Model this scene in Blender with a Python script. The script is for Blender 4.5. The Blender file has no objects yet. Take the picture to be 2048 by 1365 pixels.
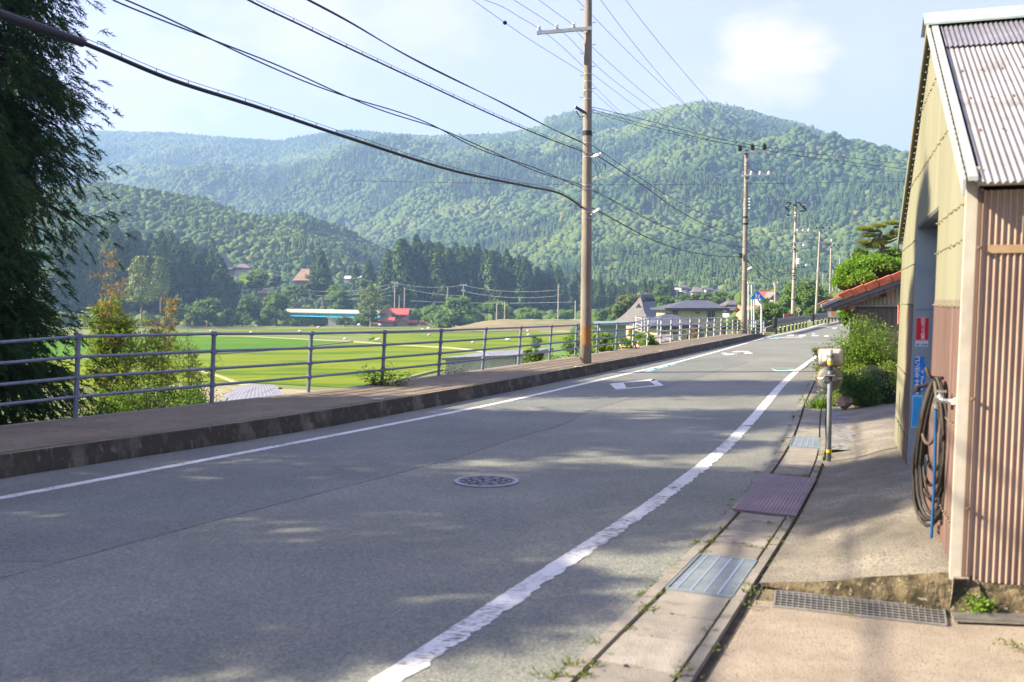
import bpy, math, random
import numpy as np
from mathutils import Vector, Matrix
R = math.radians
scene = bpy.context.scene
COL = scene.collection
random.seed(7)

# ------------------------------------------------------------------ camera, sky, sun, exposure
EYE = 1.69
FPX = 1991.0
PITCH = math.atan((682.5 - 603.0) / FPX)
cam_d = bpy.data.cameras.new("camera")
cam = bpy.data.objects.new("camera", cam_d)
COL.objects.link(cam)
cam.location = (0, 0, EYE)
cam.rotation_euler = (math.pi / 2 - PITCH, 0, 0)
cam_d.sensor_width = 36.0
cam_d.lens = 35.0
cam_d.clip_start = 0.1
cam_d.clip_end = 20000
cam_d.dof.use_dof = True
cam_d.dof.focus_distance = 26.0
cam_d.dof.aperture_fstop = 2.8
scene.camera = cam

SUN_EL = R(31)
SUN_AZ = (-1.0, -0.07)          # towards the sun, on the ground plane
world = bpy.data.worlds.new("World")
scene.world = world
world.use_nodes = True
wn, wl_ = world.node_tree.nodes, world.node_tree.links
wn.clear()
sky = wn.new("ShaderNodeTexSky")
sky.sky_type = 'NISHITA'
sky.sun_disc = False
sky.sun_elevation = SUN_EL
sky.sun_rotation = R(270)
sky.air_density = 1.0
sky.dust_density = 1.2
sky.ozone_density = 1.6
bg = wn.new("ShaderNodeBackground")
bg.inputs[1].default_value = 0.066
tc = wn.new("ShaderNodeTexCoord")
ns = wn.new("ShaderNodeTexNoise"); ns.inputs['Scale'].default_value = 22; ns.inputs['Detail'].default_value = 7; ns.inputs['Roughness'].default_value = .55
mp = wn.new("ShaderNodeMapping"); mp.inputs['Scale'].default_value = (1, 1, 2.2)
wl_.new(tc.outputs['Generated'], mp.inputs[0]); wl_.new(mp.outputs[0], ns.inputs[0])
def wmath(op, a, b=None, clamp=False):
    n = wn.new("ShaderNodeMath"); n.operation = op; n.use_clamp = clamp
    for i, v in enumerate((a, b)):
        if v is None: continue
        if hasattr(v, 'links'): wl_.new(v, n.inputs[i])
        else: n.inputs[i].default_value = v
    return n.outputs[0]
def cdir(px, py):
    v = cam.rotation_euler.to_matrix() @ Vector(((px - 1024) / FPX, -(py - 682.5) / FPX, -1))
    return v.normalized()
acc = None
for (px, py, rad, wgt) in ((1505, 112, .028, 1.0), (1550, 100, .028, 1.0), (1595, 118, .027, 1.0), (1525, 150, .027, .8), (1580, 152, .025, .7), (1465, 205, .035, .4), (240, 215, .06, .45), (400, 130, .035, .4), (620, 40, .05, .45), (830, 30, .05, .35), (1400, 245, .05, .22), (1740, 120, .03, .15)):
    d = cdir(px, py)
    vm = wn.new("ShaderNodeVectorMath"); vm.operation = 'DISTANCE'
    wl_.new(tc.outputs['Generated'], vm.inputs[0]); vm.inputs[1].default_value = d
    a = wmath('SUBTRACT', 1.0, wmath('DIVIDE', vm.outputs['Value'], rad * 1.5))
    a = wmath('ADD', a, wmath('MULTIPLY', wmath('SUBTRACT', ns.outputs[0], .5), 1.7))
    a = wmath('MULTIPLY', wmath('SMOOTH_MIN', wmath('MULTIPLY', a, 1.35, True), 1.0), wgt, True)
    acc = a if acc is None else wmath('MAXIMUM', acc, a)
mx = wn.new("ShaderNodeMix"); mx.data_type = 'RGBA'
wl_.new(wmath('MULTIPLY', acc, .85), mx.inputs[0])
# the thin bright veil of a humid morning over the clear sky
hz = wn.new("ShaderNodeMix"); hz.data_type = 'RGBA'
hz.inputs[0].default_value = .75
wl_.new(sky.outputs[0], hz.inputs[6]); hz.inputs[7].default_value = (3.35, 3.0, 4.8, 1)
wl_.new(hz.outputs[2], mx.inputs[6])
mx.inputs[7].default_value = (5.5, 4.6, 5.4, 1)
wl_.new(mx.outputs[2], bg.inputs[0])
wo = wn.new("ShaderNodeOutputWorld"); wl_.new(bg.outputs[0], wo.inputs[0])

sun_d = bpy.data.lights.new("sun", 'SUN')
sun_d.energy = 5.0
sun_d.angle = R(0.53)
sun_d.color = (1.0, .86, .64)
sun = bpy.data.objects.new("sun", sun_d); COL.objects.link(sun)
sv = Vector((SUN_AZ[0] * math.cos(SUN_EL), SUN_AZ[1] * math.cos(SUN_EL), math.sin(SUN_EL)))
sun.rotation_euler = (-sv).to_track_quat('-Z', 'Y').to_euler()
sun.location = (-40, 0, 40)

scene.view_settings.view_transform = 'Standard'
scene.view_settings.look = 'None'
scene.view_settings.exposure = 2.15
scene.view_settings.gamma = 1
scene.cycles.use_denoising = True
scene.cycles.max_bounces = 6
scene.cycles.diffuse_bounces = 3
scene.cycles.transparent_max_bounces = 12
scene.cycles.volume_bounces = 0
scene.cycles.caustics_reflective = False
scene.cycles.caustics_refractive = False

# ------------------------------------------------------------------ helpers
def ray(px, py):
    u = (px - 1024) / FPX; v = (py - 682.5) / FPX
    c, s = math.cos(PITCH), math.sin(PITCH)
    return Vector((u, c - v * s, -s - v * c))
def G(px, py, z=0.0):
    d = ray(px, py); t = (z - EYE) / d.z
    return Vector((d.x * t, d.y * t, z))
def W(px, py, Y):
    d = ray(px, py); t = Y / d.y
    return Vector((d.x * t, Y, EYE + d.z * t))
def WP(px, py, A, B):
    """point on the vertical plane through ground points A and B seen at a pixel"""
    d = ray(px, py); nx, ny = -(B[1] - A[1]), B[0] - A[0]
    t = (nx * A[0] + ny * A[1]) / (nx * d.x + ny * d.y)
    return Vector((d.x * t, d.y * t, EYE + d.z * t))
def smooth(a, b, x):
    t = np.clip((x - a) / (b - a), 0, 1); return t * t * (3 - 2 * t)

_M = {}
def mat(name, c1, c2=None, scale=5.0, rough=.8, metal=0.0, bump=0.0, bscale=40.0, detail=6, spots=None, sscale=8, sth=.6, sw=.06, stretch=(1, 1, 1), transl=0.0, transp=0.0, spec=.3, c3=None, coord='Object', lo=.35, hi=.65):
    if name in _M: return _M[name]
    m = bpy.data.materials.new(name); m.use_nodes = True
    n, l = m.node_tree.nodes, m.node_tree.links; n.clear()
    out = n.new("ShaderNodeOutputMaterial"); p = n.new("ShaderNodeBsdfPrincipled")
    p.inputs['Roughness'].default_value = rough; p.inputs['Metallic'].default_value = metal
    p.inputs['Specular IOR Level'].default_value = spec
    t = n.new("ShaderNodeTexCoord"); mp = n.new("ShaderNodeMapping"); mp.inputs['Scale'].default_value = stretch
    l.new(t.outputs[coord], mp.inputs[0])
    col = None
    if c2 is None:
        p.inputs['Base Color'].default_value = (*c1, 1)
    else:
        a = n.new("ShaderNodeTexNoise"); a.inputs['Scale'].default_value = scale; a.inputs['Detail'].default_value = detail; a.inputs['Roughness'].default_value = .65
        l.new(mp.outputs[0], a.inputs[0])
        r = n.new("ShaderNodeValToRGB"); r.color_ramp.elements[0].position = lo; r.color_ramp.elements[1].position = hi
        r.color_ramp.elements[0].color = (*c1, 1); r.color_ramp.elements[1].color = (*c2, 1)
        if c3: e = r.color_ramp.elements.new(.5); e.color = (*c3, 1)
        l.new(a.outputs[0], r.inputs[0]); col = r.outputs[0]
        if spots:
            b = n.new("ShaderNodeTexNoise"); b.inputs['Scale'].default_value = sscale; b.inputs['Detail'].default_value = 8
            l.new(mp.outputs[0], b.inputs[0])
            r2 = n.new("ShaderNodeValToRGB"); r2.color_ramp.elements[0].position = sth; r2.color_ramp.elements[1].position = sth + sw
            l.new(b.outputs[0], r2.inputs[0])
            x = n.new("ShaderNodeMix"); x.data_type = 'RGBA'; l.new(r2.outputs[0], x.inputs[0]); l.new(col, x.inputs[6]); x.inputs[7].default_value = (*spots, 1)
            col = x.outputs[2]
        l.new(col, p.inputs['Base Color'])
    if bump:
        b = n.new("ShaderNodeTexNoise"); b.inputs['Scale'].default_value = bscale; b.inputs['Detail'].default_value = 4
        l.new(mp.outputs[0], b.inputs[0])
        bb = n.new("ShaderNodeBump"); bb.inputs['Strength'].default_value = min(1, bump); bb.inputs['Distance'].default_value = .01 * max(1, bump)
        l.new(b.outputs[0], bb.inputs['Height']); l.new(bb.outputs[0], p.inputs['Normal'])
    s = p.outputs[0]
    if transl:
        tb = n.new("ShaderNodeBsdfTranslucent")
        if col: l.new(col, tb.inputs[0])
        else: tb.inputs[0].default_value = (*c1, 1)
        x = n.new("ShaderNodeMixShader"); x.inputs[0].default_value = transl
        l.new(s, x.inputs[1]); l.new(tb.outputs[0], x.inputs[2]); s = x.outputs[0]
    if transp:
        tb = n.new("ShaderNodeBsdfTransparent"); x = n.new("ShaderNodeMixShader"); x.inputs[0].default_value = transp
        l.new(s, x.inputs[1]); l.new(tb.outputs[0], x.inputs[2]); s = x.outputs[0]
    l.new(s, out.inputs[0]); _M[name] = m
    return m

def leafmat(name, dark, mid, light, transl=.3, rough=.55):
    """foliage: each leaf or clump has its own green"""
    if name in _M: return _M[name]
    m = bpy.data.materials.new(name); m.use_nodes = True
    n, l = m.node_tree.nodes, m.node_tree.links; n.clear()
    out = n.new("ShaderNodeOutputMaterial"); p = n.new("ShaderNodeBsdfPrincipled")
    p.inputs['Roughness'].default_value = rough; p.inputs['Specular IOR Level'].default_value = .25
    g = n.new("ShaderNodeNewGeometry"); r = n.new("ShaderNodeValToRGB")
    o = n.new("ShaderNodeObjectInfo")
    ad = n.new("ShaderNodeMath"); ad.operation = 'MULTIPLY_ADD'; ad.inputs[1].default_value = .35; 
    sb = n.new("ShaderNodeMath"); sb.operation = 'MULTIPLY'; sb.inputs[1].default_value = .65
    l.new(g.outputs['Random Per Island'], sb.inputs[0]); l.new(o.outputs['Random'], ad.inputs[0]); l.new(sb.outputs[0], ad.inputs[2])
    r.color_ramp.elements[0].color = (*dark, 1); r.color_ramp.elements[1].color = (*light, 1)
    e = r.color_ramp.elements.new(.5); e.color = (*mid, 1)
    l.new(ad.outputs[0], r.inputs[0]); l.new(r.outputs[0], p.inputs['Base Color'])
    tb = n.new("ShaderNodeBsdfTranslucent"); l.new(r.outputs[0], tb.inputs[0])
    x = n.new("ShaderNodeMixShader"); x.inputs[0].default_value = transl
    l.new(p.outputs[0], x.inputs[1]); l.new(tb.outputs[0], x.inputs[2]); l.new(x.outputs[0], out.inputs[0])
    _M[name] = m
    return m

def tag(o, label=None, cat=None, group=None, kind=None):
    if label: o['label'] = label
    if cat: o['category'] = cat
    if group: o['group'] = group
    if kind: o['kind'] = kind
    return o
def thing(name, loc, label, cat, group=None, rz=0):
    o = bpy.data.objects.new(name, None); COL.objects.link(o); o.location = loc; o.rotation_euler = (0, 0, rz)
    o.empty_display_size = .2
    return tag(o, label, cat, group)
def copy_tree(o, parent=None):
    c = o.copy(); COL.objects.link(c)
    if parent is not None: c.parent = parent
    for ch in list(KIDS.get(o.name, [])): copy_tree(ch, c)
    return c
KIDS = {}

class MB:
    def __init__(s): s.v = []; s.f = []; s.smooth = False
    def add(s, vs, fs):
        b = len(s.v); s.v += [tuple(v) for v in vs]; s.f += [tuple(b + i for i in f) for f in fs]; return s
    def box(s, c, size, rz=0.0, M=None):
        x, y, z = [k / 2 for k in size]
        vs = [Vector((i * x, j * y, k * z)) for i in (-1, 1) for j in (-1, 1) for k in (-1, 1)]
        rot = M if M is not None else Matrix.Rotation(rz, 3, 'Z')
        return s.add([rot @ v + Vector(c) for v in vs], [(0, 1, 3, 2), (4, 6, 7, 5), (0, 4, 5, 1), (2, 3, 7, 6), (0, 2, 6, 4), (1, 5, 7, 3)])
    def beam(s, a, b, w, h, up=(0, 0, 1)):
        a, b = Vector(a), Vector(b); d = (b - a); L = d.length; d.normalize()
        x = d.cross(Vector(up)); x = x.normalized() if x.length > 1e-5 else Vector((1, 0, 0)); u = x.cross(d)
        M = Matrix((x, d, u)).transposed()
        return s.box((a + b) / 2, (w, L, h), M=M)
    def tube(s, pts, r, n=8, cap=True):
        pts = [Vector(p) for p in pts]; k = len(pts); rs = r if isinstance(r, (list, tuple)) else [r] * k
        base = len(s.v); vs = []; fs = []
        ref = Vector((0, 0, 1)) if abs((pts[-1] - pts[0]).normalized().z) < .9 else Vector((1, 0, 0))
        for i, p in enumerate(pts):
            d = (pts[min(i + 1, k - 1)] - pts[max(i - 1, 0)]).normalized()
            x = d.cross(ref)
            if x.length < 1e-4: x = d.cross(Vector((0, 1, 0)))
            x.normalize(); y = d.cross(x)
            for j in range(n):
                t = 2 * math.pi * j / n
                vs.append(p + (x * math.cos(t) + y * math.sin(t)) * rs[i])
        for i in range(k - 1):
            for j in range(n):
                a = i * n + j; b = i * n + (j + 1) % n
                fs.append((a, b, b + n, a + n))
        if cap: fs.append(tuple(range(n))[::-1]); fs.append(tuple(range((k - 1) * n, k * n)))
        return s.add(vs, fs)
    def lathe(s, c, prof, n=16):
        c = Vector(c); vs = []; fs = []
        for (r, z) in prof:
            for j in range(n): t = 2 * math.pi * j / n; vs.append(c + Vector((r * math.cos(t), r * math.sin(t), z)))
        for i in range(len(prof) - 1):
            for j in range(n):
                a = i * n + j; b = i * n + (j + 1) % n; fs.append((a, b, b + n, a + n))
        fs.append(tuple(range(n))[::-1]); fs.append(tuple(range((len(prof) - 1) * n, len(prof) * n)))
        return s.add(vs, fs)
    def prism(s, poly, n, t):
        """flat polygon of 3D points extruded by vector n*t"""
        p = [Vector(v) for v in poly]; q = [v + Vector(n) * t for v in p]; k = len(p)
        return s.add(p + q, [tuple(range(k))[::-1], tuple(range(k, 2 * k))] + [(i, (i + 1) % k, k + (i + 1) % k, k + i) for i in range(k)])
    def build(s, name, material, parent=None, smooth=False, off=None):
        me = bpy.data.meshes.new(name)
        o0 = Vector(parent.location) if (parent is not None and off is None) else Vector(off or (0, 0, 0))
        if parent is not None and parent.parent is not None and off is None: o0 = o0 + parent.parent.location
        me.from_pydata([(v[0] - o0.x, v[1] - o0.y, v[2] - o0.z) for v in s.v], [], s.f)
        me.materials.append(material); me.validate()
        if smooth: me.polygons.foreach_set('use_smooth', [True] * len(me.polygons))
        me.update()
        return link(name, me, parent)
def link(name, me, parent=None):
    o = bpy.data.objects.new(name, me); COL.objects.link(o)
    if parent is not None:
        o.parent = parent; KIDS.setdefault(parent.name, []).append(o)
    return o
def npmesh(name, V, F, material, smooth=False, attr=None):
    """V (n,3), F (m,k) with one face size"""
    me = bpy.data.meshes.new(name); V = np.asarray(V, np.float32); F = np.asarray(F, np.int32); k = F.shape[1]
    me.vertices.add(len(V)); me.vertices.foreach_set('co', V.ravel())
    me.loops.add(F.size); me.loops.foreach_set('vertex_index', F.ravel())
    me.polygons.add(len(F)); me.polygons.foreach_set('loop_start', np.arange(0, F.size, k, dtype=np.int32))
    if attr is not None:
        a = me.attributes.new('tint', 'FLOAT', 'POINT'); a.data.foreach_set('value', np.asarray(attr, np.float32))
    me.materials.append(material); me.update(calc_edges=True)
    me.polygons.foreach_set('use_smooth', [smooth] * len(F))
    return me
def unit(a): return a / np.maximum(np.linalg.norm(a, axis=1, keepdims=True), 1e-9)
def leaves(P, D, N, L, Wd, fold=0.0):
    """diamond leaves: base P, direction D, face normal hint N, length L, width Wd -> V, F(quads)"""
    n = len(P); D = unit(D); S = unit(np.cross(D, N)); L = np.broadcast_to(L, (n,))[:, None]; Wd = np.broadcast_to(Wd, (n,))[:, None]
    U = np.cross(S, D)
    V = np.stack([P, P + D * L * .45 + S * Wd * .5 + U * fold * L, P + D * L, P + D * L * .45 - S * Wd * .5 + U * fold * L], 1).reshape(-1, 3)
    return V, np.arange(4 * n).reshape(n, 4)
def blades(P, D, N, L, Wd):
    """thin tapering triangles"""
    n = len(P); D = unit(D); S = unit(np.cross(D, N)); L = np.broadcast_to(L, (n,))[:, None]; Wd = np.broadcast_to(Wd, (n,))[:, None]
    V = np.stack([P - S * Wd * .5, P + S * Wd * .5, P + D * L], 1).reshape(-1, 3)
    return V, np.arange(3 * n).reshape(n, 3)
def spline(pts, k=8):
    pts = [Vector(p) for p in pts]; out = []
    for i in range(len(pts) - 1):
        p0 = pts[max(i - 1, 0)]; p1 = pts[i]; p2 = pts[i + 1]; p3 = pts[min(i + 2, len(pts) - 1)]
        for j in range(k):
            t = j / k; out.append(.5 * ((2 * p1) + (p2 - p0) * t + (2 * p0 - 5 * p1 + 4 * p2 - p3) * t * t + (3 * p1 - p0 - 3 * p2 + p3) * t ** 3))
    out.append(pts[-1]); return out
def text_mesh(body, size, loc, M, material, name, parent, width=None, vertical=False, bold=0.0):
    """lettering as a flat mesh; M columns = right, up, normal"""
    c = bpy.data.curves.new(name, 'FONT'); c.body = "\n".join(body) if vertical else body; c.size = size; c.align_x = 'CENTER'; c.align_y = 'CENTER'
    c.offset = bold
    if vertical: c.space_line = .82
    o = bpy.data.objects.new(name, c); COL.objects.link(o)
    dg = bpy.context.evaluated_depsgraph_get(); me = bpy.data.meshes.new_from_object(o.evaluated_get(dg))
    bpy.data.objects.remove(o); me.name = name
    if width and len(me.vertices):
        xs = [v.co.x for v in me.vertices]; w = max(xs) - min(xs); k = width / max(w, 1e-6)
        for v in me.vertices: v.co.x *= k
    T = M.to_4x4(); T.translation = Vector(loc) - (parent.location if parent else Vector((0, 0, 0)))
    me.transform(T); me.materials.clear(); me.materials.append(material)
    return link(name, me, parent)
# ------------------------------------------------------------------ plan of the road (all edges as x over y)
def curve(pts, sig=1.2):
    pts = sorted(pts); ys = np.array([p[0] for p in pts], float); xs = np.array([p[1] for p in pts], float)
    g = np.arange(ys[0], ys[-1], .1); x = np.interp(g, ys, xs)
    k = np.exp(-np.arange(-40, 41) ** 2 / (2 * (sig * 10) ** 2)); k /= k.sum()
    xp = np.concatenate([x[0] + (x[0] - x[40:0:-1]), x, x[-1] + (x[-1] - x[-2:-42:-1])])
    x = np.convolve(xp, k, 'valid')
    return lambda y: float(np.interp(y, g, x))
wl = curve([(-14, -17.2), (8.47, -4.39), (10.98, -3.02), (16.45, -.2), (21.96, 2.16), (27.1, 4.4), (33.3, 6.85), (42.6, 10.4), (48.1, 12.52), (56, 15.9), (62, 18.4), (78, 24.6), (100, 34), (140, 53)])
kerb = curve([(-14, -18.2), (9.45, -4.93), (10.82, -4.05), (12.76, -2.75), (18.28, -.2), (22.25, 1.5), (30.29, 4.95), (41, 9.4), (50, 12.9), (56, 15.2), (78, 24), (100, 33.4), (140, 52.4)])
outer = curve([(-14, -20.2), (8, -8.3), (11.69, -6.04), (13.61, -4.85), (15.79, -3.42), (19.15, -1.68), (21.4, -.66), (24.78, .89), (28.26, 2.42), (33.44, 4.6), (36.58, 6.0), (45, 9.9), (50, 12.1), (56, 14.6), (78, 23.2), (100, 32), (140, 51)])
wr = curve([(-8, -6.0), (4.47, -.51), (6.24, .27), (8.13, 1.14), (11.28, 2.41), (14.48, 3.54), (19.76, 5.34), (24.42, 7.02), (30.99, 9.54), (36.5, 11.9), (44, 15.2), (54, 19.6), (78, 30), (100, 40), (140, 59)], .7)
gl = curve([(-8, -5.2), (4.36, .18), (6.71, 1.22), (7.82, 1.69), (10, 2.57), (11.88, 3.26), (13.58, 3.83), (16.3, 4.71), (25.7, 7.92), (31, 10.1), (44, 16), (54, 20.6), (78, 31), (100, 41), (140, 60)], .5)
inL = lambda y: gl(y) + .1
inR = curve([(-8, -4.8), (4.41, .76), (5.56, 1.24), (7.66, 2.13), (9.82, 2.99), (11.34, 3.53), (13.58, 4.22), (16.31, 5.1), (25.7, 8.35), (31, 10.55), (44, 16.5), (60, 24)], .5)
outR = lambda y: inR(y) + .075

def strip(name, L, Rr, y0, y1, z, m, dy=.4, kind='structure', wall=None):
    ys = np.arange(y0, y1 + 1e-6, dy); mb = MB(); vs = []
    zf = z if callable(z) else (lambda x, y: z)
    for y in ys:
        a, b = L(y), Rr(y); vs += [(a, y, zf(a, y)), (b, y, zf(b, y))]
    fs = [(2 * i, 2 * i + 1, 2 * i + 3, 2 * i + 2) for i in range(len(ys) - 1)]
    mb.add(vs, fs)
    o = mb.build(name, m, smooth=True)
    return tag(o, kind=kind)

# ------------------------------------------------------------------ materials of the ground
def asphalt():
    m = mat('asphalt', (.150, .162, .138), (.190, .196, .165), scale=1.1, rough=.75, spec=.35)
    n, l = m.node_tree.nodes, m.node_tree.links
    p = [x for x in n if x.type == 'BSDF_PRINCIPLED'][0]; tcx = [x for x in n if x.type == 'TEX_COORD'][0]
    base = p.inputs['Base Color'].links[0].from_socket
    v = n.new("ShaderNodeTexVoronoi"); v.inputs['Scale'].default_value = 75; l.new(tcx.outputs['Object'], v.inputs[0])
    r = n.new("ShaderNodeValToRGB"); r.color_ramp.interpolation = 'LINEAR'
    r.color_ramp.elements[0].color = (.55, .55, .56, 1); r.color_ramp.elements[0].position = .05
    r.color_ramp.elements[1].color = (1.9, 1.85, 1.75, 1); r.color_ramp.elements[1].position = 1.0
    e = r.color_ramp.elements.new(.62); e.color = (.95, .95, .95, 1); e = r.color_ramp.elements.new(.93); e.color = (1.2, 1.2, 1.18, 1)
    l.new(v.outputs['Color'], r.inputs[0])
    x = n.new("ShaderNodeMix"); x.data_type = 'RGBA'; x.blend_type = 'MULTIPLY'; x.inputs[0].default_value = 1
    l.new(base, x.inputs[6]); l.new(r.outputs[0], x.inputs[7])
    # sparse pale stones
    v2 = n.new("ShaderNodeTexVoronoi"); v2.inputs['Scale'].default_value = 9; l.new(tcx.outputs['Object'], v2.inputs[0])
    lt = n.new("ShaderNodeMath"); lt.operation = 'LESS_THAN'; lt.inputs[1].default_value = .055; l.new(v2.outputs['Distance'], lt.inputs[0])
    y = n.new("ShaderNodeMix"); y.data_type = 'RGBA'; l.new(lt.outputs[0], y.inputs[0]); l.new(x.outputs[2], y.inputs[6]); y.inputs[7].default_value = (.33, .32, .3, 1)
    # long worn wheel paths: low frequency
    w = n.new("ShaderNodeTexNoise"); w.inputs['Scale'].default_value = .45; w.inputs['Detail'].default_value = 4; l.new(tcx.outputs['Object'], w.inputs[0])
    wr_ = n.new("ShaderNodeMapRange"); wr_.inputs[1].default_value = .3; wr_.inputs[2].default_value = .7; wr_.inputs[3].default_value = .86; wr_.inputs[4].default_value = 1.16; l.new(w.outputs[0], wr_.inputs[0])
    z = n.new("ShaderNodeMix"); z.data_type = 'RGBA'; z.blend_type = 'MULTIPLY'; z.inputs[0].default_value = 1
    l.new(y.outputs[2], z.inputs[6]); cc = n.new("ShaderNodeCombineColor"); [l.new(wr_.outputs[0], cc.inputs[i]) for i in range(3)]; l.new(cc.outputs[0], z.inputs[7])
    l.new(z.outputs[2], p.inputs['Base Color'])
    b = n.new("ShaderNodeBump"); b.inputs['Strength'].default_value = .6; b.inputs['Distance'].default_value = .004
    l.new(v.outputs['Distance'], b.inputs['Height']); l.new(b.outputs[0], p.inputs['Normal'])
    return m
ASPH = asphalt()
CONC = mat('concrete_slab', (.17, .158, .135), (.25, .232, .195), scale=2.2, rough=.9, bump=.6, bscale=120, spots=(.13, .12, .10), sscale=6, sth=.58, sw=.12)
CONC2 = mat('apron_concrete', (.135, .125, .10), (.255, .23, .185), scale=1.8, rough=.9, bump=.8, bscale=90, spots=(.11, .10, .08), sscale=55, sth=.54, sw=.05, c3=(.18, .165, .132))
WALKC = mat('walk_asphalt', (.15, .122, .085), (.21, .172, .125), scale=1.7, rough=.9, bump=.8, bscale=160, spots=(.09, .08, .075), sscale=9, sth=.58, sw=.1)
KERBM = mat('mossy_kerb_concrete', (.042, .037, .026), (.145, .13, .095), scale=3.2, rough=.95, bump=1.0, bscale=40, spots=(.13, .12, .09), sscale=17, sth=.60, sw=.12, stretch=(1, 1, .35), lo=.50, hi=.74)
MOSS = mat('moss', (.10, .075, .012), (.17, .14, .03), scale=14, rough=1, bump=1, bscale=200)
DIRT = mat('verge_earth', (.10, .085, .05), (.20, .17, .10), scale=3, rough=1, bump=1, bscale=30, spots=(.06, .09, .02), sscale=3, sth=.5, sw=.1)
SCRUB = mat('valley_ground', (.045, .075, .018), (.12, .14, .045), scale=.25, rough=1, bump=1, bscale=3, c3=(.07, .11, .025))
def paint(name, col, th=.47, sc=38):
    """road paint worn through to the stones beneath"""
    m = mat(name, col, tuple(c * .86 for c in col), scale=3, rough=.6)
    n, l = m.node_tree.nodes, m.node_tree.links; out = [x for x in n if x.type == 'OUTPUT_MATERIAL'][0]
    s = out.inputs[0].links[0].from_socket; tcx = [x for x in n if x.type == 'TEX_COORD'][0]
    a = n.new("ShaderNodeTexNoise"); a.inputs['Scale'].default_value = sc; a.inputs['Detail'].default_value = 3
    mp = n.new("ShaderNodeMapping"); mp.inputs['Rotation'].default_value = (0, 0, R(-25)); mp.inputs['Scale'].default_value = (.45, 2.2, 1)
    l.new(tcx.outputs['Object'], mp.inputs[0]); l.new(mp.outputs[0], a.inputs[0])
    r = n.new("ShaderNodeMapRange"); r.inputs[1].default_value = th - .02; r.inputs[2].default_value = th + .03; r.inputs[3].default_value = 1; r.inputs[4].default_value = 0
    b = n.new("ShaderNodeTexNoise"); b.inputs['Scale'].default_value = 2.2; l.new(tcx.outputs['Object'], b.inputs[0])
    ad = n.new("ShaderNodeMath"); ad.operation = 'MULTIPLY_ADD'; ad.inputs[1].default_value = .5; l.new(b.outputs[0], ad.inputs[0]); 
    sb = n.new("ShaderNodeMath"); sb.operation = 'SUBTRACT'; l.new(a.outputs[0], sb.inputs[0]); sb.inputs[1].default_value = .25; l.new(sb.outputs[0], ad.inputs[2])
    l.new(ad.outputs[0], r.inputs[0])
    tb = n.new("ShaderNodeBsdfTransparent"); x = n.new("ShaderNodeMixShader")
    inv = n.new("ShaderNodeMath"); inv.operation = 'SUBTRACT'; inv.inputs[0].default_value = 1; l.new(r.outputs[0], inv.inputs[1]); inv.use_clamp = True
    l.new(inv.outputs[0], x.inputs[0]); l.new(tb.outputs[0], x.inputs[1]); l.new(s, x.inputs[2]); l.new(x.outputs[0], out.inputs[0])
    return m
WPAINT = paint('white_road_paint', (.60, .60, .57), .40)
WPAINT2 = paint('fresh_white_road_paint', (.60, .60, .57), .36)
BPAINT = paint('pale_blue_road_paint', (.30, .62, .72), .40)

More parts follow.
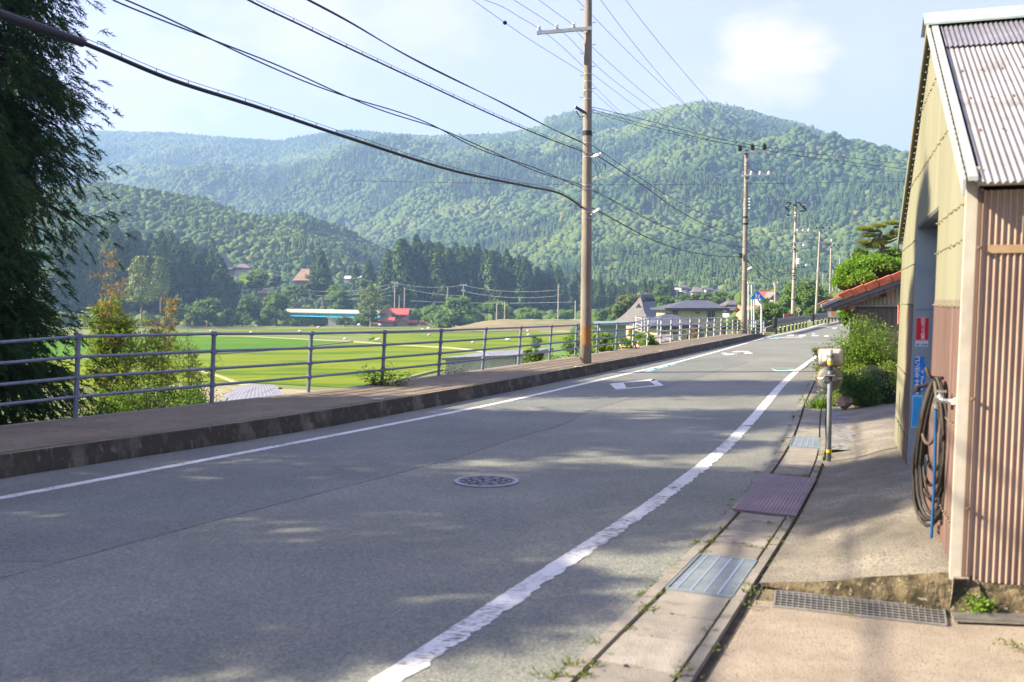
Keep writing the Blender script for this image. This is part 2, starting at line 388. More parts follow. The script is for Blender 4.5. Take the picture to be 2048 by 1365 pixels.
# ------------------------------------------------------------------ terrain: one sheet from the verge to the mountain ridge
QX = lambda q: math.atan((q - 1024) / FPX)
def itp(x, pts):
    return np.interp(x, [p[0] for p in pts], [p[1] for p in pts])
RNG = np.random.default_rng(5)
_nz = [(RNG.uniform(-1, 1, 2), RNG.uniform(0, 6.28)) for _ in range(40)]
def fbm(x, y, s, o=5):
    v = 0.0; a = 1.0; t = 0.0
    for i in range(o):
        for k in range(3):
            d, ph = _nz[(i * 3 + k) % 40]; d = d / np.linalg.norm(d)
            v = v + a * np.sin((x * d[0] + y * d[1]) * 6.283 / s * (1 + .13 * k) + ph + i)
        t += a * 1.8; a *= .55; s = s * .47
    return v / t
outer_a = np.array([(outer(y), y) for y in np.arange(-13.5, 139, 1.5)])
def terr(x, y):
    x = np.asarray(x, float); y = np.asarray(y, float)
    D = np.hypot(x, y); q = 1024 + FPX * x / np.maximum(y, 1e-3); q = np.where(y < 5, np.where(x < 0, -3000, 5000), q); q = np.clip(q, -3000, 5000)
    ox = np.interp(y, outer_a[:, 1], outer_a[:, 0]); s = (ox - x) * .88           # metres outside the walkway
    vf = -6.6 + 4.2 * smooth(1130, 1420, q) * smooth(60, 110, D) + 2.4 * smooth(1500, 1620, q) * smooth(60, 140, D)
    vf = vf + smooth(330, 480, D) * 1.5
    bank = np.where(s > 0, np.maximum(vf, np.where(s < .5, -.35, -.35 - (s - .5) * .62)), -.02)
    z = np.where(s > 0, bank, -.02)
    z = np.where((s <= 0) & (D > 150), -.02 + (D - 150) * .004, z)
    z = np.where((s <= 0) & (y < 0) & (D > 60), -.02, z)
    z = z + np.where((s > 1.5) & (s < 12), .25 * fbm(x, y, 6, 3), 0)
    z = z + np.where((D > 330), fbm(x, y, 120, 3) * 1.0, 0)
    # low wooded rises behind the fields
    hL = itp(q, [(-900, 8), (0, 14), (220, 16), (340, 11), (440, 3), (470, 0), (760, 0), (830, 7), (900, 8), (1050, 4), (1200, 0), (1250, 0)])
    z = z + hL * np.exp(-((D - 450) / 52.0) ** 2) * (D > 300)
    # wooded hill in front of the mountain
    rq = itp(q, [(-1500, 60), (-400, 100), (100, 200), (200, 213), (260, 212), (380, 192), (500, 182), (600, 172), (690, 140), (750, 108), (800, 82), (860, 45), (930, 0)])
    h2 = rq / FPX * 720
    w2 = np.where(D < 720, smooth(455, 720, D) ** .9, np.exp(-((D - 720) / 150.) ** 2))
    z2 = h2 * w2 + fbm(x, y, 170, 4) * 9 * w2 * (h2 > 5)
    # main mountain
    re = itp(q, [(-2500, 180), (-900, 250), (-300, 310), (170, 318), (350, 323), (560, 317), (620, 330), (700, 343), (870, 338), (1000, 345), (1080, 358), (1150, 374), (1250, 367), (1350, 382), (1400, 389), (1440, 383), (1500, 366), (1600, 336), (1700, 294), (1760, 272), (1830, 252), (2048, 205), (2600, 170), (4000, 120)])
    D1 = itp(q, [(-2500, 1900), (200, 2250), (600, 1950), (900, 1650), (1150, 1500), (1400, 1380), (1800, 1300), (4000, 1300)])
    D0 = itp(q, [(-2500, 900), (200, 900), (600, 760), (900, 600), (1150, 540), (1400, 480), (1800, 430), (4000, 430)])
    t = (D - D0) / (D1 - D0); tc_ = np.clip(t, 0, 1)
    h = re / FPX * D1 - 8
    up = tc_ ** 1.12
    dn = np.clip(1 - (t - 1) * .9, 0, 1)
    spur = fbm(x + 300, y, 620, 5) * 46 * np.clip(tc_ * (1 - tc_) * 4, 0, 1)
    z1 = np.where(t < 0, 0, np.where(t < 1, h * up + spur, h * dn))
    return z + np.maximum(np.maximum(z2, 0), np.maximum(z1, 0))

def build_terrain():
    qs = np.concatenate([np.linspace(-2400, -100, 24), np.linspace(-60, 2140, 260), np.linspace(2200, 4400, 24)])
    az = np.arctan((qs - 1024) / FPX)
    az = np.concatenate([np.linspace(-math.pi, az[0] - .08, 26), az, np.linspace(az[-1] + .08, math.pi, 26)])
    rs = np.concatenate([np.arange(2.0, 60, 1.1), np.arange(60, 300, 5), np.arange(300, 560, 7), np.arange(560, 2300, 14), np.arange(2300, 4200, 120)])
    A, Rr = np.meshgrid(az, rs); X = Rr * np.sin(A); Y = Rr * np.cos(A)
    Z = terr(X, Y)
    V = np.stack([X, Y, Z], -1).reshape(-1, 3); n = len(az); m = len(rs)
    V = np.vstack([V, [[0, 0, -.02]]])
    i = np.arange(m - 1)[:, None] * n + np.arange(n - 1)[None]; i = i.ravel()
    F = np.stack([i, i + 1, i + n + 1, i + n], 1)
    F = F[:, ::-1]
    me = npmesh('terrain', V, F, SCRUB, True)
    me.materials.append(DIRT)
    mi = np.zeros(len(F), np.int32); c = V[F].mean(1); D = np.hypot(c[:, 0], c[:, 1])
    ox = np.interp(c[:, 1], outer_a[:, 1], outer_a[:, 0]); mi[(c[:, 0] > ox) & (D < 60)] = 1
    me.polygons.foreach_set('material_index', mi)
    return tag(link('terrain', me), kind='structure')
build_terrain()

# ------------------------------------------------------------------ road, walkway, kerb
tag(strip('road', lambda y: kerb(y) - .02, lambda y: gl(y) + .005, -8, 130, .0, ASPH), kind='structure')
WZ = lambda x, y: .225 - .225 * float(smooth(44.5, 50.5, y))
sw = MB()
ys = np.arange(-12, 50.6, .2)
vs = []
rk = random.Random(3)
for y in ys:
    a, b = outer(y), kerb(y); j1 = .006 * math.sin(y * 5.1) + rk.uniform(-.004, .004); j2 = .010 * math.sin(y * 1.7) + .006 * math.sin(y * 7) + rk.uniform(-.005, .005)
    w = WZ(0, y)
    vs += [(a - .02, y, w - .6), (a - .02, y, w), (a + .13, y, w), (b - .17 + j1 * .3, y, w - .001), (b - .012 + j1 * .5, y, w), (b + .002 + j2 * .6, y, w - .02), (b + .012 + j1, y, w * .45), (b + .05 + j2, y, w * .36), (b + .06 + j2, y, -.02)]
k = 9
fs = [(k * i + j, k * (i + 1) + j, k * (i + 1) + j + 1, k * i + j + 1) for i in range(len(ys) - 1) for j in range(k - 1)]
sw.add(vs, fs)
sd = sw.build('sidewalk', WALKC, off=(0, 0, 0)); tag(sd, kind='structure')
sd.data.materials.append(CONC); sd.data.materials.append(KERBM); sd.data.materials.append(MOSS)
for i, p in enumerate(sd.data.polygons):
    j = i % (k - 1); p.material_index = {0: 2, 1: 1, 2: 0, 3: 1, 4: 2, 5: 2, 6: 2, 7: 2}[j]
sd.data.polygons.foreach_set('use_smooth', [(i % (k - 1)) in (4, 5, 6, 7) for i in range(len(sd.data.polygons))])
# moss along the kerb edge as an uneven fine crust
mv = []; mf = []
yy = np.arange(5, 33, .08)
for i, y in enumerate(yy):
    w0 = .012 + .018 * abs(math.sin(y * 2.1) * math.sin(y * .7 + 1)) + rk.uniform(0, .02)
    b = kerb(y) - .10 + .02 * math.sin(y * 3); mv += [(b - w0, y, WZ(0, y) + .0035), (b + w0 * .8, y, WZ(0, y) + .0035)]
mf = [(2 * i, 2 * i + 1, 2 * i + 3, 2 * i + 2) for i in range(len(yy) - 1)]
tag(MB().add(mv, mf).build('kerb_moss', MOSS), kind='stuff')

# the older, darker lane left of the seam
_sp = [G(x, y) for x, y in ((-300, 1240), (0, 1157), (500, 1023), (830, 938), (920, 914), (1040, 874), (1130, 848), (1180, 822), (1300, 786), (1420, 748), (1500, 724))]
seam_x = lambda y: float(np.interp(y, [p.y for p in _sp], [p.x for p in _sp]))
def old_asphalt():
    m = ASPH.copy(); m.name = 'old_asphalt'
    for nd in m.node_tree.nodes:
        if nd.type == 'VALTORGB' and nd.color_ramp.elements[0].color[0] < .2:
            for e in nd.color_ramp.elements: e.color = (e.color[0] * .84, e.color[1] * .87, e.color[2] * .92, 1)
    return m
tag(strip('road_patch', lambda y: kerb(y) + .02, seam_x, 6.4, 29, .002, old_asphalt()), kind='structure')
# white edge lines, ragged where worn
def edge_line(f, w, y0, y1, m, rag, name='road_marking', z=.004, dy=.05, dl=0):
    r = random.Random(11); vs = []; ys = np.arange(y0, y1, dy)
    sl = lambda y: (f(y + .3) - f(y - .3)) / .6
    for y in ys:
        s = sl(y); k = math.sqrt(1 + s * s); a = f(y) - w / 2 * k + r.uniform(-rag, rag) * .3 * k; b = f(y) + w / 2 * k + r.uniform(-rag, rag) * k
        vs += [(a + dl, y, z), (b + dl, y, z)]
    return tag(MB().add(vs, [(2 * i, 2 * i + 1, 2 * i + 3, 2 * i + 2) for i in range(len(ys) - 1)]).build(name, m), kind='structure')
edge_line(wl, .125, -3, 46, WPAINT2, .008)
edge_line(wl, .15, 46.3, 120, WPAINT2, .0, dy=.5)
edge_line(wr, .145, -2, 13.5, WPAINT, .018)
edge_line(wr, .145, 13.5, 60, WPAINT2, .006)
def px_poly(polys, m, name='road_marking', z=.005):
    mb = MB()
    for p in polys: mb.add([G(x, y, z) for x, y in p], [tuple(range(len(p)))])
    return tag(mb.build(name, m), kind='structure')
px_poly([[(1219, 768), (1247, 765.5), (1253, 776.5), (1232, 779.5)], [(1219, 768), (1307, 758), (1312, 761.5), (1247, 765.8), (1236, 766.8)], [(1307, 758), (1326, 770), (1311, 771.2), (1299, 763)], [(1253, 776.3), (1311, 770.8), (1326, 770.2), (1326, 771.5), (1232, 779.8)]], WPAINT2)
px_poly([[(1441.9, 706.5), (1452, 705.8), (1457, 707.8), (1474, 707.8), (1474, 709.8), (1450.7, 710.8)], [(1474, 707.8), (1476, 707.6), (1469, 710.2), (1462, 710.6)], [(1461, 705), (1472.6, 702.2), (1496, 702.8), (1506.5, 707.2), (1487, 708.7), (1491.5, 705.8), (1484.4, 704.3), (1474, 705)]], WPAINT2)
o_ = (1500, 540); s_ = 8.192
px_poly([[(o_[0] + x / s_, o_[1] + y / s_) for x, y in p] for p in ([(640, 1068), (725, 1066), (715, 1085), (590, 1090)], [(810, 1066), (920, 1064), (905, 1090), (790, 1092)], [(1010, 1045), (1060, 1044), (1070, 1055), (1020, 1058)], [(1010, 1072), (1130, 1074), (1120, 1086), (1005, 1086)], [(400, 1105), (860, 1102), (860, 1110), (390, 1114)], [(1345, 950), (1440, 948), (1440, 962), (1350, 962)], [(1220, 1078), (1290, 1078), (1290, 1094), (1215, 1094)], [(1470, 902), (1540, 902), (1540, 912), (1470, 912)])], WPAINT2)
px_poly([[(1288, 743.6), (1297, 740), (1312, 736), (1316, 737.5), (1300, 743)], [(1303, 738.2), (1330, 731.5), (1340, 729.5), (1345, 731), (1318, 737.2), (1309, 738)], [(1332, 730.5), (1350, 727.4), (1352, 728.2), (1338, 732)], [(1541.5, 737.8), (1546, 738), (1556, 741.2), (1572, 741.2), (1587, 738.5), (1591, 741.8), (1574, 743.2), (1552, 743)], [(o_[0] + 310 / s_, o_[1] + 1118 / s_), (o_[0] + 470 / s_, o_[1] + 1120 / s_), (o_[0] + 460 / s_, o_[1] + 1130 / s_), (o_[0] + 330 / s_, o_[1] + 1130 / s_)], [(o_[0] + 1000 / s_, o_[1] + 925 / s_), (o_[0] + 1070 / s_, o_[1] + 915 / s_), (o_[0] + 1075 / s_, o_[1] + 922 / s_), (o_[0] + 1010 / s_, o_[1] + 932 / s_)]], BPAINT)
# the seam between two lanes of asphalt and a few cracks
SEAM = mat('tar_seam', (.07, .07, .07), (.10, .10, .098), scale=20, rough=.7)
seam_pts = [G(x, y) for x, y in ((-120, 1188), (0, 1157), (250, 1090), (500, 1023), (700, 972), (830, 938), (920, 914), (1040, 874), (1130, 848), (1180, 822), (1300, 786), (1420, 748), (1500, 724))]
mb = MB()
def crack(mb, pts, w, jit, seed, z=.0025):
    r = random.Random(seed); sp = spline(pts, 40); vs = []
    for i, p in enumerate(sp):
        d = (sp[min(i + 1, len(sp) - 1)] - sp[max(i - 1, 0)]).normalized(); nrm = Vector((-d.y, d.x, 0)); ww = w * r.uniform(.15, 1.1); o = nrm * r.uniform(-jit, jit)
        vs += [p + o - nrm * ww, p + o + nrm * ww]
    vs = [(v.x, v.y, z) for v in vs]
    mb.add(vs, [(2 * i, 2 * i + 1, 2 * i + 3, 2 * i + 2) for i in range(len(sp) - 1)])
crack(mb, seam_pts, .006, .006, 2)
crack(mb, [G(1590, 745), G(1600, 741), G(1612, 736), G(1618, 728), G(1625, 722)], .02, .01, 5, .006)
tag(mb.build('road_crack', SEAM), kind='structure')

# ------------------------------------------------------------------ right verge: gutter, covers, apron
GSHADE = mat('gutter_shadow', (.03, .028, .022), (.07, .06, .04), scale=8, rough=1)  # dark sheet below the covers; the gutter's shade is put into its colour
strip('gutter_channel', lambda y: gl(y) - .01, lambda y: outR(y) + .05, -6, 44, -.012, GSHADE)
def kerb_strip(name, a, b, y0, y1, z, m, seed, L=.6, gap=.006):
    r = random.Random(seed); y = y0; mb = MB()
    while y < y1:
        e = min(y + L, y1); dz = r.uniform(-.004, .004); t1 = e - gap
        vs = []
        for yy in (y, (y + t1) / 2, t1):
            for (x, zz) in ((a(yy), -.05), (a(yy) + .004, z + dz), (b(yy) - .004, z + dz), (b(yy), -.05)): vs.append((x, yy, zz))
        f = []
        for i in range(2):
            for j in range(3): f.append((4 * i + j, 4 * i + j + 4, 4 * i + j + 5, 4 * i + j + 1))
        f += [(0, 1, 2, 3), (11, 10, 9, 8)]; mb.add(vs, f); y = e
    return tag(mb.build(name, m), kind='structure')
kerb_strip('gutter_edge', lambda y: gl(y) + .004, lambda y: gl(y) + .088, 2, 30, .012, CONC, 1)
kerb_strip('gutter_edge', lambda y: inR(y) + .0, lambda y: inR(y) + .07, 2, 30, .014, CONC, 2)
tag(strip('gutter_edge', lambda y: gl(y) + .005, lambda y: outR(y), 30, 90, .006, CONC), kind='structure')
GALV = mat('galvanised_steel', (.17, .21, .23), (.26, .30, .31), scale=6, rough=.5, metal=.35, bump=.1)
PLATE = mat('brown_painted_plate', (.13, .095, .13), (.20, .14, .165), scale=5, rough=.55, metal=.2)
def gdir(y):
    a = Vector(((inL(y + .3) + inR(y + .3)) / 2 - (inL(y - .3) + inR(y - .3)) / 2, .6, 0)).normalized(); return a
SK = Vector((.35, -.18, 0)).normalized()     # across the gutter
def slab(yc, L, h=.016, inset=.014, jit=0):
    """plan corners of a cover between the two gutter edges"""
    r = random.Random(int(yc * 1000)); d = gdir(yc); out = []
    for sgn in (-1, 1):
        c = Vector(((inL(yc) + inR(yc)) / 2, yc, 0)) + d * sgn * (L / 2 - .005)
        for side in (-1, 1):
            hw = (inR(c.y) - inL(c.y)) * .5 * (d.y / (SK.x * d.y - SK.y * d.x)) - inset
            out.append(c + SK * side * hw)
    return [out[0], out[1], out[3], out[2]]
def prism_z(mb, poly, z0, z1):
    mb.prism([(p.x, p.y, z0) for p in poly], (0, 0, 1), z1 - z0)
SLABM = CONC
mats_s = [mat('slab_grey_%d' % i, tuple(c * k for c in (.19, .176, .148)), tuple(c * k for c in (.26, .242, .205)), scale=4 + i, rough=.92, bump=.7, bscale=110, spots=(.14, .13, .10), sscale=7, sth=.6, sw=.1) for i, k in enumerate((1, .86, 1.1, .95))]
# centre distances: y of each cover along the gutter
lab_n = 0
def concrete_cover(yc, L, label, i):
    mb = MB(); pl = slab(yc, L)
    r = random.Random(i); dz = r.uniform(-.003, .004)
    # hand hole at the joint: a shallow notch in the near edge
    a, b, c_, d_ = pl; m1 = a.lerp(b, .34); m2 = a.lerp(b, .62); inw = (d_ - a).normalized() * .02
    poly = [a, m1, m1 + inw + SK * .01, m2 + inw - SK * .01, m2, b, c_, d_]
    prism_z(mb, poly, -.05, .010 + dz)
    o = mb.build('gutter_cover', mats_s[i % 4]); tag(o, label, 'drain cover', 'concrete covers over the roadside gutter')
near = [(3.72, .5), (4.22, .47), (4.68, .45), (5.10, .43), (5.53, .42)]
ords = ['first', 'second', 'third', 'fourth', 'fifth', 'sixth', 'seventh', 'eighth', 'ninth', 'tenth', 'eleventh', 'twelfth']
# joints measured along the gutter centre line
J = [3.6, 4.05, 4.5, 4.9, 5.27, 5.66]; 
for i in range(5):
    concrete_cover((J[i] + J[i + 1]) / 2, (J[i + 1] - J[i]) * 1.09, 'worn concrete gutter cover, %s one in front of the near steel grating' % ['fifth', 'fourth', 'third', 'second', 'first'][i], i)
J2 = [6.47, 6.84, 7.2, 7.55, 7.88]
for i in range(4):
    concrete_cover((J2[i] + J2[i + 1]) / 2, (J2[i + 1] - J2[i]) * 1.09, 'worn concrete gutter cover between near grating and brown plates, %s from the grating' % ords[i], i + 5)
J3 = [9.58, 9.98, 10.4, 10.86, 11.36]
for i in range(4):
    concrete_cover((J3[i] + J3[i + 1]) / 2, (J3[i + 1] - J3[i]) * 1.07, 'sandy concrete gutter cover between brown plates and far grating, %s beyond the plates' % ords[i], i + 9)
y = 12.25; i = 0
while y < 20.5:
    L = .5; concrete_cover(y + L / 2, L * 1.05, 'narrow grey concrete gutter cover, %s beyond the far grating' % (ords[i] if i < 12 else ['thirteenth', 'fourteenth', 'fifteenth', 'sixteenth', 'seventeenth'][i - 12]), i + 3)
    y += L; i += 1
def grating(yc, L, label, name='gutter_grating'):
    t = thing(name, (0, 0, 0), label, 'drain grating', 'steel gratings over the roadside gutter')
    a, b, c_, d_ = slab(yc, L, inset=.004); fr = MB()
    for p, q_ in ((a, b), (b, c_), (c_, d_), (d_, a)): fr.beam(p + Vector((0, 0, .004)), q_ + Vector((0, 0, .004)), .012, .03)
    fr.build('frame', GALV, t)
    bars = MB(); n = int(L / .0125)
    for k in range(1, n):
        u = k / n; p = a.lerp(d_, u); q_ = b.lerp(c_, u); bars.beam(p + Vector((0, 0, .003)), q_ + Vector((0, 0, .003)), .0075, .02)
    bars.build('bearing_bars', GALV, t)
    cr = MB()
    for u in (.14, .36, .57, .78): cr.beam(a.lerp(b, u) + Vector((0, 0, .0125)), d_.lerp(c_, u) + Vector((0, 0, .0125)), .013, .005)
    cr.build('cross_bars', mat('bright_steel', (.36, .42, .46), rough=.35, metal=.6), t)
    return t
grating(6.065, .87, 'blue green steel gutter grating nearest the camera, with four bright cross bars')
grating(11.80, .86, 'blue steel gutter grating beside the foot of the mirror post')
# ribbed brown plates lying over the gutter
def plate(p4, label):
    a, b, c_, d_ = [Vector(p) for p in p4]; vs = []; n = 96
    for k in range(n + 1):
        u = k / n; z = .027 + .0035 * math.sin(u * 17 * 2 * math.pi)
        for v in (0, 1):
            p = a.lerp(b, u).lerp(d_.lerp(c_, u), v); vs.append((p.x, p.y, z))
    mb = MB().add(vs, [(2 * i, 2 * i + 2, 2 * i + 3, 2 * i + 1) for i in range(n)])
    for (s_a, s_b) in ((a, b), (c_, d_), (b, c_), (d_, a)):
        mb.beam((s_a.x, s_a.y, .018), (s_b.x, s_b.y, .018), .006, .016)
    tag(mb.build('gutter_plate', PLATE), label, 'metal plate', 'brown metal plates over the roadside gutter')
pn = [G(1467.6, 1019.9, .02), G(1590.6, 1033.8, .02)]; pm = [G(1502.7, 978.9, .02), G(1614, 990.6, .02)]; pf = [G(1529.1, 948.1, .02), G(1632.4, 958.4, .02)]
plate((pn[0], pn[1], pm[1], pm[0]), 'ribbed purple brown metal plate over the gutter, the nearer of the two')
gp = .006
plate((pm[0] + Vector((.003, gp, 0)), pm[1] + Vector((.003, gp, 0)), pf[1], pf[0]), 'ribbed purple brown metal plate over the gutter, the farther of the two')

# manhole cover with a cast pattern
mc = G(973, 964, 0)
t = thing('manhole_cover', mc, 'round purple grey cast iron manhole cover with a raised pattern set in the road', 'manhole cover')
IRON = mat('cast_iron', (.12, .115, .15), (.18, .17, .21), scale=8, rough=.5, metal=.3, bump=.4, bscale=80)
IRON2 = mat('cast_iron_worn', (.19, .18, .23), (.26, .24, .29), scale=10, rough=.42, metal=.4)
IRON0 = mat('cast_iron_recess', (.05, .048, .055), rough=.8)
ring = MB()
def annulus(mb, r0, r1, z, n=56, a0=0, a1=2 * math.pi, h=.004):
    vs = []; 
    for i in range(n + 1):
        a = a0 + (a1 - a0) * i / n
        for (r, zz) in ((r0, z - h), (r0, z), (r1, z), (r1, z - h)): vs.append((mc.x + r * math.cos(a), mc.y + r * math.sin(a), zz))
    mb.add(vs, [(4 * i + j, 4 * i + j + 4, 4 * i + j + 5, 4 * i + j + 1) for i in range(n) for j in range(3)])
annulus(ring, .262, .305, .012, h=.012); ring.build('rim', IRON2, t)
disc = MB().lathe(mc, [(.26, -.004), (.26, .004)], 48); disc.build('lid', IRON0, t)
pat = MB(); r_ = random.Random(4)
for rr in (.065, .115, .165, .215):
    n = int(rr * 60)
    for k in range(n):
        a0 = 2 * math.pi * k / n + rr * 9; annulus(pat, rr - .016, rr + .016, .009, 5, a0, a0 + 2 * math.pi / n * .66, .005)
annulus(pat, 0.0, .03, .009, 16, h=.005); annulus(pat, .243, .256, .009, 48, h=.005)
pat.build('pattern', IRON, t)

# ------------------------------------------------------------------ apron rising to the garage, foreground slab, cross drain
E_ = Vector((.951, -.31, 0)); Gd = Vector((.31, .951, 0)); C0 = Vector((2.45, 5.45, .19))
def gx(y): return C0.x + .326 * (y - C0.y)
def apz(x, y):
    a = outR(y) + .02; b = gx(y) + .05; t = min(1.0, max(0, (x - a) / max(.2, b - a)))
    hb = .19 - .05 * float(smooth(8, 12, y))
    tt = t * t * (3 - 2 * t) * .55 + t * .45
    n = .010 * math.sin(x * 5 + y * 2.3) + .006 * math.sin(x * 11 - y * 7)
    return .006 + (hb - .004) * tt + n * t * (1 - t) * 3
FT = [Vector((1.36, 5.86, 0)), Vector((1.67, 5.70, 0)), Vector((2.46, 5.43, 0)), Vector((3.4, 5.12, 0))]
vs = []; fs = []; nu, nv = 70, 60
ys = np.linspace(0, 1, nv)
def apf(u, v):
    # u across from gutter to the wall, v along
    y = 5.9 + (15.4 - 5.9) * v
    a = outR(y) + .02; b = gx(y) + .1 if y < 11 else gx(11) + .1 + (y - 11) * .5
    x = a + (b - a) * u
    y2 = y - (1 - v) ** 6 * .47 * u
    return x - (y - y2) * .32, y2
for v in ys:
    for u in np.linspace(0, 1, nu):
        x, y_ = apf(u, v); vs.append((x, y_, apz(x, y_)))
fs = [(i * nu + j, i * nu + j + 1, (i + 1) * nu + j + 1, (i + 1) * nu + j) for i in range(nv - 1) for j in range(nu - 1)]
# front edge falls to the drain
_ra = random.Random(77); prev = 0
for (dy, fz_) in ((-.012, .93), (-.035, .74), (-.055, .45), (-.075, .12), (-.09, -.3)):
    b0 = len(vs)
    for j in range(nu):
        w_ = .008 * math.sin(j * .33) + .004 * math.sin(j * .9) + _ra.uniform(-.002, .002); vs.append((vs[j][0] + .004, vs[j][1] + dy * (.5 + .8 * j / nu) + w_, vs[j][2] * fz_ + _ra.uniform(-.002, .002) * (j / nu)))
    fs += [(b0 + j, b0 + j + 1, prev + j + 1, prev + j) for j in range(nu - 1)]; prev = b0
ap = MB().add(vs, fs).build('concrete_apron', CONC2, smooth=False); tag(ap, kind='structure')
ROUGH = mat('rough_old_concrete', (.028, .024, .013), (.15, .12, .07), scale=9, rough=1, bump=1.6, bscale=45, spots=(.20, .165, .11), sscale=38, sth=.60, sw=.06, c3=(.075, .06, .034))
ap.data.materials.append(ROUGH)
for i, p in enumerate(ap.data.polygons):
    if i >= (nv - 1) * (nu - 1): p.material_index = 1
# asphalt yard patch beyond
vs = []; nu2, nv2 = 16, 24
for v in np.linspace(0, 1, nv2):
    for u in np.linspace(0, 1, nu2):
        y_ = 10.9 + 5.3 * v - .9 * u * v; x = outR(y_) + .015 + u * 3.4; vs.append((x, y_, .018 + .02 * u))
GREYY = mat('grey_yard_concrete', (.13, .13, .125), (.24, .235, .22), scale=3, rough=.95, bump=1, bscale=60, spots=(.09, .09, .085), sscale=14, sth=.55, sw=.06)
fs = [(i * nu2 + j, i * nu2 + j + 1, (i + 1) * nu2 + j + 1, (i + 1) * nu2 + j) for i in range(nv2 - 1) for j in range(nu2 - 1)]
# foreground paving
FORE = mat('sandy_concrete', (.22, .185, .14), (.32, .272, .205), scale=2.2, rough=.92, bump=.8, bscale=130, spots=(.17, .14, .105), sscale=60, sth=.58, sw=.06)
vs = []
for y_ in np.linspace(-6, 5.62, 30):
    for u in np.linspace(0, 1, 20):
        a = outR(y_) + .02; x = a + u * 9; yb = y_ - u * 9 * .33 * float(smooth(2, 5.6, y_)); vs.append((x, yb, -.012 - .01 * u))
fs = [(i * 20 + j, i * 20 + j + 1, (i + 1) * 20 + j + 1, (i + 1) * 20 + j) for i in range(29) for j in range(19)]
tag(MB().add(vs, fs).build('paving', FORE), kind='structure')
# cross drain pit and grating
pit = MB(); A = G(1548, 1212, -.004); B = G(1893, 1250, -.004); A2 = G(1552, 1182, -.004); B2 = G(1888, 1218, -.004)
t = thing('drain_grating', A, 'long steel grid grating over the cross drain at the foot of the apron', 'drain grating')
DS = mat('dull_galvanised_grid', (.20, .20, .185), (.32, .31, .28), scale=9, rough=.5, metal=.5)
g1 = MB()
for p, q_ in ((A, B), (A2, B2), (A, A2), (B, B2)): g1.beam(p, q_, .008, .012)
g1.build('frame', DS, t)
g2 = MB()
for k in range(1, 27): u = k / 27; g2.beam(A.lerp(B, u), A2.lerp(B2, u), .0045, .007)
g2.build('bearing_bars', DS, t)
g3 = MB()
for k in range(1, 6): u = k / 6; g3.beam(A.lerp(A2, u) + Vector((0, 0, .002)), B.lerp(B2, u) + Vector((0, 0, .002)), .006, .006)
g3.build('cross_bars', DS, t)
p4 = [A - Vector((.0, .0, 0)), B, B2, A2]
tag(MB().add([(p.x, p.y, -.011) for p in p4], [(0, 1, 2, 3)]).build('drain_pit_shade', mat('drain_painted_shade', (.003, .003, .002), (.007, .006, .005), scale=9, rough=1)), kind='structure')  # shallow sheet under the bars, coloured near black for the pit's shade
A = G(1908, 1244, 0.0); B = G(2110, 1252, 0.0); A2 = G(1902, 1232, 0.0); B2 = G(2110, 1236, 0.0)
t = thing('drain_grating', A, 'narrow sandy coloured slotted grating lying before the garage foundation', 'drain grating')
g1 = MB().prism([A, B, B2, A2], (0, 0, 1), .012); g1.build('base', FORE, t)
g2 = MB()
for k in range(60): u = k / 60; g2.beam(A.lerp(B, u) + Vector((0, 0, .016)), A2.lerp(B2, u) + Vector((0, 0, .016)), .005, .01)
g2.build('bars', DS, t)
# ------------------------------------------------------------------ pipe railing along the walkway
RAIL = mat('grey_blue_rail_paint', (.13, .155, .21), (.20, .225, .28), scale=14, rough=.5, metal=.15, spots=(.13, .10, .09), sscale=40, sth=.64, sw=.04)
RUST = mat('rust', (.16, .07, .04), (.26, .13, .08), scale=30, rough=.95)
WRAIL = mat('pale_rail_paint', (.35, .37, .39), (.44, .45, .46), scale=12, rough=.5)
def on_outer(px, off=.07):
    u = (px - 1024) / FPX; lo, hi = 3.0, 80.0
    f = lambda y: (outer(y) + off) / y
    for _ in range(50):
        mid = (lo + hi) / 2
        if f(mid) < u: lo = mid
        else: hi = mid
    return lo
posts = []
for y, zt in ((5.6, 1.08), (7.9, 1.12), (10.15, 1.165)): posts.append((Vector((outer(y) + .07, y, .2)), Vector((outer(y) + .12, y, zt))))
for tx, ty, bx in ((157, 671, 147), (428, 666, 421), (623, 665.5, 615), (770, 663, 763), (883, 660, 876), (972, 657, 964), (1042, 654.5, 1036), (1103, 652, 1098), (1154, 650, 1150), (1197, 648, 1193), (1235, 646.5, 1231), (1268, 644.5, 1265), (1297.6, 637, 1294), (1323, 638.5, 1321), (1343, 637.5, 1341), (1361, 637, 1359), (1381, 636.5, 1379), (1399.4, 636.5, 1397), (1415.5, 636, 1413), (1429.4, 635.5, 1428), (1443, 635.3, 1441), (1455, 635.5, 1454), (1466, 638, 1465), (1476, 640, 1475.4), (1496, 641, 1495.6), (1512, 641.5, 1511.6), (1528, 642.5, 1527.4)):
    y = on_outer(bx)
    if bx > 1490: y = 45.5 + (bx - 1490) * .11
    b = Vector(((bx - 1024) / FPX * y * 1.0, y, WZ(0, y) - .02)); tp = W(tx, ty, y)
    posts.append((b, tp))
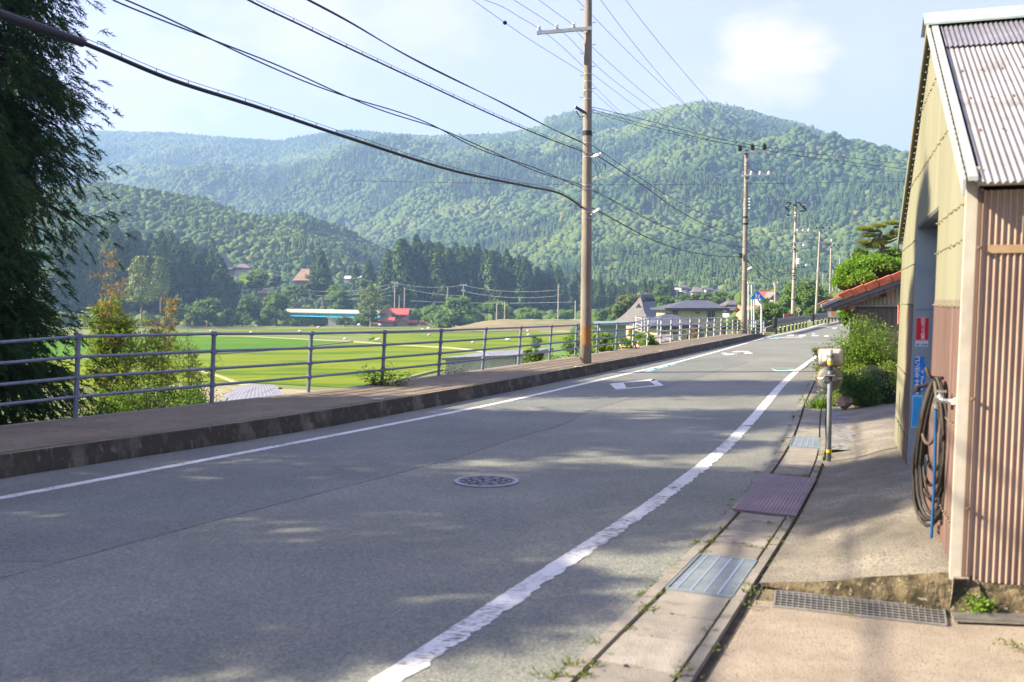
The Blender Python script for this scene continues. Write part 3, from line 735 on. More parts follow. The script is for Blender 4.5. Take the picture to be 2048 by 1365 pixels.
def railing(posts, label, group, m, fr=(.27, .50, .745, .985), name='pipe_railing', pr=.03, rr=.021, white_from=99):
    t = thing(name, posts[0][0], label, 'railing')
    for i, (b, tp) in enumerate(posts):
        mm = WRAIL if i >= white_from else m
        mb = MB(); d = (tp - b); mb.tube([b - Vector((0, 0, .05)), b + d * 1.005], pr, 10)
        po = mb.build('post', mm, t)
        for f in fr:
            cl = MB(); c = b + d * f; nx = posts[min(i + 1, len(posts) - 1)]; pv = posts[max(i - 1, 0)]
            dr = ((nx[0] + (nx[1] - nx[0]) * f) - (pv[0] + (pv[1] - pv[0]) * f)).normalized()
            cl.tube([c - dr * .035, c - dr * .03, c + dr * .05, c + dr * .055], [rr * 1.2, rr * 1.65, rr * 1.65, rr * 1.2], 8)
            cl.tube([c - d.normalized() * .035, c + d.normalized() * .035], pr * 1.25, 8)
            cl.build('clamp', m, po)
        if (i * 7) % 5 in (0, 2) and i < 14:
            c = b + d * 1.0; MB().lathe(c, [(.034, -.005), (.034, .012), (.012, .022)], 8).build('rusty_cap', RUST, po)
    for f in fr:
        mb = MB(); pts = [b + (tp - b) * f for b, tp in posts]
        if white_from < len(posts):
            mb.tube(pts[:white_from + 1], rr, 10); mb.build('rail', m, t)
            mb = MB(); mb.tube(pts[white_from:], rr, 10); mb.build('rail', WRAIL, t)
        else: mb.tube(pts, rr, 10); mb.build('rail', m, t)
    return t
# the spans near a post sag a little: insert the real posts only
railing(posts, 'long grey blue pipe railing along the raised walkway, rust on its nearest post tops', None, RAIL, white_from=14)
# landing and ramp on the valley side with its own pale railing
def off_pt(y, d): return Vector((outer(y) - d, y + d * .42, 0))
rp = []
for px, ty, Y in ((1272, 633.5, 43), (1290, 634, 44), (1316, 636, 45), (1343, 638.5, 46), (1363, 641, 47)):
    tp = W(px, ty, Y); rp.append((Vector((tp.x - .03, Y, tp.z - 1.1)), tp))
railing(rp, 'pale pipe railing on the outer side of the landing beside the walkway', None, WRAIL)
rp = []
for px, ty, Y in ((1284, 636, 36.6), (1273.5, 634.5, 42.0)):
    tp = W(px, ty, Y); rp.append((Vector((tp.x - .03, Y, tp.z - 1.08)), tp))
railing(rp, 'short pale railing across the near end of the landing', None, WRAIL, pr=.022, rr=.014)
mb = MB(); mb.prism([(p_.x, p_.y, .0) for p_ in (W(1282, 690, 36.4), W(1271, 690, 43.2), W(1345, 690, 46.5), W(1347, 690, 39.4), W(1300, 690, 35.2))], (0, 0, 1), .17); tag(mb.build('landing_slab', CONC), 'pale concrete landing slab built out from the walkway towards the valley', 'landing')

# ------------------------------------------------------------------ utility poles
POLE = mat('pole_concrete', (.155, .135, .11), (.25, .22, .185), scale=2.5, rough=.85, bump=.3, bscale=50, spots=(.12, .09, .065), sscale=10, sth=.6, sw=.1, stretch=(1, 1, .25))
POLE2 = mat('pole_concrete_pale', (.26, .23, .19), (.38, .34, .29), scale=2.5, rough=.85, stretch=(1, 1, .25))
STEEL = mat('arm_steel', (.42, .43, .42), (.58, .58, .56), scale=6, rough=.45, metal=.3)
DARK = mat('black_rubber', (.014, .014, .016), rough=.5)
PORC = mat('white_porcelain', (.62, .62, .6), rough=.25, spec=.6)
BAND = mat('steel_band', (.35, .35, .34), rough=.4, metal=.7)
def insul(mb, p, k=1.0, up=1):
    mb.lathe(p, [(.012 * k, 0), (.045 * k, .02 * k), (.05 * k, .045 * k), (.028 * k, .055 * k), (.042 * k, .075 * k), (.045 * k, .095 * k), (.02 * k, .11 * k), (.02 * k, .13 * k)], 10)
def pole_base(name, b, tp, r0, r1, label, m=POLE, n=20):
    t = thing(name, b, label, 'utility pole', 'utility poles along the road')
    mb = MB(); k = 10; mb.tube([b.lerp(tp, i / k) - Vector((0, 0, .1 if i == 0 else 0)) for i in range(k + 1)], [r0 + (r1 - r0) * i / k for i in range(k + 1)], n)
    mb.build('shaft', m, t, smooth=True)
    return t
def arm(t, a, b, ins, k=1.0, m=STEEL, insm=PORC, w=.075, brace=None):
    mb = MB(); mb.beam(a, b, w, w)
    if brace: mb.beam(brace[0], brace[1], .03, .03)
    c = mb.build('crossarm', m, t)
    for p in ins:
        i = MB(); insul(i, p, k); i.build('insulator', insm, t)
    return c
def bands(t, b, tp, r, zs, h=.03, m=BAND, name='band'):
    mb = MB(); d = tp - b
    for z in zs:
        u = (z - b.z) / d.z; c = b.lerp(tp, u); rr = r(u)
        mb.tube([c, c + d.normalized() * h], rr, 18)
    return mb.build(name, m, t)
# pole 1
Y1 = 23.55
b1 = Vector(((1171.5 - 1024) / FPX * Y1, Y1, .2)); t1 = W(1177, -78, Y1)
rad1 = lambda u: .138 + (.082 - .138) * u + .004
P1 = pole_base('utility_pole', b1, t1, .138, .082, 'brown concrete utility pole standing on the walkway, the nearest and tallest of the row')
zof = lambda py, Y: EYE - (py - 603) / FPX * Y * 1.0
def on1(py): 
    z = W(1174, py, Y1).z; u = (z - b1.z) / (t1.z - b1.z); return b1.lerp(t1, u)
bands(P1, b1, t1, lambda u: rad1(u) + .002, [on1(p).z for p in (150, 165, 183, 200, 288, 309, 316, 372, 380, 426, 438, 730)], .022)
bands(P1, b1, t1, lambda u: rad1(u) + .003, [on1(272).z], .11, DARK, 'dark_band')
bands(P1, b1, t1, lambda u: rad1(u) + .003, [on1(668).z], .004, PORC, 'wire_tie')
sg = MB(); c = on1(668); d = Vector((-.25, -1, 0)).normalized()
mbp = []
for i in range(9):
    a = R(-150 + 12 * i + 22); mbp.append(Vector((math.cos(a), math.sin(a), 0)) * .146)
vs = [on1(690) + v for v in mbp] + [on1(652) + v for v in mbp]
sg.add(vs, [(i, i + 1, 10 + i, 9 + i) for i in range(8)]).build('wrapped_plate', mat('amber_plate', (.22, .10, .025), (.30, .15, .04), scale=10, rough=.5), P1)
bo = MB()
for i, py in enumerate(range(20, 470, 22)):
    p = on1(py + (i % 2) * 4); s = 1 if i % 2 else -1; bo.tube([p, p + Vector((s * .17, 0, 0)), p + Vector((s * .17, 0, .03))], .007, 6)
for py in (510, 560, 592, 620, 645): p = on1(py); bo.tube([p + Vector((.01, -.13, 0)), p + Vector((.01, -.15, 0))], .016, 6)
bo.build('step_bolts', mat('bolt_steel', (.12, .11, .10), rough=.6, metal=.5), P1)
a1 = W(1073, 66.5, Y1 - .14); a2 = W(1184, 57, Y1 - .14)
ins1 = [W(1078, 62.5, Y1 - .14), W(1113, 59.5, Y1 - .14), W(1147, 56.8, Y1 - .14)]
arm(P1, a1, a2, [p + Vector((0, 0, .0)) for p in ins1], 1.0, STEEL)
arm(P1, W(1120, -50, Y1 - .12), W(1236, -56, Y1 - .12), [W(1130, -56, Y1 - .12), W(1180, -58, Y1 - .12), W(1226, -60, Y1 - .12)], 1.3, STEEL, DARK)
ex = MB(); ex.beam(W(1150, 214, Y1 - .35), W(1170, 226, Y1 - .1), .05, .05); ex.tube([W(1152, 222, Y1 - .3), W(1160, 236, Y1 - .2), W(1169, 232, Y1 - .1)], .012, 6)
ex.build('dead_end_bracket', mat('dark_steel', (.05, .05, .05), rough=.5, metal=.5), P1)
lampm = mat('lamp_glass', (.62, .63, .6), rough=.3)
for (x0, y0, x1, y1) in ((1182, 315, 1203, 308), (1182, 430, 1200, 418)):
    q0 = W(x0, y0, Y1 - .1); q1 = W(x1, y1, Y1 - .35); s = MB(); s.tube([q0, q0.lerp(q1, .3), q0.lerp(q1, .32), q1], [.016, .016, .042, .036], 8); s.build('bracket_lamp', lampm, P1)
ex = MB()
for a, b in (((1184, 319), (1197, 358)), ((1190, 322), (1203, 352)), ((1197, 322), (1212, 335)), ((1203, 352), (1212, 328))):
    ex.tube(spline([W(a[0], a[1], Y1 - .15), W((a[0] + b[0]) / 2 + 3, (a[1] + b[1]) / 2, Y1 - .18), W(b[0], b[1], Y1 - .2)], 5), .006, 5)
ex.build('hanging_leads', DARK, P1)
# pole 2
Y2 = 45.8
b2 = Vector(((1487.5 - 1024) / FPX * Y2, Y2, .2)); t2 = W(1493, 300, Y2); r2 = lambda u: .135 - .055 * u
P2 = pole_base('utility_pole', b2, t2, .135, .085, 'brown utility pole with two steel arms, second along the walkway, beside the blue crossing sign')
on = lambda b, t, Y: (lambda py: (lambda z: b.lerp(t, (z - b.z) / (t.z - b.z)))(W(1500, py, Y).z))
on2 = on(b2, t2, Y2)
bands(P2, b2, t2, lambda u: r2(u) + .006, [on2(p).z for p in (330, 350, 362, 372, 400, 418, 438, 462, 480, 498, 516, 545, 560, 660)], .03)
bands(P2, b2, t2, lambda u: r2(u) + .02, [on2(450).z, on2(437).z], .08, DARK, 'dark_band')
I2 = [W(1480, 303, Y2 - .12), W(1505, 301, Y2 - .12), W(1529, 300, Y2 - .12)]
arm(P2, W(1478, 306, Y2 - .12), W(1532, 302, Y2 - .12), I2, 2.3, STEEL, DARK, brace=(W(1494, 322, Y2 - .1), W(1508, 306, Y2 - .1)))
I2b = [W(1502.6, 351, Y2 - .12), W(1520, 351, Y2 - .12), W(1537.5, 351, Y2 - .12)]
arm(P2, W(1485, 352, Y2 - .12), W(1541, 350, Y2 - .12), I2b, 1.5, STEEL, PORC, brace=(W(1491, 366, Y2 - .1), W(1505, 353, Y2 - .1)))
s = MB(); q0 = W(1494, 540, Y2 - .1); q1 = W(1504, 535, Y2 - .4); s.tube([q0, q0.lerp(q1, .35), q0.lerp(q1, .37), q1], [.016, .016, .05, .045], 8); s.build('bracket_lamp', lampm, P2)
s = MB()
for k in range(4): s.lathe(W(1499, 398 + k * 6.3, Y2 - .1), [(.03, -.03), (.045, 0), (.03, .03)], 8)
s.build('disc_insulators', PORC, P2)
s = MB(); s.box(W(1481.5, 512, Y2 - .15), (.14, .14, .22)); s.build('splice_box', DARK, P2)
# pole 3
Y3 = 74.5
b3 = Vector(((1585 - 1024) / FPX * Y3, Y3, .1)); t3 = W(1592, 412, Y3)
P3 = pole_base('utility_pole', b3, t3, .14, .09, 'grey utility pole with a white transformer can and a crown of black insulators', POLE2, 14)
on3 = on(b3, t3, Y3)
I3 = [W(1577, 415, Y3 - .1), W(1592, 411, Y3 - .1), W(1608, 415, Y3 - .1)]
arm(P3, W(1572, 412, Y3 - .1), W(1612, 410, Y3 - .1), I3, 1.2, STEEL, DARK)
s = MB()
for (x, y_, dx, dy) in ((1573, 406, 5, 0), (1582, 406, -3, 4), (1571, 413, 2, 6), (1575, 417, 3, 4), (1579, 420, -2, 3), (1591, 406, 6, -1), (1599, 406, 3, 5), (1601, 409, 3, 4), (1605, 413, 4, 5), (1609, 416, 3, 5), (1600, 424, 7, -2), (1586, 410, 6, 2)):
    s.tube([W(x, y_, Y3 - .3), W(x + dx * 1.2, y_ + dy * 1.2, Y3 - .3)], .055, 6)
s.build('cable_heads', DARK, P3)
arm(P3, W(1575, 434, Y3 - .1), W(1592, 434, Y3 - .1), [W(1576, 433, Y3 - .1)], 1.6, STEEL, DARK)
I3b = [W(1595, 464, Y3 - .1), W(1606, 464, Y3 - .1), W(1617, 464, Y3 - .1)]
arm(P3, W(1586, 465, Y3 - .1), W(1622, 465, Y3 - .1), I3b, 1.8, STEEL, PORC)
arm(P3, W(1580, 486, Y3 - .1), W(1611, 486, Y3 - .1), [], 1); arm(P3, W(1580, 496, Y3 - .1), W(1611, 496, Y3 - .1), [W(1607, 494, Y3 - .1)], 2, STEEL, PORC)
s = MB(); s.lathe(W(1596.5, 529, Y3 - .25), [(.10, 0), (.17, .02), (.17, .36), (.12, .42), (.05, .44)], 14); s.build('transformer_can', PORC, P3)
s = MB(); s.lathe(W(1612, 535, Y3 - .3), [(.03, 0), (.13, .10), (.13, .2), (.05, .25)], 10); s.tube([W(1604, 531, Y3 - .3), W(1621, 531, Y3 - .3)], .035, 6); s.build('switch_gear', PORC, P3)
s = MB(); s.tube([W(1593.5, 505, Y3 - .15), W(1593, 535, Y3 - .15)], .025, 6); s.build('conduit', STEEL, P3)
bands(P3, b3, t3, lambda u: .145 - .05 * u, [on3(p).z for p in (430, 470, 500, 505, 540, 548, 552, 560, 600)], .05, DARK)
# pole 4..n
def far_pole(Y, bx, by, tx, ty, arms, label, r=(.13, .085), m=POLE2):
    b = W(bx, by, Y); tp = W(tx, ty, Y); t = pole_base('utility_pole', b, tp, r[0], r[1], label, m, 10)
    for (x0, x1, y_, ins) in arms:
        arm(t, W(x0, y_, Y - .1), W(x1, y_, Y - .1), [W(x, y_ - 1, Y - .1) for x in ins], 1.9 if Y < 130 else 2.6, STEEL, DARK if y_ < ty + 8 else PORC, w=.08 if Y < 130 else .12)
    return t, b, tp
P4 = far_pole(101, 1631.5, 633, 1640, 460, [(1633, 1659, 460, (1633, 1646, 1659)), (1636, 1663, 485, (1663,))], 'grey utility pole with three dark insulators on its top arm, just beyond the transformer pole')
P5 = far_pole(133, 1659, 622, 1662, 495, [(1658, 1677, 494, (1658, 1668, 1677)), (1661, 1688, 516, ())], 'slim grey utility pole fifth along the road, rising before the garden trees')
P6 = far_pole(165, 1678, 612, 1680, 512, [(1678, 1697, 512.5, (1680, 1688, 1697)), (1679, 1690, 528, ()), (1674, 1684, 545, ())], 'distant utility pole with two wide arms left of the clipped garden tree')
P7 = far_pole(190, 1645, 612, 1646.5, 546, [(1645, 1660, 547, (1648, 1654)), (1644, 1660, 558, ())], 'distant utility pole between the fourth and fifth poles, with two short arms')
P8 = far_pole(215, 1665, 614, 1666, 541, [(1661, 1670, 549, ())], 'thin pale distant pole beside the fifth utility pole')
# valley poles
VP = [(1116, 641, 1117, 569, 300, [(1113, 1121, 590, ()), (1115, 1119, 575, (1119,))], 'pale thin utility pole behind the brown field mound'),
      (926, 625, 927, 569, 330, [(918, 935, 571, (922, 927, 932)), (922, 931, 582, (924, 929))], 'utility pole with a transformer among shrubs left of the mound'),
      (789, 617, 790, 563, 345, [(783, 797, 566.5, (786, 790, 794)), (787, 796, 573, ())], 'utility pole with a wide arm standing behind the red roofed farmhouse'),
      (808, 622, 809.5, 577, 345, [], 'bare thin pole right of the red roofed farmhouse'),
      (798, 614, 799, 593, 345, [], 'short bare pole close behind the red roof'),
      (1150.5, 656, 1151, 602, 290, [], 'bare brown pole just left of the nearest utility pole'),
      (1009, 636, 1010, 603, 310, [], 'bare pole on the crest of the brown mound'),
      (993, 639, 994, 606, 305, [], 'thin pale stake like pole left of the bare pole on the mound'),
      (891, 624, 896, 575, 340, [], 'leaning thin pole left of the shrub covered transformer pole'),
      (1307.5, 597, 1308, 568, 420, [], 'thin pale pole between the grey thatched house and the white houses'),
      (1358, 592, 1359, 560, 430, [], 'dark thin pole among the far white houses'),
      (1404, 592, 1404.5, 569, 430, [], 'thin pale pole right of the pinkish far house'),
      (1550, 622, 1550.5, 569, 150, [(1547, 1557, 569, (1549, 1555)), (1548, 1553, 574, ())], 'pale utility pole rising behind the shrub beside the blue sign'),
      (508, 582, 509, 556, 420, [(503, 515, 556, (505, 512)), (505, 513, 562, ())], 'small utility pole on the hillside below the white walled house'),
      (1436, 590, 1436.5, 572, 440, [], 'short thin pole by the easternmost far houses')]
for (bx, by, tx, ty, Y, arms, lb) in VP:
    b = W(bx, by, Y); tp = W(tx, ty, Y); t = thing('utility_pole', b, lb, 'utility pole', 'utility poles in the valley')
    MB().tube([b - Vector((0, 0, 1)), tp], [.20, .15], 8).build('shaft', POLE2, t)
    for (x0, x1, y_, ins) in arms: arm(t, W(x0, y_, Y), W(x1, y_, Y), [W(x, y_, Y) for x in ins], 3.2, STEEL, PORC, w=.16)
# three pale poles of lamps by the sign
for (x, y0, y1, Y, c, lb) in ((1497, 668, 566, 62, 4, 'pale lamp post closest to the second utility pole'), (1503.5, 660, 570, 70, 0, 'pale straight post behind the blue crossing sign'), (1508, 655, 592, 66, -5, 'short pale post with a bent top left of the blue sign')):
    b = W(x, y0, Y); t = thing('lamp_post', b, lb, 'lamp post')
    pts = [b, W(x, y1 + 6, Y), W(x + c * .3, y1 + 1, Y), W(x + c, y1, Y)]
    MB().tube(pts, .055, 8).build('shaft', WRAIL, t)
    if c: MB().box(pts[-1], (.4, .2, .12)).build('lamp_head', lampm, t)

# ------------------------------------------------------------------ cables
CAB = mat('black_cable', (.012, .012, .014), rough=.45)
CABG = mat('grey_wire', (.055, .06, .065), rough=.5)
CABT = mat('green_wire', (.07, .25, .25), rough=.5)
PREV = (-10.6, -4.0)
A1 = (b1.x, b1.y); A2_ = (b2.x, b2.y); A3_ = (b3.x, b3.y)
def cable(label, r, segs, m=CAB, wob=0, twist=0, name='overhead_cable', cat='cable', ext=None, hang=0):
    """segs: list of (planeA, planeB, pixel list)"""
    pts = []
    for (A, B, px) in segs:
        q_ = [WP(x, y, A, B) for x, y in px]
        if ext and not pts:      # carry the sagging curve on to the pole behind the camera
            ss = np.array([(v.x - A[0]) * (B[0] - A[0]) + (v.y - A[1]) * (B[1] - A[1]) for v in q_]) / math.hypot(B[0] - A[0], B[1] - A[1]); zz = np.array([v.z for v in q_])
            cf = np.polyfit(ss, zz, 2); Lp = math.hypot(B[0] - A[0], B[1] - A[1]); e = []
            for f in (1.0, .75, .5, .25):
                s_ = ss[0] + (Lp - ss[0]) * f; u = s_ / Lp; e.append(Vector((A[0] + (B[0] - A[0]) * u, A[1] + (B[1] - A[1]) * u, float(np.polyval(cf, s_)) + (zz[0] - float(np.polyval(cf, ss[0]))))))
            q_ = e + q_
        pts += q_
    sp = spline(pts, 14)
    t = tag(None or bpy.data.objects.new('tmp', None)) if False else None
    mb = MB()
    if twist:
        for ph in (0, math.pi):
            L = 0; o = []
            for i, p in enumerate(sp):
                if i: L += (p - sp[i - 1]).length
                o.append(p + Vector((0, math.cos(L * twist + ph), math.sin(L * twist + ph))) * wob)
            mb.tube(o, r, 6)
    else:
        mb.tube(sp, r, 7)
    o = mb.build(name, m, smooth=True); tag(o, label, cat, 'overhead cables')
    return o, sp
def lashed(o, sp, off, rr, step, hook=True):
    """thin messenger above with rings, as a part of the cable"""
    mb = MB(); up = [p + Vector((0, 0, off)) for p in sp]; mb.tube(up, rr, 5)
    L = 0; nxt = step
    for i in range(1, len(sp)):
        seg = (sp[i] - sp[i - 1]).length
        while L + seg > nxt:
            p = sp[i - 1].lerp(sp[i], (nxt - L) / seg); mb.tube([p + Vector((0, 0, -.01)), p + Vector((0, .004, off))], rr * 1.2, 4); nxt += step
        L += seg
    mb.build('messenger', CAB, o)
PA = (PREV[0] + .2, PREV[1]); A1a = (b1.x - .12, b1.y - .02)
o, sp = cable('thickest black telephone cable, lowest of the overhead lines', .024, [(A1a, PA, [(-60, 3), (0, 29), (165, 86), (344, 160), (516, 215), (700, 277), (900, 340), (1050, 372), (1110, 384), (1140, 398), (1166, 417)])], ext=1.2)
lashed(o, sp, .055, .004, .5)
# thick wrapped part close to the camera, holes in its sleeve
mb = MB(); k = [WP(x, y, A1a, PA) for x, y in ((-60, 3), (0, 29), (80, 56), (165, 86))]; mb.tube(spline(k, 10), .046, 12); 
mb.build('protective_sleeve', mat('cable_sleeve', (.015, .016, .02), (.025, .026, .032), scale=30, rough=.5), o)
cable('thick black telephone cable between the first two poles, sagging lowest', .016, [(A1, A2_, [(1180, 416), (1200, 424), (1256, 455), (1300, 478), (1355, 498), (1400, 508), (1440, 513), (1472, 513.5), (1485, 512)])])
o, sp = cable('loosely twisted pair of cables third from the top on the left', .009, [(A1a, PA, [(150, -40), (238, 0), (344, 45), (516, 119), (700, 196), (860, 250), (960, 296), (1080, 343), (1168, 375)])], wob=.03, twist=1.1, ext=2)
o, sp = cable('twisted pair of cables between the first two poles above the lowest cable', .008, [(A1, A2_, [(1180, 379), (1215, 396), (1290, 436), (1345, 460), (1400, 477), (1440, 487), (1487, 495)])], wob=.02, twist=1.6)
o, sp = cable('black cable with a lashed messenger wire, second from the top on the left', .013, [(A1a, PA, [(400, -56), (496, 0), (600, 50), (700, 98), (850, 168), (1000, 237), (1100, 279), (1168, 304)])], ext=2)
lashed(o, sp, .045, .004, .42)
cable('black cable running from the lamp bracket of the first pole to the second pole', .014, [(A1, A2_, [(1180, 305), (1200, 315), (1212, 323), (1290, 374), (1345, 414), (1400, 445), (1450, 466), (1486, 479)])])
o, sp = cable('single wavy black cable, topmost of the low lines on the left', .009, [(A1a, PA, [(520, -50), (616, 0), (700, 45), (830, 120), (1000, 204), (1100, 256), (1170, 288)])], wob=.008, twist=.9, ext=2)
cable('highest of the low black cables between the first two poles', .009, [(A1, A2_, [(1180, 288), (1250, 336), (1330, 388), (1400, 426), (1450, 447), (1487, 461)])])
# wires on the crossarm
lb = ['leftmost', 'middle', 'rightmost']
for i, (L_, R_) in enumerate(([( (925, -15), (1000, 12), (1040, 35), (1078, 58)), [(1078, 58), (1120, 90), (1167, 134), (1196, 157), (1300, 234), (1400, 298), (1450, 325), (1502.6, 346)]], [((985, -25), (1027, 0), (1070, 27), (1113, 55.5)), [(1113, 55.5), (1140, 78), (1167, 106), (1221, 156), (1300, 215), (1400, 285), (1460, 320), (1520, 346)]], [((1040, -25), (1077, 0), (1110, 24), (1147, 52)), [(1147, 52), (1167, 78), (1250, 154), (1320, 212), (1400, 271), (1460, 312), (1537.5, 346)]])):
    A = (ins1[i].x, ins1[i].y); B = (I2b[i].x, I2b[i].y); C = (A[0] - 12.3, A[1] - 27)
    cable('thin wire over the %s porcelain insulator of the first pole arm' % lb[i], .0055, [(C, A, L_), (A, B, R_[1:])], CABG, name='overhead_wire', cat='wire')
for i, pxs in enumerate(([(1125, -30), (1154, 0), (1183, 30), (1260, 108), (1330, 175), (1400, 236), (1480, 293)], [(1175, -32), (1201, 0), (1260, 78), (1330, 163), (1400, 238), (1450, 272), (1504.6, 292)], [(1226, -32), (1251, 0), (1320, 88), (1400, 182), (1460, 244), (1529, 291)])):
    B = (I2[i].x, I2[i].y); A = (W(pxs[0][0], 0, Y1 - .12).x, Y1 - .12)
    cable('high power wire ending on the %s black insulator of the second pole' % lb[i], .006, [(A, B, pxs)], CABG, name='overhead_wire', cat='wire')
for i, pxs in enumerate(([(1182, 166), (1250, 232), (1320, 286), (1400, 346), (1488, 398)], [(1182, 180), (1250, 240), (1320, 298), (1400, 357), (1488, 404)], [(1182, 214), (1250, 268), (1320, 318), (1400, 371), (1488, 414)])):
    cable('%s of three faint wires between the first two poles above the black cables' % ['uppermost', 'middle', 'lowest'][i], .004, [(A1, A2_, pxs)], CABG, name='overhead_wire', cat='wire')
cable('thin stay wire with a small insulator knob reaching the first pole from the upper left', .005, [((A1[0] - 12, A1[1] - 27), A1, [(900, -30), (945, 0), (1000, 39), (1060, 80), (1137, 128), (1172, 150)])], CABG, name='overhead_wire', cat='wire')
kn = MB(); p = WP(1010, 45.5, (A1[0] - 12, A1[1] - 27), A1); kn.lathe(p - Vector((0, 0, .04)), [(.02, 0), (.04, .02), (.04, .05), (.02, .07)], 8)
tag(kn.build('insulator_knob', DARK), 'small dark insulator knob on the stay wire left of the first pole', 'insulator')
XA = A1; XB = (15.0, 33.0)
for (pxs, m, lb_) in (([(1183, 214), (1300, 243), (1451, 281), (1600, 304), (1750, 322), (1900, 338)], CABG, 'upper thin wire crossing the road from the first pole towards the garage'), ([(1183, 219), (1300, 252), (1451, 287), (1600, 312), (1750, 331), (1900, 350)], CABG, 'middle thin wire crossing the road from the first pole towards the garage'), ([(1183, 224), (1300, 258), (1400, 279), (1531, 301), (1650, 322), (1750, 338), (1900, 358)], CABT, 'turquoise wire crossing the road from the first pole')):
    cable(lb_, .007, [(XA, XB, pxs)], m, name='overhead_wire', cat='wire')
cable('dark level wire crossing the whole view behind the poles', .011, [((0, 60), (30, 64), [(700, 362), (1040, 368), (1183, 370), (1490, 368), (1700, 365), (1950, 361)])], CABG, name='overhead_wire', cat='wire')
# further spans
def span(p, q_, sag, r, label, m=CABG, name='overhead_wire', cat='wire'):
    p, q_ = Vector(p), Vector(q_); pts = [p.lerp(q_, i / 16) - Vector((0, 0, sag * 4 * (i / 16) * (1 - i / 16))) for i in range(17)]
    return tag(MB().tube(pts, r, 5).build(name, m, smooth=True), label, cat, 'overhead cables')
I4 = [W(x, 458, 101) for x in (1633, 1646, 1659)]; I5 = [W(x, 493, 133) for x in (1658, 1668, 1677)]
for i in range(3):
    span(I2[i], I3[i], .5, .009, 'power wire from the %s black insulator of the second pole to the third pole' % lb[i])
    span(I2b[i], I3b[i], .55, .008, 'wire from the %s white insulator of the second pole to the third pole' % lb[i])
    span(I3[i], I4[i], .4, .011, '%s power wire between the third and fourth poles' % lb[i])
    span(I4[i], I5[i], .4, .013, '%s power wire between the fourth and fifth poles' % lb[i])
for i, (ya, yb, sg_, r) in enumerate(((461, 536, 1.3, .012), (479, 545, 1.2, .016), (495, 549, 1.1, .014), (500, 552, 1.5, .010), (514, 553, 1.5, .022))):
    span(on2(ya), on3(yb), sg_ * .55, r, '%s black cable between the second and third poles' % ords[i], CAB, 'overhead_cable', 'cable')
on4 = on(P4[1], P4[2], 101); on5 = on(P5[1], P5[2], 133)
for i, (ya, yb) in enumerate(((536, 545), (545, 552), (552, 556))):
    span(on3(ya), on4(yb), .9, .018, '%s black cable between the third and fourth poles' % ords[i], CAB, 'overhead_cable', 'cable')
    span(on4(yb), on5(560 + i * 4), .8, .02, '%s black cable between the fourth and fifth poles' % ords[i], CAB, 'overhead_cable', 'cable')
# valley lines
VW = mat('pale_wire', (.35, .37, .36), rough=.5)
for (a, b, Y0, Y1_, sag, lb_) in (((588, 577), (789, 567), 380, 345, 4, 'upper pale line across the valley left of the red roofed farmhouse'), ((560, 580), (789, 574), 385, 345, 5.5, 'lower pale line across the valley left of the red roofed farmhouse'), ((590, 592), (789, 590), 380, 345, 3, 'lowest pale line passing above the blue bridge'), ((790, 566), (926, 571), 345, 330, 2.2, 'upper pale line between the farmhouse pole and the shrub pole'), ((808, 577), (926, 592), 345, 330, 1.2, 'lower pale line between the bare pole and the shrub pole'), ((927, 571), (1117, 580), 330, 300, 2.5, 'upper pale line between the shrub pole and the pole behind the mound'), ((927, 583), (1117, 592), 330, 300, 2.5, 'lower pale line between the shrub pole and the pole behind the mound'), ((820, 602), (1151, 604), 345, 290, 1.2, 'long level pale line before the dark cedar wood'), ((1117, 580), (1308, 590), 300, 420, 3, 'pale line between the pole behind the mound and the grey thatched house')):
    span(W(a[0], a[1], Y0), W(b[0], b[1], Y1_), sag * .5, .03, lb_, VW)
# ------------------------------------------------------------------ traffic mirror
Ym = 10.36; bm = W(1657, 925, Ym); bm.z = .01
T_ = thing('traffic_mirror', bm, 'roadside mirror post seen from behind, a rounded rectangular mirror above a round one', 'traffic mirror')
PGREY = mat('grey_post_paint', (.20, .235, .25), (.28, .31, .33), scale=10, rough=.5, metal=.2)
MBACK = mat('mirror_back', (.34, .34, .33), (.45, .45, .43), scale=5, rough=.4, spec=.5)
MBACK2 = mat('mirror_back_grey', (.16, .17, .155), (.22, .23, .21), scale=6, rough=.45)
ORNG = mat('faded_orange_rim', (.20, .10, .055), (.30, .18, .11), scale=16, rough=.6)
YEL = mat('yellow_tape', (.50, .36, .02), (.62, .46, .05), scale=12, rough=.5)
top = W(1661, 700, Ym)
MB().tube([bm - Vector((0, 0, .05)), bm.lerp(top, .78), bm.lerp(top, 1.0)], [.026, .025, .022], 14).build('post', PGREY, T_, smooth=True)
tb = MB(); p = bm.lerp(top, .085); tb.tube([p, p + Vector((0, 0, .032))], .0275, 14); p = W(1660, 730, Ym); tb.tube([p, p + Vector((0, 0, .045))], .0275, 14); tb.build('yellow_tape', YEL, T_)
tb = MB(); p = W(1660, 741, Ym); tb.tube([p, p + Vector((0, 0, .05))], .029, 14); p = W(1659.5, 762, Ym); tb.tube([p, p + Vector((0, 0, .07))], .03, 12); tb.build('clamp', mat('dark_clamp', (.06, .07, .09), rough=.5, metal=.4), T_)
cc = W(1659.5, 757, Ym + .06)
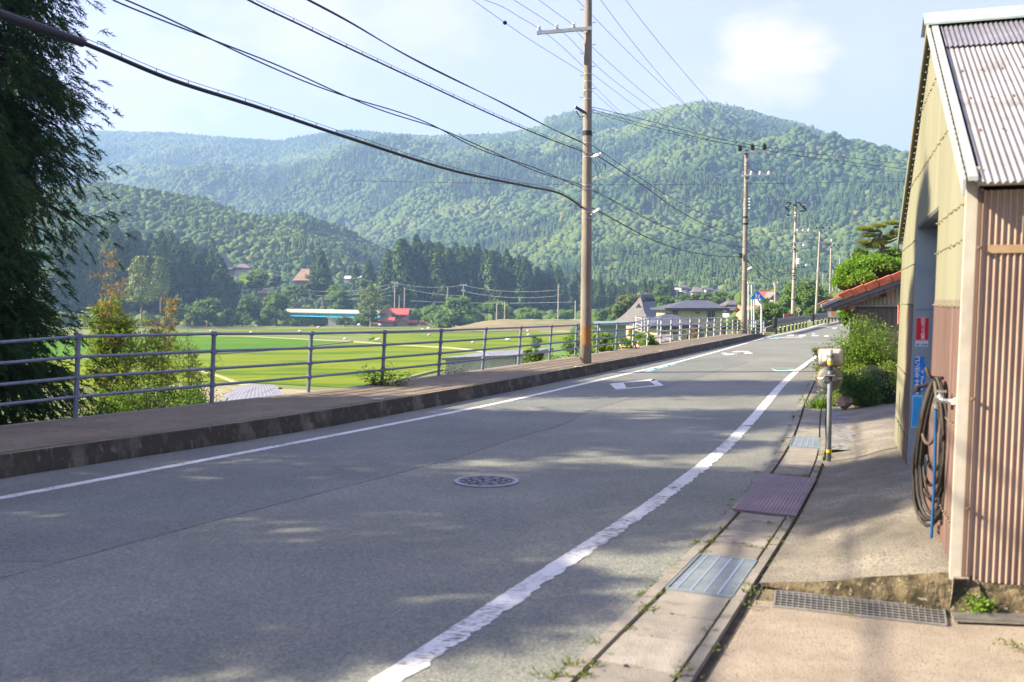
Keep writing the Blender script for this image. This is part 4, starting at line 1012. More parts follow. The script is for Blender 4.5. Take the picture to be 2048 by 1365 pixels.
def dish(c, n, R_, depth, name, m, rimm, parent):
    n = Vector(n).normalized(); x = n.cross(Vector((0, 0, 1))).normalized(); y = x.cross(n)
    mb = MB(); vs = []; fs = []; k = 36; rings = [(1, 0), (.93, .35), (.7, .8), (.35, 1), (0.01, 1.05)]
    for r, d in rings:
        for j in range(k): a = 2 * math.pi * j / k; vs.append(c + (x * math.cos(a) + y * math.sin(a)) * R_ * r - n * depth * d)
    for i in range(len(rings) - 1):
        for j in range(k): fs.append((i * k + j, i * k + (j + 1) % k, (i + 1) * k + (j + 1) % k, (i + 1) * k + j))
    o = mb.add(vs, fs).build(name, m, parent, smooth=True)
    rm = MB(); ring = [c + (x * math.cos(2 * math.pi * j / k) + y * math.sin(2 * math.pi * j / k)) * R_ for j in range(k + 1)]
    rm.tube(ring, .0062, 8, cap=False); rm.build('rim', rimm, o)
    f = MB(); f.add([c + n * .003 + (x * math.cos(2 * math.pi * j / k) + y * math.sin(2 * math.pi * j / k)) * R_ * .98 for j in range(k)], [tuple(range(k))]).build('mirror_face', mat('mirror_glass', (.8, .8, .8), rough=.03, metal=1), o)
    return o
dish(cc, (.05, 1, 0), .133, .035, 'round_mirror', MBACK2, ORNG, T_)
br = MB(); y0 = Ym - .035
br.box(W(1659.5, 758, Ym - .01), (.13, .03, .05)); br.tube([W(1637, 757.5, y0 + .06), W(1646, 757.5, y0 + .02)], .010, 8); br.tube([W(1673, 757.5, y0 + .02), W(1683, 757.5, y0 + .06)], .010, 8); br.tube([W(1649, 752, y0), W(1670, 752, y0)], .009, 8)
br.build('bracket', mat('pale_bracket', (.40, .38, .33), rough=.4, metal=.4), T_)
rc = W(1661.5, 714.5, Ym + .08); w2, h2 = .135, .095
def rrect(w, h, r, k=6):
    o = []
    for cx, cy, a0 in ((w - r, h - r, 0), (-w + r, h - r, 90), (-w + r, -h + r, 180), (w - r, -h + r, 270)):
        for i in range(k + 1): a = R(a0 + 90 * i / k); o.append((cx + r * math.cos(a), cy + r * math.sin(a)))
    return o
vs = []; outl = rrect(w2, h2, .035); k = len(outl)
lay = [(1, 1, 0), (.93, .9, -.012), (.52, .42, -.06), (.42, .30, -.065)]
for sx, sy, d in lay:
    for (x, z) in outl: vs.append(rc + Vector((x * sx, d, z * sy)))
fs = [(i * k + j, i * k + (j + 1) % k, (i + 1) * k + (j + 1) % k, (i + 1) * k + j) for i in range(3) for j in range(k)] + [tuple(range(3 * k, 4 * k))]
o = MB().add(vs, fs).build('rectangular_mirror', MBACK, T_)
MB().tube([rc + Vector((x, 0, z)) for x, z in outl] + [rc + Vector((outl[0][0], 0, outl[0][1]))], .0075, 8, cap=False).build('rim', ORNG, o)
MB().add([rc + Vector((x * .98, .004, z * .98)) for x, z in outl], [tuple(range(k))]).build('mirror_face', mat('mirror_glass', (.8, .8, .8)), o)
s = MB()
for sx in (-1, 1): s.box(rc + Vector((sx * .098, -.026, 0)), (.009, .012, .088))
s.build('side_slots', mat('olive_slot', (.10, .085, .02), (.20, .17, .04), scale=30, rough=.6), o)
s = MB()
for sx in (-1, 1):
    for q_ in (-.0085, .0085): s.box(rc + Vector((sx * .098 + q_, -.025, 0)), (.006, .012, .094))
s.build('slot_edges', mat('olive_edge', (.42, .37, .13), rough=.6), o)
mb = MB(); mb.tube([W(1661.5, 712, Ym), rc + Vector((0, -.06, .005))], .012, 8); mb.lathe(W(1661.5, 712, Ym) - Vector((0, 0, .02)), [(.026, 0), (.03, .01), (.026, .03), (.01, .04)], 12); mb.build('knuckle', mat('brown_bracket', (.16, .12, .075), rough=.6, metal=.3), T_)
ft = MB(); ft.lathe(bm + Vector((.02, -.02, -.01)), [(.11, 0), (.10, .012), (.04, .02)], 14); ft.build('footing', CONC, T_)

# ------------------------------------------------------------------ the garage
LEAN = .026
def gp_(u, v, z):
    """garage point: u along the gable wall, v into the building, z height above datum 0"""
    p = C0 + Gd * u + E_ * v; return Vector((p.x + LEAN * (z - .19), p.y, z))
GAR = thing('garage', C0, 'old garage clad in olive and brown corrugated sheets, gable and grey door towards the road', 'garage')
OLIVE = mat('olive_sheet', (.155, .155, .100), (.21, .205, .138), scale=1.6, rough=.55, spots=(.165, .165, .13), sscale=3, sth=.56, sw=.16, stretch=(1, 1, .12))
BROWN = mat('brown_sheet', (.095, .058, .050), (.135, .088, .076), scale=4, rough=.5, spots=(.18, .125, .105), sscale=9, sth=.58, sw=.08, stretch=(3, 3, .08))
TRIM = mat('cream_trim', (.36, .33, .27), (.46, .43, .36), scale=5, rough=.5, spots=(.42, .36, .26), sscale=9, sth=.62, sw=.08)
GTRIM = mat('grey_white_trim', (.25, .275, .28), (.32, .34, .34), scale=5, rough=.45)
DOORG = mat('door_grey_blue', (.22, .275, .31), (.27, .32, .35), scale=3, rough=.45, spots=(.27, .32, .34), sscale=5, sth=.6, sw=.1)
ROOFM = mat('roof_sheet', (.29, .285, .29), (.39, .38, .38), scale=2.2, rough=.5, transl=.3, spots=(.22, .21, .21), sscale=3.5, sth=.55, sw=.15)
RCAP = mat('roof_dark_sheet', (.11, .11, .125), (.17, .165, .18), scale=5, rough=.4, spec=.6)
FSHEET = mat('brown_clear_sheet', (.37, .265, .205), (.47, .36, .28), scale=3, rough=.35, spec=.5, transl=.15, transp=.10, spots=(.21, .14, .11), sscale=2.5, sth=.5, sw=.2, stretch=(1, 1, .3))
ZE, ZR, LG = 2.40, 3.96, 5.85
def rake(u): return ZE + (ZR - ZE) * (1 - abs(u - LG / 2) / (LG / 2))
D0u, D1u, DZ = 1.79, 3.84, 2.37
def gable_sheet(name, u0, u1, zlo, zhi, m, amp=.006, pitch=.076, off=0.0):
    n = max(2, int((u1 - u0) / pitch * 8)); mb = MB(); vs = []
    for i in range(n + 1):
        u = u0 + (u1 - u0) * i / n; w = off - amp * (1 + math.cos(u / pitch * 2 * math.pi)); zh = min(zhi, rake(u) - .01) if zhi is not None else rake(u) - .01
        vs += [gp_(u, w, zlo if not callable(zlo) else zlo(u)), gp_(u, w, zh)]
    mb.add(vs, [(2 * i, 2 * i + 1, 2 * i + 3, 2 * i + 2) for i in range(n)])
    return mb.build(name, m, GAR, smooth=True)
zb = lambda u: .15 - .03 * u / LG
gable_sheet('upper_cladding', .05, D0u, 1.655, None, OLIVE)
gable_sheet('upper_cladding', D0u, D1u, DZ, None, OLIVE)
gable_sheet('upper_cladding', D1u, LG, 1.655, None, OLIVE)
gable_sheet('lower_cladding', .05, D0u, zb, 1.70, BROWN, off=.004, pitch=.15, amp=.008)
gable_sheet('lower_cladding', D1u, D1u + .85, zb, 1.70, BROWN, off=.004)
gable_sheet('lower_cladding', D1u + .85, LG, zb, 1.66, OLIVE)
# overlapping sheet edges: thin dark laps
sc = MB(); rr = random.Random(8)
for z in (2.03, 2.24, 2.83, 3.40):
    u = .12
    while u < LG - .05:
        if not (D0u < u < D1u and z < DZ) and z < rake(u) - .06:
            p = gp_(u, -.018, z + rr.uniform(-.006, .006)); sc.lathe(p - Vector((0, 0, .004)), [(.004, 0), (.0085, .003), (.0085, .008), (.004, .011)], 6)
        u += .11
for z in (.42, .98, 1.66):
    u = .1
    while u < LG - .05:
        if not (D0u < u < D1u): p = gp_(u, -.018, z + rr.uniform(-.005, .005)); sc.lathe(p - Vector((0, 0, .004)), [(.004, 0), (.008, .003), (.008, .008), (.004, .011)], 6)
        u += .076
u = .1
while u < LG:      # screws under the rake
    for k in (1,): sc.lathe(gp_(u, -.02, rake(u) - .10), [(.005, 0), (.011, .004), (.011, .010), (.004, .014)], 6)
    u += .085
sc.build('screws', mat('screw_heads', (.20, .175, .12), rough=.6, metal=.3), GAR)['kind'] = 'stuff'
# the other walls
MB().add([gp_(LG, 0, .1), gp_(LG, 7, .1), gp_(LG, 7, ZE), gp_(LG, 0, ZE)], [(0, 1, 2, 3)]).build('back_wall', OLIVE, GAR)
MB().add([gp_(LG, 7, .1), gp_(0, 7, .1), gp_(0, 7, ZE), gp_(LG / 2, 7, ZR), gp_(LG, 7, ZE)], [(0, 1, 2, 3, 4)]).build('far_gable', BROWN, GAR)
# door recess
o = MB(); o.prism([gp_(D1u, -.005, .1), gp_(D1u, .19, .1), gp_(D1u, .19, DZ), gp_(D1u, -.005, DZ)], Gd, .05); o.build('door_jamb', DOORG, GAR)
o = MB(); o.prism([gp_(D0u, -.002, .1), gp_(D0u, .19, .1), gp_(D0u, .19, DZ), gp_(D0u, -.002, DZ)], -Gd, .04); o.build('door_jamb', DOORG, GAR)
o = MB(); o.prism([gp_(D0u - .03, -.002, DZ - .02), gp_(D1u + .03, -.002, DZ - .02), gp_(D1u + .03, .2, DZ - .02), gp_(D0u - .03, .2, DZ - .02)], (0, 0, 1), .03); o.build('door_head', mat('dark_soffit', (.10, .10, .10), rough=.7), GAR)
o = MB(); o.prism([gp_(D0u, .19, .12), gp_(D1u, .19, .12), gp_(D1u, .19, DZ - .02), gp_(D0u, .19, DZ - .02)], E_, .03); dr = o.build('door', mat('door_leaf', (.52, .54, .54), (.60, .61, .60), scale=3, rough=.4), GAR)
o = MB(); o.box(gp_((D0u + D1u) / 2, .17, 1.1), (.03, .1, .03), rz=math.atan2(Gd.y, Gd.x) - math.pi / 2); o.build('handle', STEEL, dr)
o = MB(); o.beam(gp_(D1u - .012, .165, .2), gp_(D1u - .012, .165, DZ), .02, .03, up=Gd); o.build('door_stop', GTRIM, GAR)
MB().beam(gp_(D1u - .004, .01, 1.62 - .01), gp_(D1u - .004, .18, 1.62), .004, .006).build('jamb_seam', mat('seam_dark', (.15, .18, .2)), GAR)
# notices on the jamb, facing down the road towards the camera
Mj = Matrix((E_, Vector((0, 0, 1)), -Gd)).transposed()
def jp(v, py):
    """point on the jamb face at inner offset v and seen at picture height py"""
    p = gp_(D1u, v, 1); d = p.y; z = EYE - (py - 603) / FPX * d * 1.003; return gp_(D1u, v, z) - Gd * .003
def notice(name, v0, v1, ya, yb, m, label, dz=0, shape=None):
    a, b = jp(v0, ya), jp(v1, yb); 
    poly = [Vector(gp_(D1u, v0 + (v1 - v0) * x, a.z + (b.z - a.z) * y_)) - Gd * (.002 + dz) for x, y_ in (shape or ((0, 1), (1, 1), (1, 0), (0, 0)))]
    o = MB().prism(poly, -Gd, .0012).build(name, m, GAR); o['label'] = label; return a, b
RED = mat('red_sticker', (.62, .012, .03), rough=.4); WHT = mat('white_print', (.78, .78, .76), rough=.5); PINK = mat('pink_border', (.75, .35, .35), rough=.5)
BLU = mat('blue_sticker', (.015, .19, .60), rough=.4); LBLU = mat('light_blue_sticker', (.03, .38, .78), rough=.4); NAVY = mat('navy_print', (.03, .10, .28), rough=.5); TEAL = mat('teal_print', (.05, .45, .55), rough=.5)
v0, v1 = .022, .125
notice('sticker', v0 - .003, v1 + .003, 634.5, 682.5, PINK, 'pale border of the red notice')
a, b = notice('sticker', v0, v1, 636, 680, RED, 'red notice with white lettering', .0015)
zc = (a.z + b.z) / 2; hh = abs(a.z - b.z)
text_mesh(list("防犯カメラ設置"), .0335, gp_(D1u, (v0 + v1) / 2 + .006, zc) - Gd * .0055, Mj, WHT, 'lettering', GAR, width=.036, vertical=True, bold=.0003)
a, b = notice('sticker', v0 - .003, v1 + .003, 682.5, 693.5, mat('pale_sticker', (.62, .66, .70), rough=.5), 'pale notice with dark blue and teal letters')
zc = a.z * .35 + b.z * .65
text_mesh("SE  OM", .026, gp_(D1u, (v0 + v1) / 2, zc) - Gd * .0055, Mj, NAVY, 'lettering', GAR, width=.094, bold=.0006)
text_mesh("C", .026, gp_(D1u, (v0 + v1) / 2 - .004, zc) - Gd * .0055, Mj, TEAL, 'lettering', GAR, bold=.0006)
a, b = notice('sticker', v0 - .006, v1 - .006, 714, 790, BLU, 'torn blue notice with white lettering', 0, ((0, 1), (.55, 1), (.75, .93), (.72, .86), (.98, .95), (1, .8), (.93, .6), (1, .5), (.96, .2), (.8, .12), (.85, 0), (0, 0)))
a, b = jp(v0, 714), jp(v0, 790); zc = (a.z + b.z) / 2
text_mesh(list("コンボキャスタ"), .062, gp_(D1u, v0 + .024, zc) - Gd * .0055, Mj, WHT, 'lettering', GAR, width=.048, vertical=True, bold=.0012)
Mr = Matrix((Vector((0, 0, -1)), E_, -Gd)).transposed()
text_mesh("フ Tsunami", .034, gp_(D1u, v1 - .034, zc - .02) - Gd * .0055, Mr, WHT, 'lettering', GAR, width=.20, bold=.0005) if False else text_mesh("ラ Tsumd", .030, gp_(D1u, v1 - .036, zc - .03) - Gd * .0055, Mr, WHT, 'lettering', GAR, width=.19, bold=.0008)
notice('sticker', v0 - .008, v1 - .022, 791, 856.5, mat('pale_blue_border', (.45, .68, .82), rough=.5), 'pale border of the light blue notice')
a, b = notice('sticker', v0 - .003, v1 - .027, 793, 854.5, LBLU, 'light blue notice printed with rows of fine lines', .0015)
o = MB()
for i in range(15):
    for j in range(4):
        x0 = v0 + .004 + j * .018; z_ = a.z + (b.z - a.z) * (.08 + i * .06); o.prism([gp_(D1u, x0, z_) - Gd * .0048, gp_(D1u, x0 + .014, z_) - Gd * .0048, gp_(D1u, x0 + .014, z_ - .009) - Gd * .0048, gp_(D1u, x0, z_ - .009) - Gd * .0048], -Gd, .0006)
o.build('print_lines', mat('faint_print', (.05, .30, .62), rough=.5), GAR)
# corner trim, rake trim, ridge cap
o = MB(); o.prism([gp_(-.018, -.028, .12), gp_(.040, -.028, .12), gp_(.040, -.010, .12), gp_(-.004, -.010, .12), gp_(-.004, .035, .12), gp_(-.018, .035, .12)], Vector((LEAN, 0, 1)), 2.30); o.build('corner_trim', TRIM, GAR)
def slope_bar(name, u0, z0, u1, z1, v0, v1, h, m):
    o = MB(); a = [gp_(u0, v0, z0), gp_(u0, v1, z0), gp_(u1, v1, z1), gp_(u1, v0, z1)]; o.prism(a, (0, 0, 1), h); return o.build(name, m, GAR)
slope_bar('rake_trim', -.14, ZE - .07, LG / 2, ZR + .01, -.035, .012, .025, GTRIM)
slope_bar('rake_fascia', -.14, ZE - .15, LG / 2, ZR - .07, -.06, -.045, .09, GTRIM)
slope_bar('rake_trim', LG / 2, ZR + .01, LG + .14, ZE - .07, -.06, .045, .035, GTRIM)
slope_bar('rake_fascia', LG / 2, ZR - .07, LG + .14, ZE - .15, -.06, -.045, .09, OLIVE)
o = MB(); c = LG / 2; o.prism([gp_(c - .20, -.09, ZR - .06), gp_(c - .20, -.09, ZR - .045), gp_(c, -.09, ZR + .09), gp_(c + .2, -.09, ZR - .045), gp_(c + .2, -.09, ZR - .06), gp_(c, -.09, ZR + .065)], E_, 7.2); o.build('ridge_cap', mat('pale_green_cap', (.23, .30, .285), (.31, .375, .355), scale=4, rough=.4), GAR)
def corr_roof(name, ua, za, ub, zb_, v0, v1, m, pitch=.036, amp=.0065, off=0.0):
    n = int((v1 - v0) / pitch * 8); vs = []
    d = Vector((0, ub - ua, zb_ - za)).normalized(); 
    for i in range(n + 1):
        v = v0 + (v1 - v0) * i / n; w = off + amp * math.cos(v / pitch * 2 * math.pi)
        vs += [gp_(ua, v, za + w), gp_((ua + ub) / 2, v, (za + zb_) / 2 + w), gp_(ub, v, zb_ + w)]
    return MB().add(vs, [(3 * i + k, 3 * i + k + 1, 3 * i + k + 4, 3 * i + k + 3) for i in range(n) for k in range(2)]).build(name, m, GAR, smooth=True)
fz = lambda u: ZE - .07 + (ZR - ZE + .07) * (u + .14) / (LG / 2 + .14)
corr_roof('roof', -.17, fz(-.17), 2.30, fz(2.30), .03, 3.2, ROOFM)
corr_roof('roof', 2.2, fz(2.2) + .018, LG / 2, fz(LG / 2) + .018, .03, 3.2, RCAP)
o = MB(); o.prism([gp_(LG / 2, .03, ZR + .0), gp_(LG / 2, 7.1, ZR), gp_(LG + .15, 7.1, ZE - .07), gp_(LG + .15, .03, ZE - .07)], (0, 0, 1), .02); o.build('roof', RCAP, GAR)
o = MB(); o.prism([gp_(LG / 2, 3.2, ZR), gp_(LG / 2, 7.1, ZR), gp_(-.15, 7.1, ZE - .07), gp_(-.15, 3.2, ZE - .07)], (0, 0, 1), .02); o.build('roof', ROOFM, GAR)
rs_ = MB()
for u in (.55, 1.1, 1.65, 2.3):
    v = .09
    while v < 1.6: rs_.lathe(gp_(u, v, fz(u) + .005), [(.010, 0), (.010, .008), (.004, .012)], 6); v += .126
rs_.build('roof_screws', mat('screw_rust', (.22, .14, .10), rough=.8), GAR)['kind'] = 'stuff'
WOODB = mat('timber', (.30, .20, .11), (.42, .30, .18), scale=4, rough=.8, stretch=(1, 1, 1))
bm_ = MB()
for u in (.4, 1.0, 1.6, 2.2): bm_.beam(gp_(u, .05, fz(u) - .045), gp_(u, 3.2, fz(u) - .045), .045, .05)
bm_.build('purlins', WOODB, GAR)
# front wall of brown clear corrugated sheet
pitch = .032; v0, v1 = .038, 3.0; n = int((v1 - v0) / pitch * 8); vs = []
for i in range(n + 1):
    v = v0 + (v1 - v0) * i / n; w = -.010 * math.cos(v / pitch * 2 * math.pi) - .012
    vs += [gp_(w, v, .155), gp_(w, v, 1.2), gp_(w, v, 2.29)]
MB().add(vs, [(3 * i + k, 3 * i + k + 3, 3 * i + k + 4, 3 * i + k + 1) for i in range(n) for k in range(2)]).build('front_sheet', FSHEET, GAR, smooth=True)
o = MB()
for z in (1.17, .55): o.beam(gp_(.03, .05, z), gp_(.03, 3, z), .04, .06)
o.beam(gp_(-.018, .09, 1.972), gp_(-.018, 3, 1.972), .018, .045); o.build('wall_battens', WOODB, GAR)
o = MB(); o.beam(gp_(.04, .05, 2.12), gp_(.04, 3, 2.12), .04, .10); o.beam(gp_(.05, .12, 2.25), gp_(.05, .6, 1.97), .03, .04); o.build('dark_battens', mat('dark_timber', (.07, .045, .03), rough=.9), GAR)
o = MB(); o.tube([gp_(-.04, .02, 2.325), gp_(-.04, 3, 2.325)], .014, 8); o.beam(gp_(-.02, .0, 2.345), gp_(-.02, 3, 2.345), .05, .03); o.build('eave_bar', TRIM, GAR)
o = MB(); o.beam(gp_(-.03, .038, .16), gp_(-.03, .038, 2.3), .006, .02, up=E_); 
for z in (2.28, 1.15, .55, 1.97): o.lathe(gp_(-.045, .044, z), [(.006, 0), (.013, .004), (.013, .014), (.006, .018)], 8)
o.build('sheet_edge', mat('sheet_edge_brown', (.14, .09, .07), rough=.5), GAR)
MB().add([gp_(0.12, .05, .12), gp_(.12, 7, .12), gp_(LG, 7, .12), gp_(LG, .05, .12)], [(0, 1, 2, 3)]).build('floor', mat('dark_floor', (.08, .07, .06), rough=.9), GAR)
MB().add([gp_(0.9, .25, .12), gp_(.9, 7, .12), gp_(.9, 7, 2.3), gp_(.9, .25, 2.3)], [(0, 1, 2, 3)]).build('inner_partition', mat('inner_wall', (.20, .15, .12), rough=.9), GAR)
# rough foundation
rf = random.Random(12); vs = []; nx, nz = 60, 8
for i in range(nx + 1):
    v = -.06 + 3.0 * i / nx
    for j in range(nz + 1):
        z = -.03 + (.185) * j / nz; out = .055 * (1 - j / nz) + rf.uniform(-.003, .003) + .006 * math.sin(i * .8) + .02
        p = C0 + Gd * (-out) + E_ * v; vs.append((p.x, p.y, z))
    p = C0 + Gd * .08 + E_ * v; vs.append((p.x, p.y, .157))
k = nz + 2
fs = [(k * i + j, k * (i + 1) + j, k * (i + 1) + j + 1, k * i + j + 1) for i in range(nx) for j in range(k - 1)]
MB().add(vs, fs).build('foundation', ROUGH, GAR)
vs = []
for i in range(61):
    u = -.07 + (LG + .1) * i / 60
    for j, (z, o_) in enumerate(((-.02, -.035), (.10, -.022), (.175, -.016), (.18, .06))):
        p = C0 + Gd * u + E_ * (o_ + rf.uniform(-.004, .004)); vs.append((p.x, p.y, z - .03 * i / 60))
MB().add(vs, [(4 * i + j, 4 * i + j + 1, 4 * (i + 1) + j + 1, 4 * (i + 1) + j) for i in range(60) for j in range(3)]).build('foundation', CONC2, GAR)
o = MB(); p = G(2046, 1178, .13); o.box((2.86, 5.24, .06), (.12, .1, .2)); o.build('foundation', FORE, GAR)

# hook, hose, tap
def wallpt(u, out, z): return gp_(u, -out, z)
HB = mat('black_hose', (.018, .016, .015), (.035, .028, .024), scale=9, rough=.5); HB2 = mat('brown_hose', (.07, .052, .04), (.11, .082, .06), scale=9, rough=.5)
hk = thing('hose_hook', wallpt(1.10, .02, 1.22), 'rusty bent hook holding the coiled hose on the garage wall', 'hook')
MB().tube(spline([wallpt(.94, 0, 1.20), wallpt(.92, .06, 1.20), wallpt(.90, .09, 1.21), wallpt(.89, .11, 1.24), wallpt(.89, .12, 1.27)], 6), .011, 8).build('hook', HB2, hk)
MB().tube(spline([wallpt(1.12, 0, 1.15), wallpt(1.08, .10, 1.14), wallpt(1.06, .155, 1.12)], 6), .012, 8).build('peg', HB, hk)
MB().lathe(wallpt(1.06, .155, 1.095), [(.012, 0), (.022, .01), (.022, .035), (.012, .045)], 10).build('peg_end', HB, hk)
hose = thing('garden_hose', wallpt(1.05, .07, .3), 'long dark brown hose hanging in narrow loops from a hook on the garage wall', 'hose')
rh = random.Random(21)
for i in range(9):
    top_z = 1.20 + rh.uniform(-.015, .02); bot = [.27, .30, .36, .42, .52, .33, .62, .8, .46][i]; w = [.085, .075, .07, .06, .05, .08, .04, .03, .055][i]
    cx = .066 + rh.uniform(-.02, .02); cu = .80 + rh.uniform(-.07, .07); sway = rh.uniform(-.01, .03)
    L_ = []
    for k in range(25):
        a = 2 * math.pi * k / 24; s, c = math.sin(a), math.cos(a)
        zz = (top_z + bot) / 2 + (top_z - bot) / 2 * c; f = (1 - (c * .5 + .5)) ** .55
        L_.append(wallpt(cu + s * .13 * (.3 + f) , cx + s * w * (.35 + .9 * f) + sway * f, zz))
    MB().tube(L_, .0115, 8, cap=False).build('hose_loop', HB2 if i in (3, 7) else HB, hose, smooth=True)
tap = thing('garden_tap', wallpt(.50, .02, 1.10), 'silver garden tap sticking out of the brown garage wall', 'tap')
CHR = mat('chrome', (.62, .62, .60), rough=.22, metal=.9)
MB().tube([wallpt(.24, .01, 1.115), wallpt(.32, .05, 1.11), wallpt(.43, .08, 1.105)], .014, 10).build('pipe', CHR, tap, smooth=True)
o = MB(); o.tube(spline([wallpt(.38, .065, 1.11), wallpt(.45, .085, 1.115), wallpt(.49, .09, 1.09), wallpt(.50, .09, 1.055)], 5), [.017] * 16, 10); o.build('spout', CHR, tap, smooth=True)
o = MB(); o.lathe(wallpt(.42, .075, 1.115), [(.018, 0), (.02, .012), (.012, .02), (.009, .035)], 12); o.build('valve', CHR, tap, smooth=True)
o = MB(); p = wallpt(.42, .075, 1.158); o.beam(p - E_ * .035, p + E_ * .035, .016, .012); o.beam(p - Gd * .03, p + Gd * .03, .016, .012); o.build('handle', CHR, tap)
o = MB(); o.lathe(wallpt(.24, .005, 1.09), [(.002, 0), (.028, .01), (.028, .04), (.002, .05)], 10); o.build('wall_flange', TRIM, tap)
bh = MB().tube(spline([wallpt(.50, .09, 1.06), wallpt(.51, .085, .95), wallpt(.55, .075, .6), wallpt(.62, .07, .34), wallpt(.64, .07, .235)], 10), .0095, 10).build('water_hose', mat('blue_hose', (.012, .065, .19), (.02, .10, .26), scale=6, rough=.4), smooth=True)
tag(bh, 'short blue hose hanging straight down from the garden tap', 'hose')
oo = MB().lathe(wallpt(.50, .09, 1.045), [(.018, 0), (.021, .006), (.021, .02), (.016, .026)], 10).build('clip', CHR, tap)
# grey yard beyond apron
tag(MB().add([(outR(11 + v * 5.1) + .01 + u * 3.2, 11 + v * 5.1 - u * .9, .045 + .06 * u * (1 - v)) for v in np.linspace(0, 1, 20) for u in np.linspace(0, 1, 12)], [(i * 12 + j, i * 12 + j + 1, (i + 1) * 12 + j + 1, (i + 1) * 12 + j) for i in range(19) for j in range(11)]).build('yard', GREYY), kind='structure')

# ------------------------------------------------------------------ tile roofed shed, beyond the bushes
TILE = mat('orange_red_tile', (.36, .08, .035), (.50, .15, .07), scale=5, rough=.6, spots=(.26, .08, .05), sscale=12, sth=.6, sw=.06)
TILEG = mat('grey_tile_edge', (.30, .29, .28), rough=.5)
OLDW = mat('weathered_boards', (.11, .085, .065), (.21, .16, .12), scale=3, rough=.9, stretch=(6, 6, .4))
BOARD = mat('tan_boards', (.30, .19, .11), (.42, .28, .17), scale=3, rough=.85, stretch=(5, 5, .3))
CREAMW = mat('cream_ribbed_wall', (.34, .29, .17), (.44, .38, .24), scale=3, rough=.7)
SY = 21.5
s0 = W(1648, 612, SY); SH = thing('tiled_shed', (s0.x + 1, SY + 1, 0), 'low shed with orange red tiled roof, cream and dark boarded walls, behind the green bushes', 'shed')
e0 = W(1638, 614, SY); e1 = W(1830, 545, SY)
dirx = (e1 - e0); Ls = dirx.length; dirx.normalize(); nrm_up = Vector((-dirx.z, 0, dirx.x))
nrow = 9; dep = 6.0
for r_i in range(1):
    vs = []; fs = []; nseg = int(Ls / .30); ncol = 96
    for i in range(nseg * 2 + 1):
        s = i / 2 * .30; st = -.018 * ((i % 2) == 1) + .012
        lift = (.03 if i % 2 == 0 else 0.0)
        for j in range(ncol + 1):
            y = -.12 + dep * j / ncol; w = .018 * abs(math.sin(j * math.pi / 4))
            p = e0 + dirx * (s + (.001 if i % 2 else 0)) + nrm_up * (.05 + w + (0.0 if i % 2 == 0 else .022)); vs.append((p.x + y * .40, p.y + y, p.z))
    k = ncol + 1
    fs = [(i * k + j, i * k + j + 1, (i + 1) * k + j + 1, (i + 1) * k + j) for i in range(nseg * 2) for j in range(ncol)]
    rf_ = MB().add(vs, fs).build('roof', TILE, SH)
# verge tiles along the front edge
vg = MB(); s = .42
while s < Ls: a = e0 + dirx * s + nrm_up * .055; b = e0 + dirx * (s + .285) + nrm_up * .075; vg.beam(a + Vector((0, -.14, 0)), b + Vector((0, -.14, 0)), .10, .15); s += .30
vg.build('verge_tiles', TILE, SH)
vg = MB(); vg.beam(e0 + Vector((0, -.14, .02)), e0 + dirx * .45 + Vector((0, -.14, .04)), .12, .06); vg.build('eave_end_tile', TILEG, SH)
o = MB(); o.beam(e0 + dirx * .05 + Vector((0, -.10, -.06)), e1 + Vector((0, -.10, -.06)), .04, .10); o.build('verge_board', mat('grey_fascia', (.20, .19, .18), rough=.7), SH)
o = MB(); o.beam(e0 + dirx * .30 + Vector((0, -.02, -.15)), e1 + Vector((0, -.02, -.15)), .12, .11); o.build('barge_beam', OLDW, SH)
o = MB(); 
for s in (.75, 1.6): p = e0 + dirx * s; o.beam(Vector((p.x, SY - .05, p.z - .26)), Vector((p.x, SY + 1.5, p.z - .26)), .13, .12)
o.build('rafter_ends', mat('reddish_timber', (.28, .12, .06), rough=.8), SH)
xw = W(1700, 640, SY + .3).x; x2 = xw + 3.2
roofz = lambda x: e0.z + (x - e0.x) * dirx.z / dirx.x - .16
zt = W(1750, 612, SY + .3).z
def ribwall(name, xa, xb, za, zb_f, m, pitch=.09, y=SY + .3):
    vs = []; n = int((xb - xa) / pitch * 4)
    for i in range(n + 1):
        x = xa + (xb - xa) * i / n; w = .012 if i % 4 in (0, 1) else 0; vs += [(x, y - w, za), (x, y - w, zb_f(x))]
    return MB().add(vs, [(2 * i, 2 * i + 2, 2 * i + 3, 2 * i + 1) for i in range(n)]).build(name, m, SH)
ribwall('upper_wall', xw, x2, zt, lambda x: max(zt + .01, roofz(x)), CREAMW)
ribwall('lower_wall', xw, x2, .55, lambda x: zt, OLDW, .16, SY + .33)
ribwall('board_wall', xw + .35, x2, 0, lambda x: 1.05, BOARD, .17, SY + .24)
MB().add([(xw, SY + .3, 0), (xw + 1.9, SY + 5, 0), (xw + 1.9, SY + 5, roofz(xw)), (xw, SY + .3, roofz(xw))], [(0, 1, 2, 3)]).build('side_wall', OLDW, SH)
MB().beam((xw, SY + .27, zt), (x2, SY + .27, zt), .05, .04).build('wall_rail', TILEG, SH)
ep = thing('red_board', W(1797, 640, 15.0), 'narrow red board with a black lower end beside the garage corner', 'board')
MB().box(W(1798, 632, 15.0), (.035, .03, .33)).build('board', mat('faded_red', (.42, .11, .07), (.52, .17, .11), scale=9, rough=.7), ep)
MB().box(W(1797, 655, 15.0), (.03, .035, .09)).build('black_end', DARK, ep); MB().box(W(1799, 611, 15.0), (.045, .04, .04)).build('top_clip', DARK, ep)
MB().tube([W(1800, 700, 15.05), W(1801, 608, 15.05)], .02, 8).build('post', OLDW, ep)

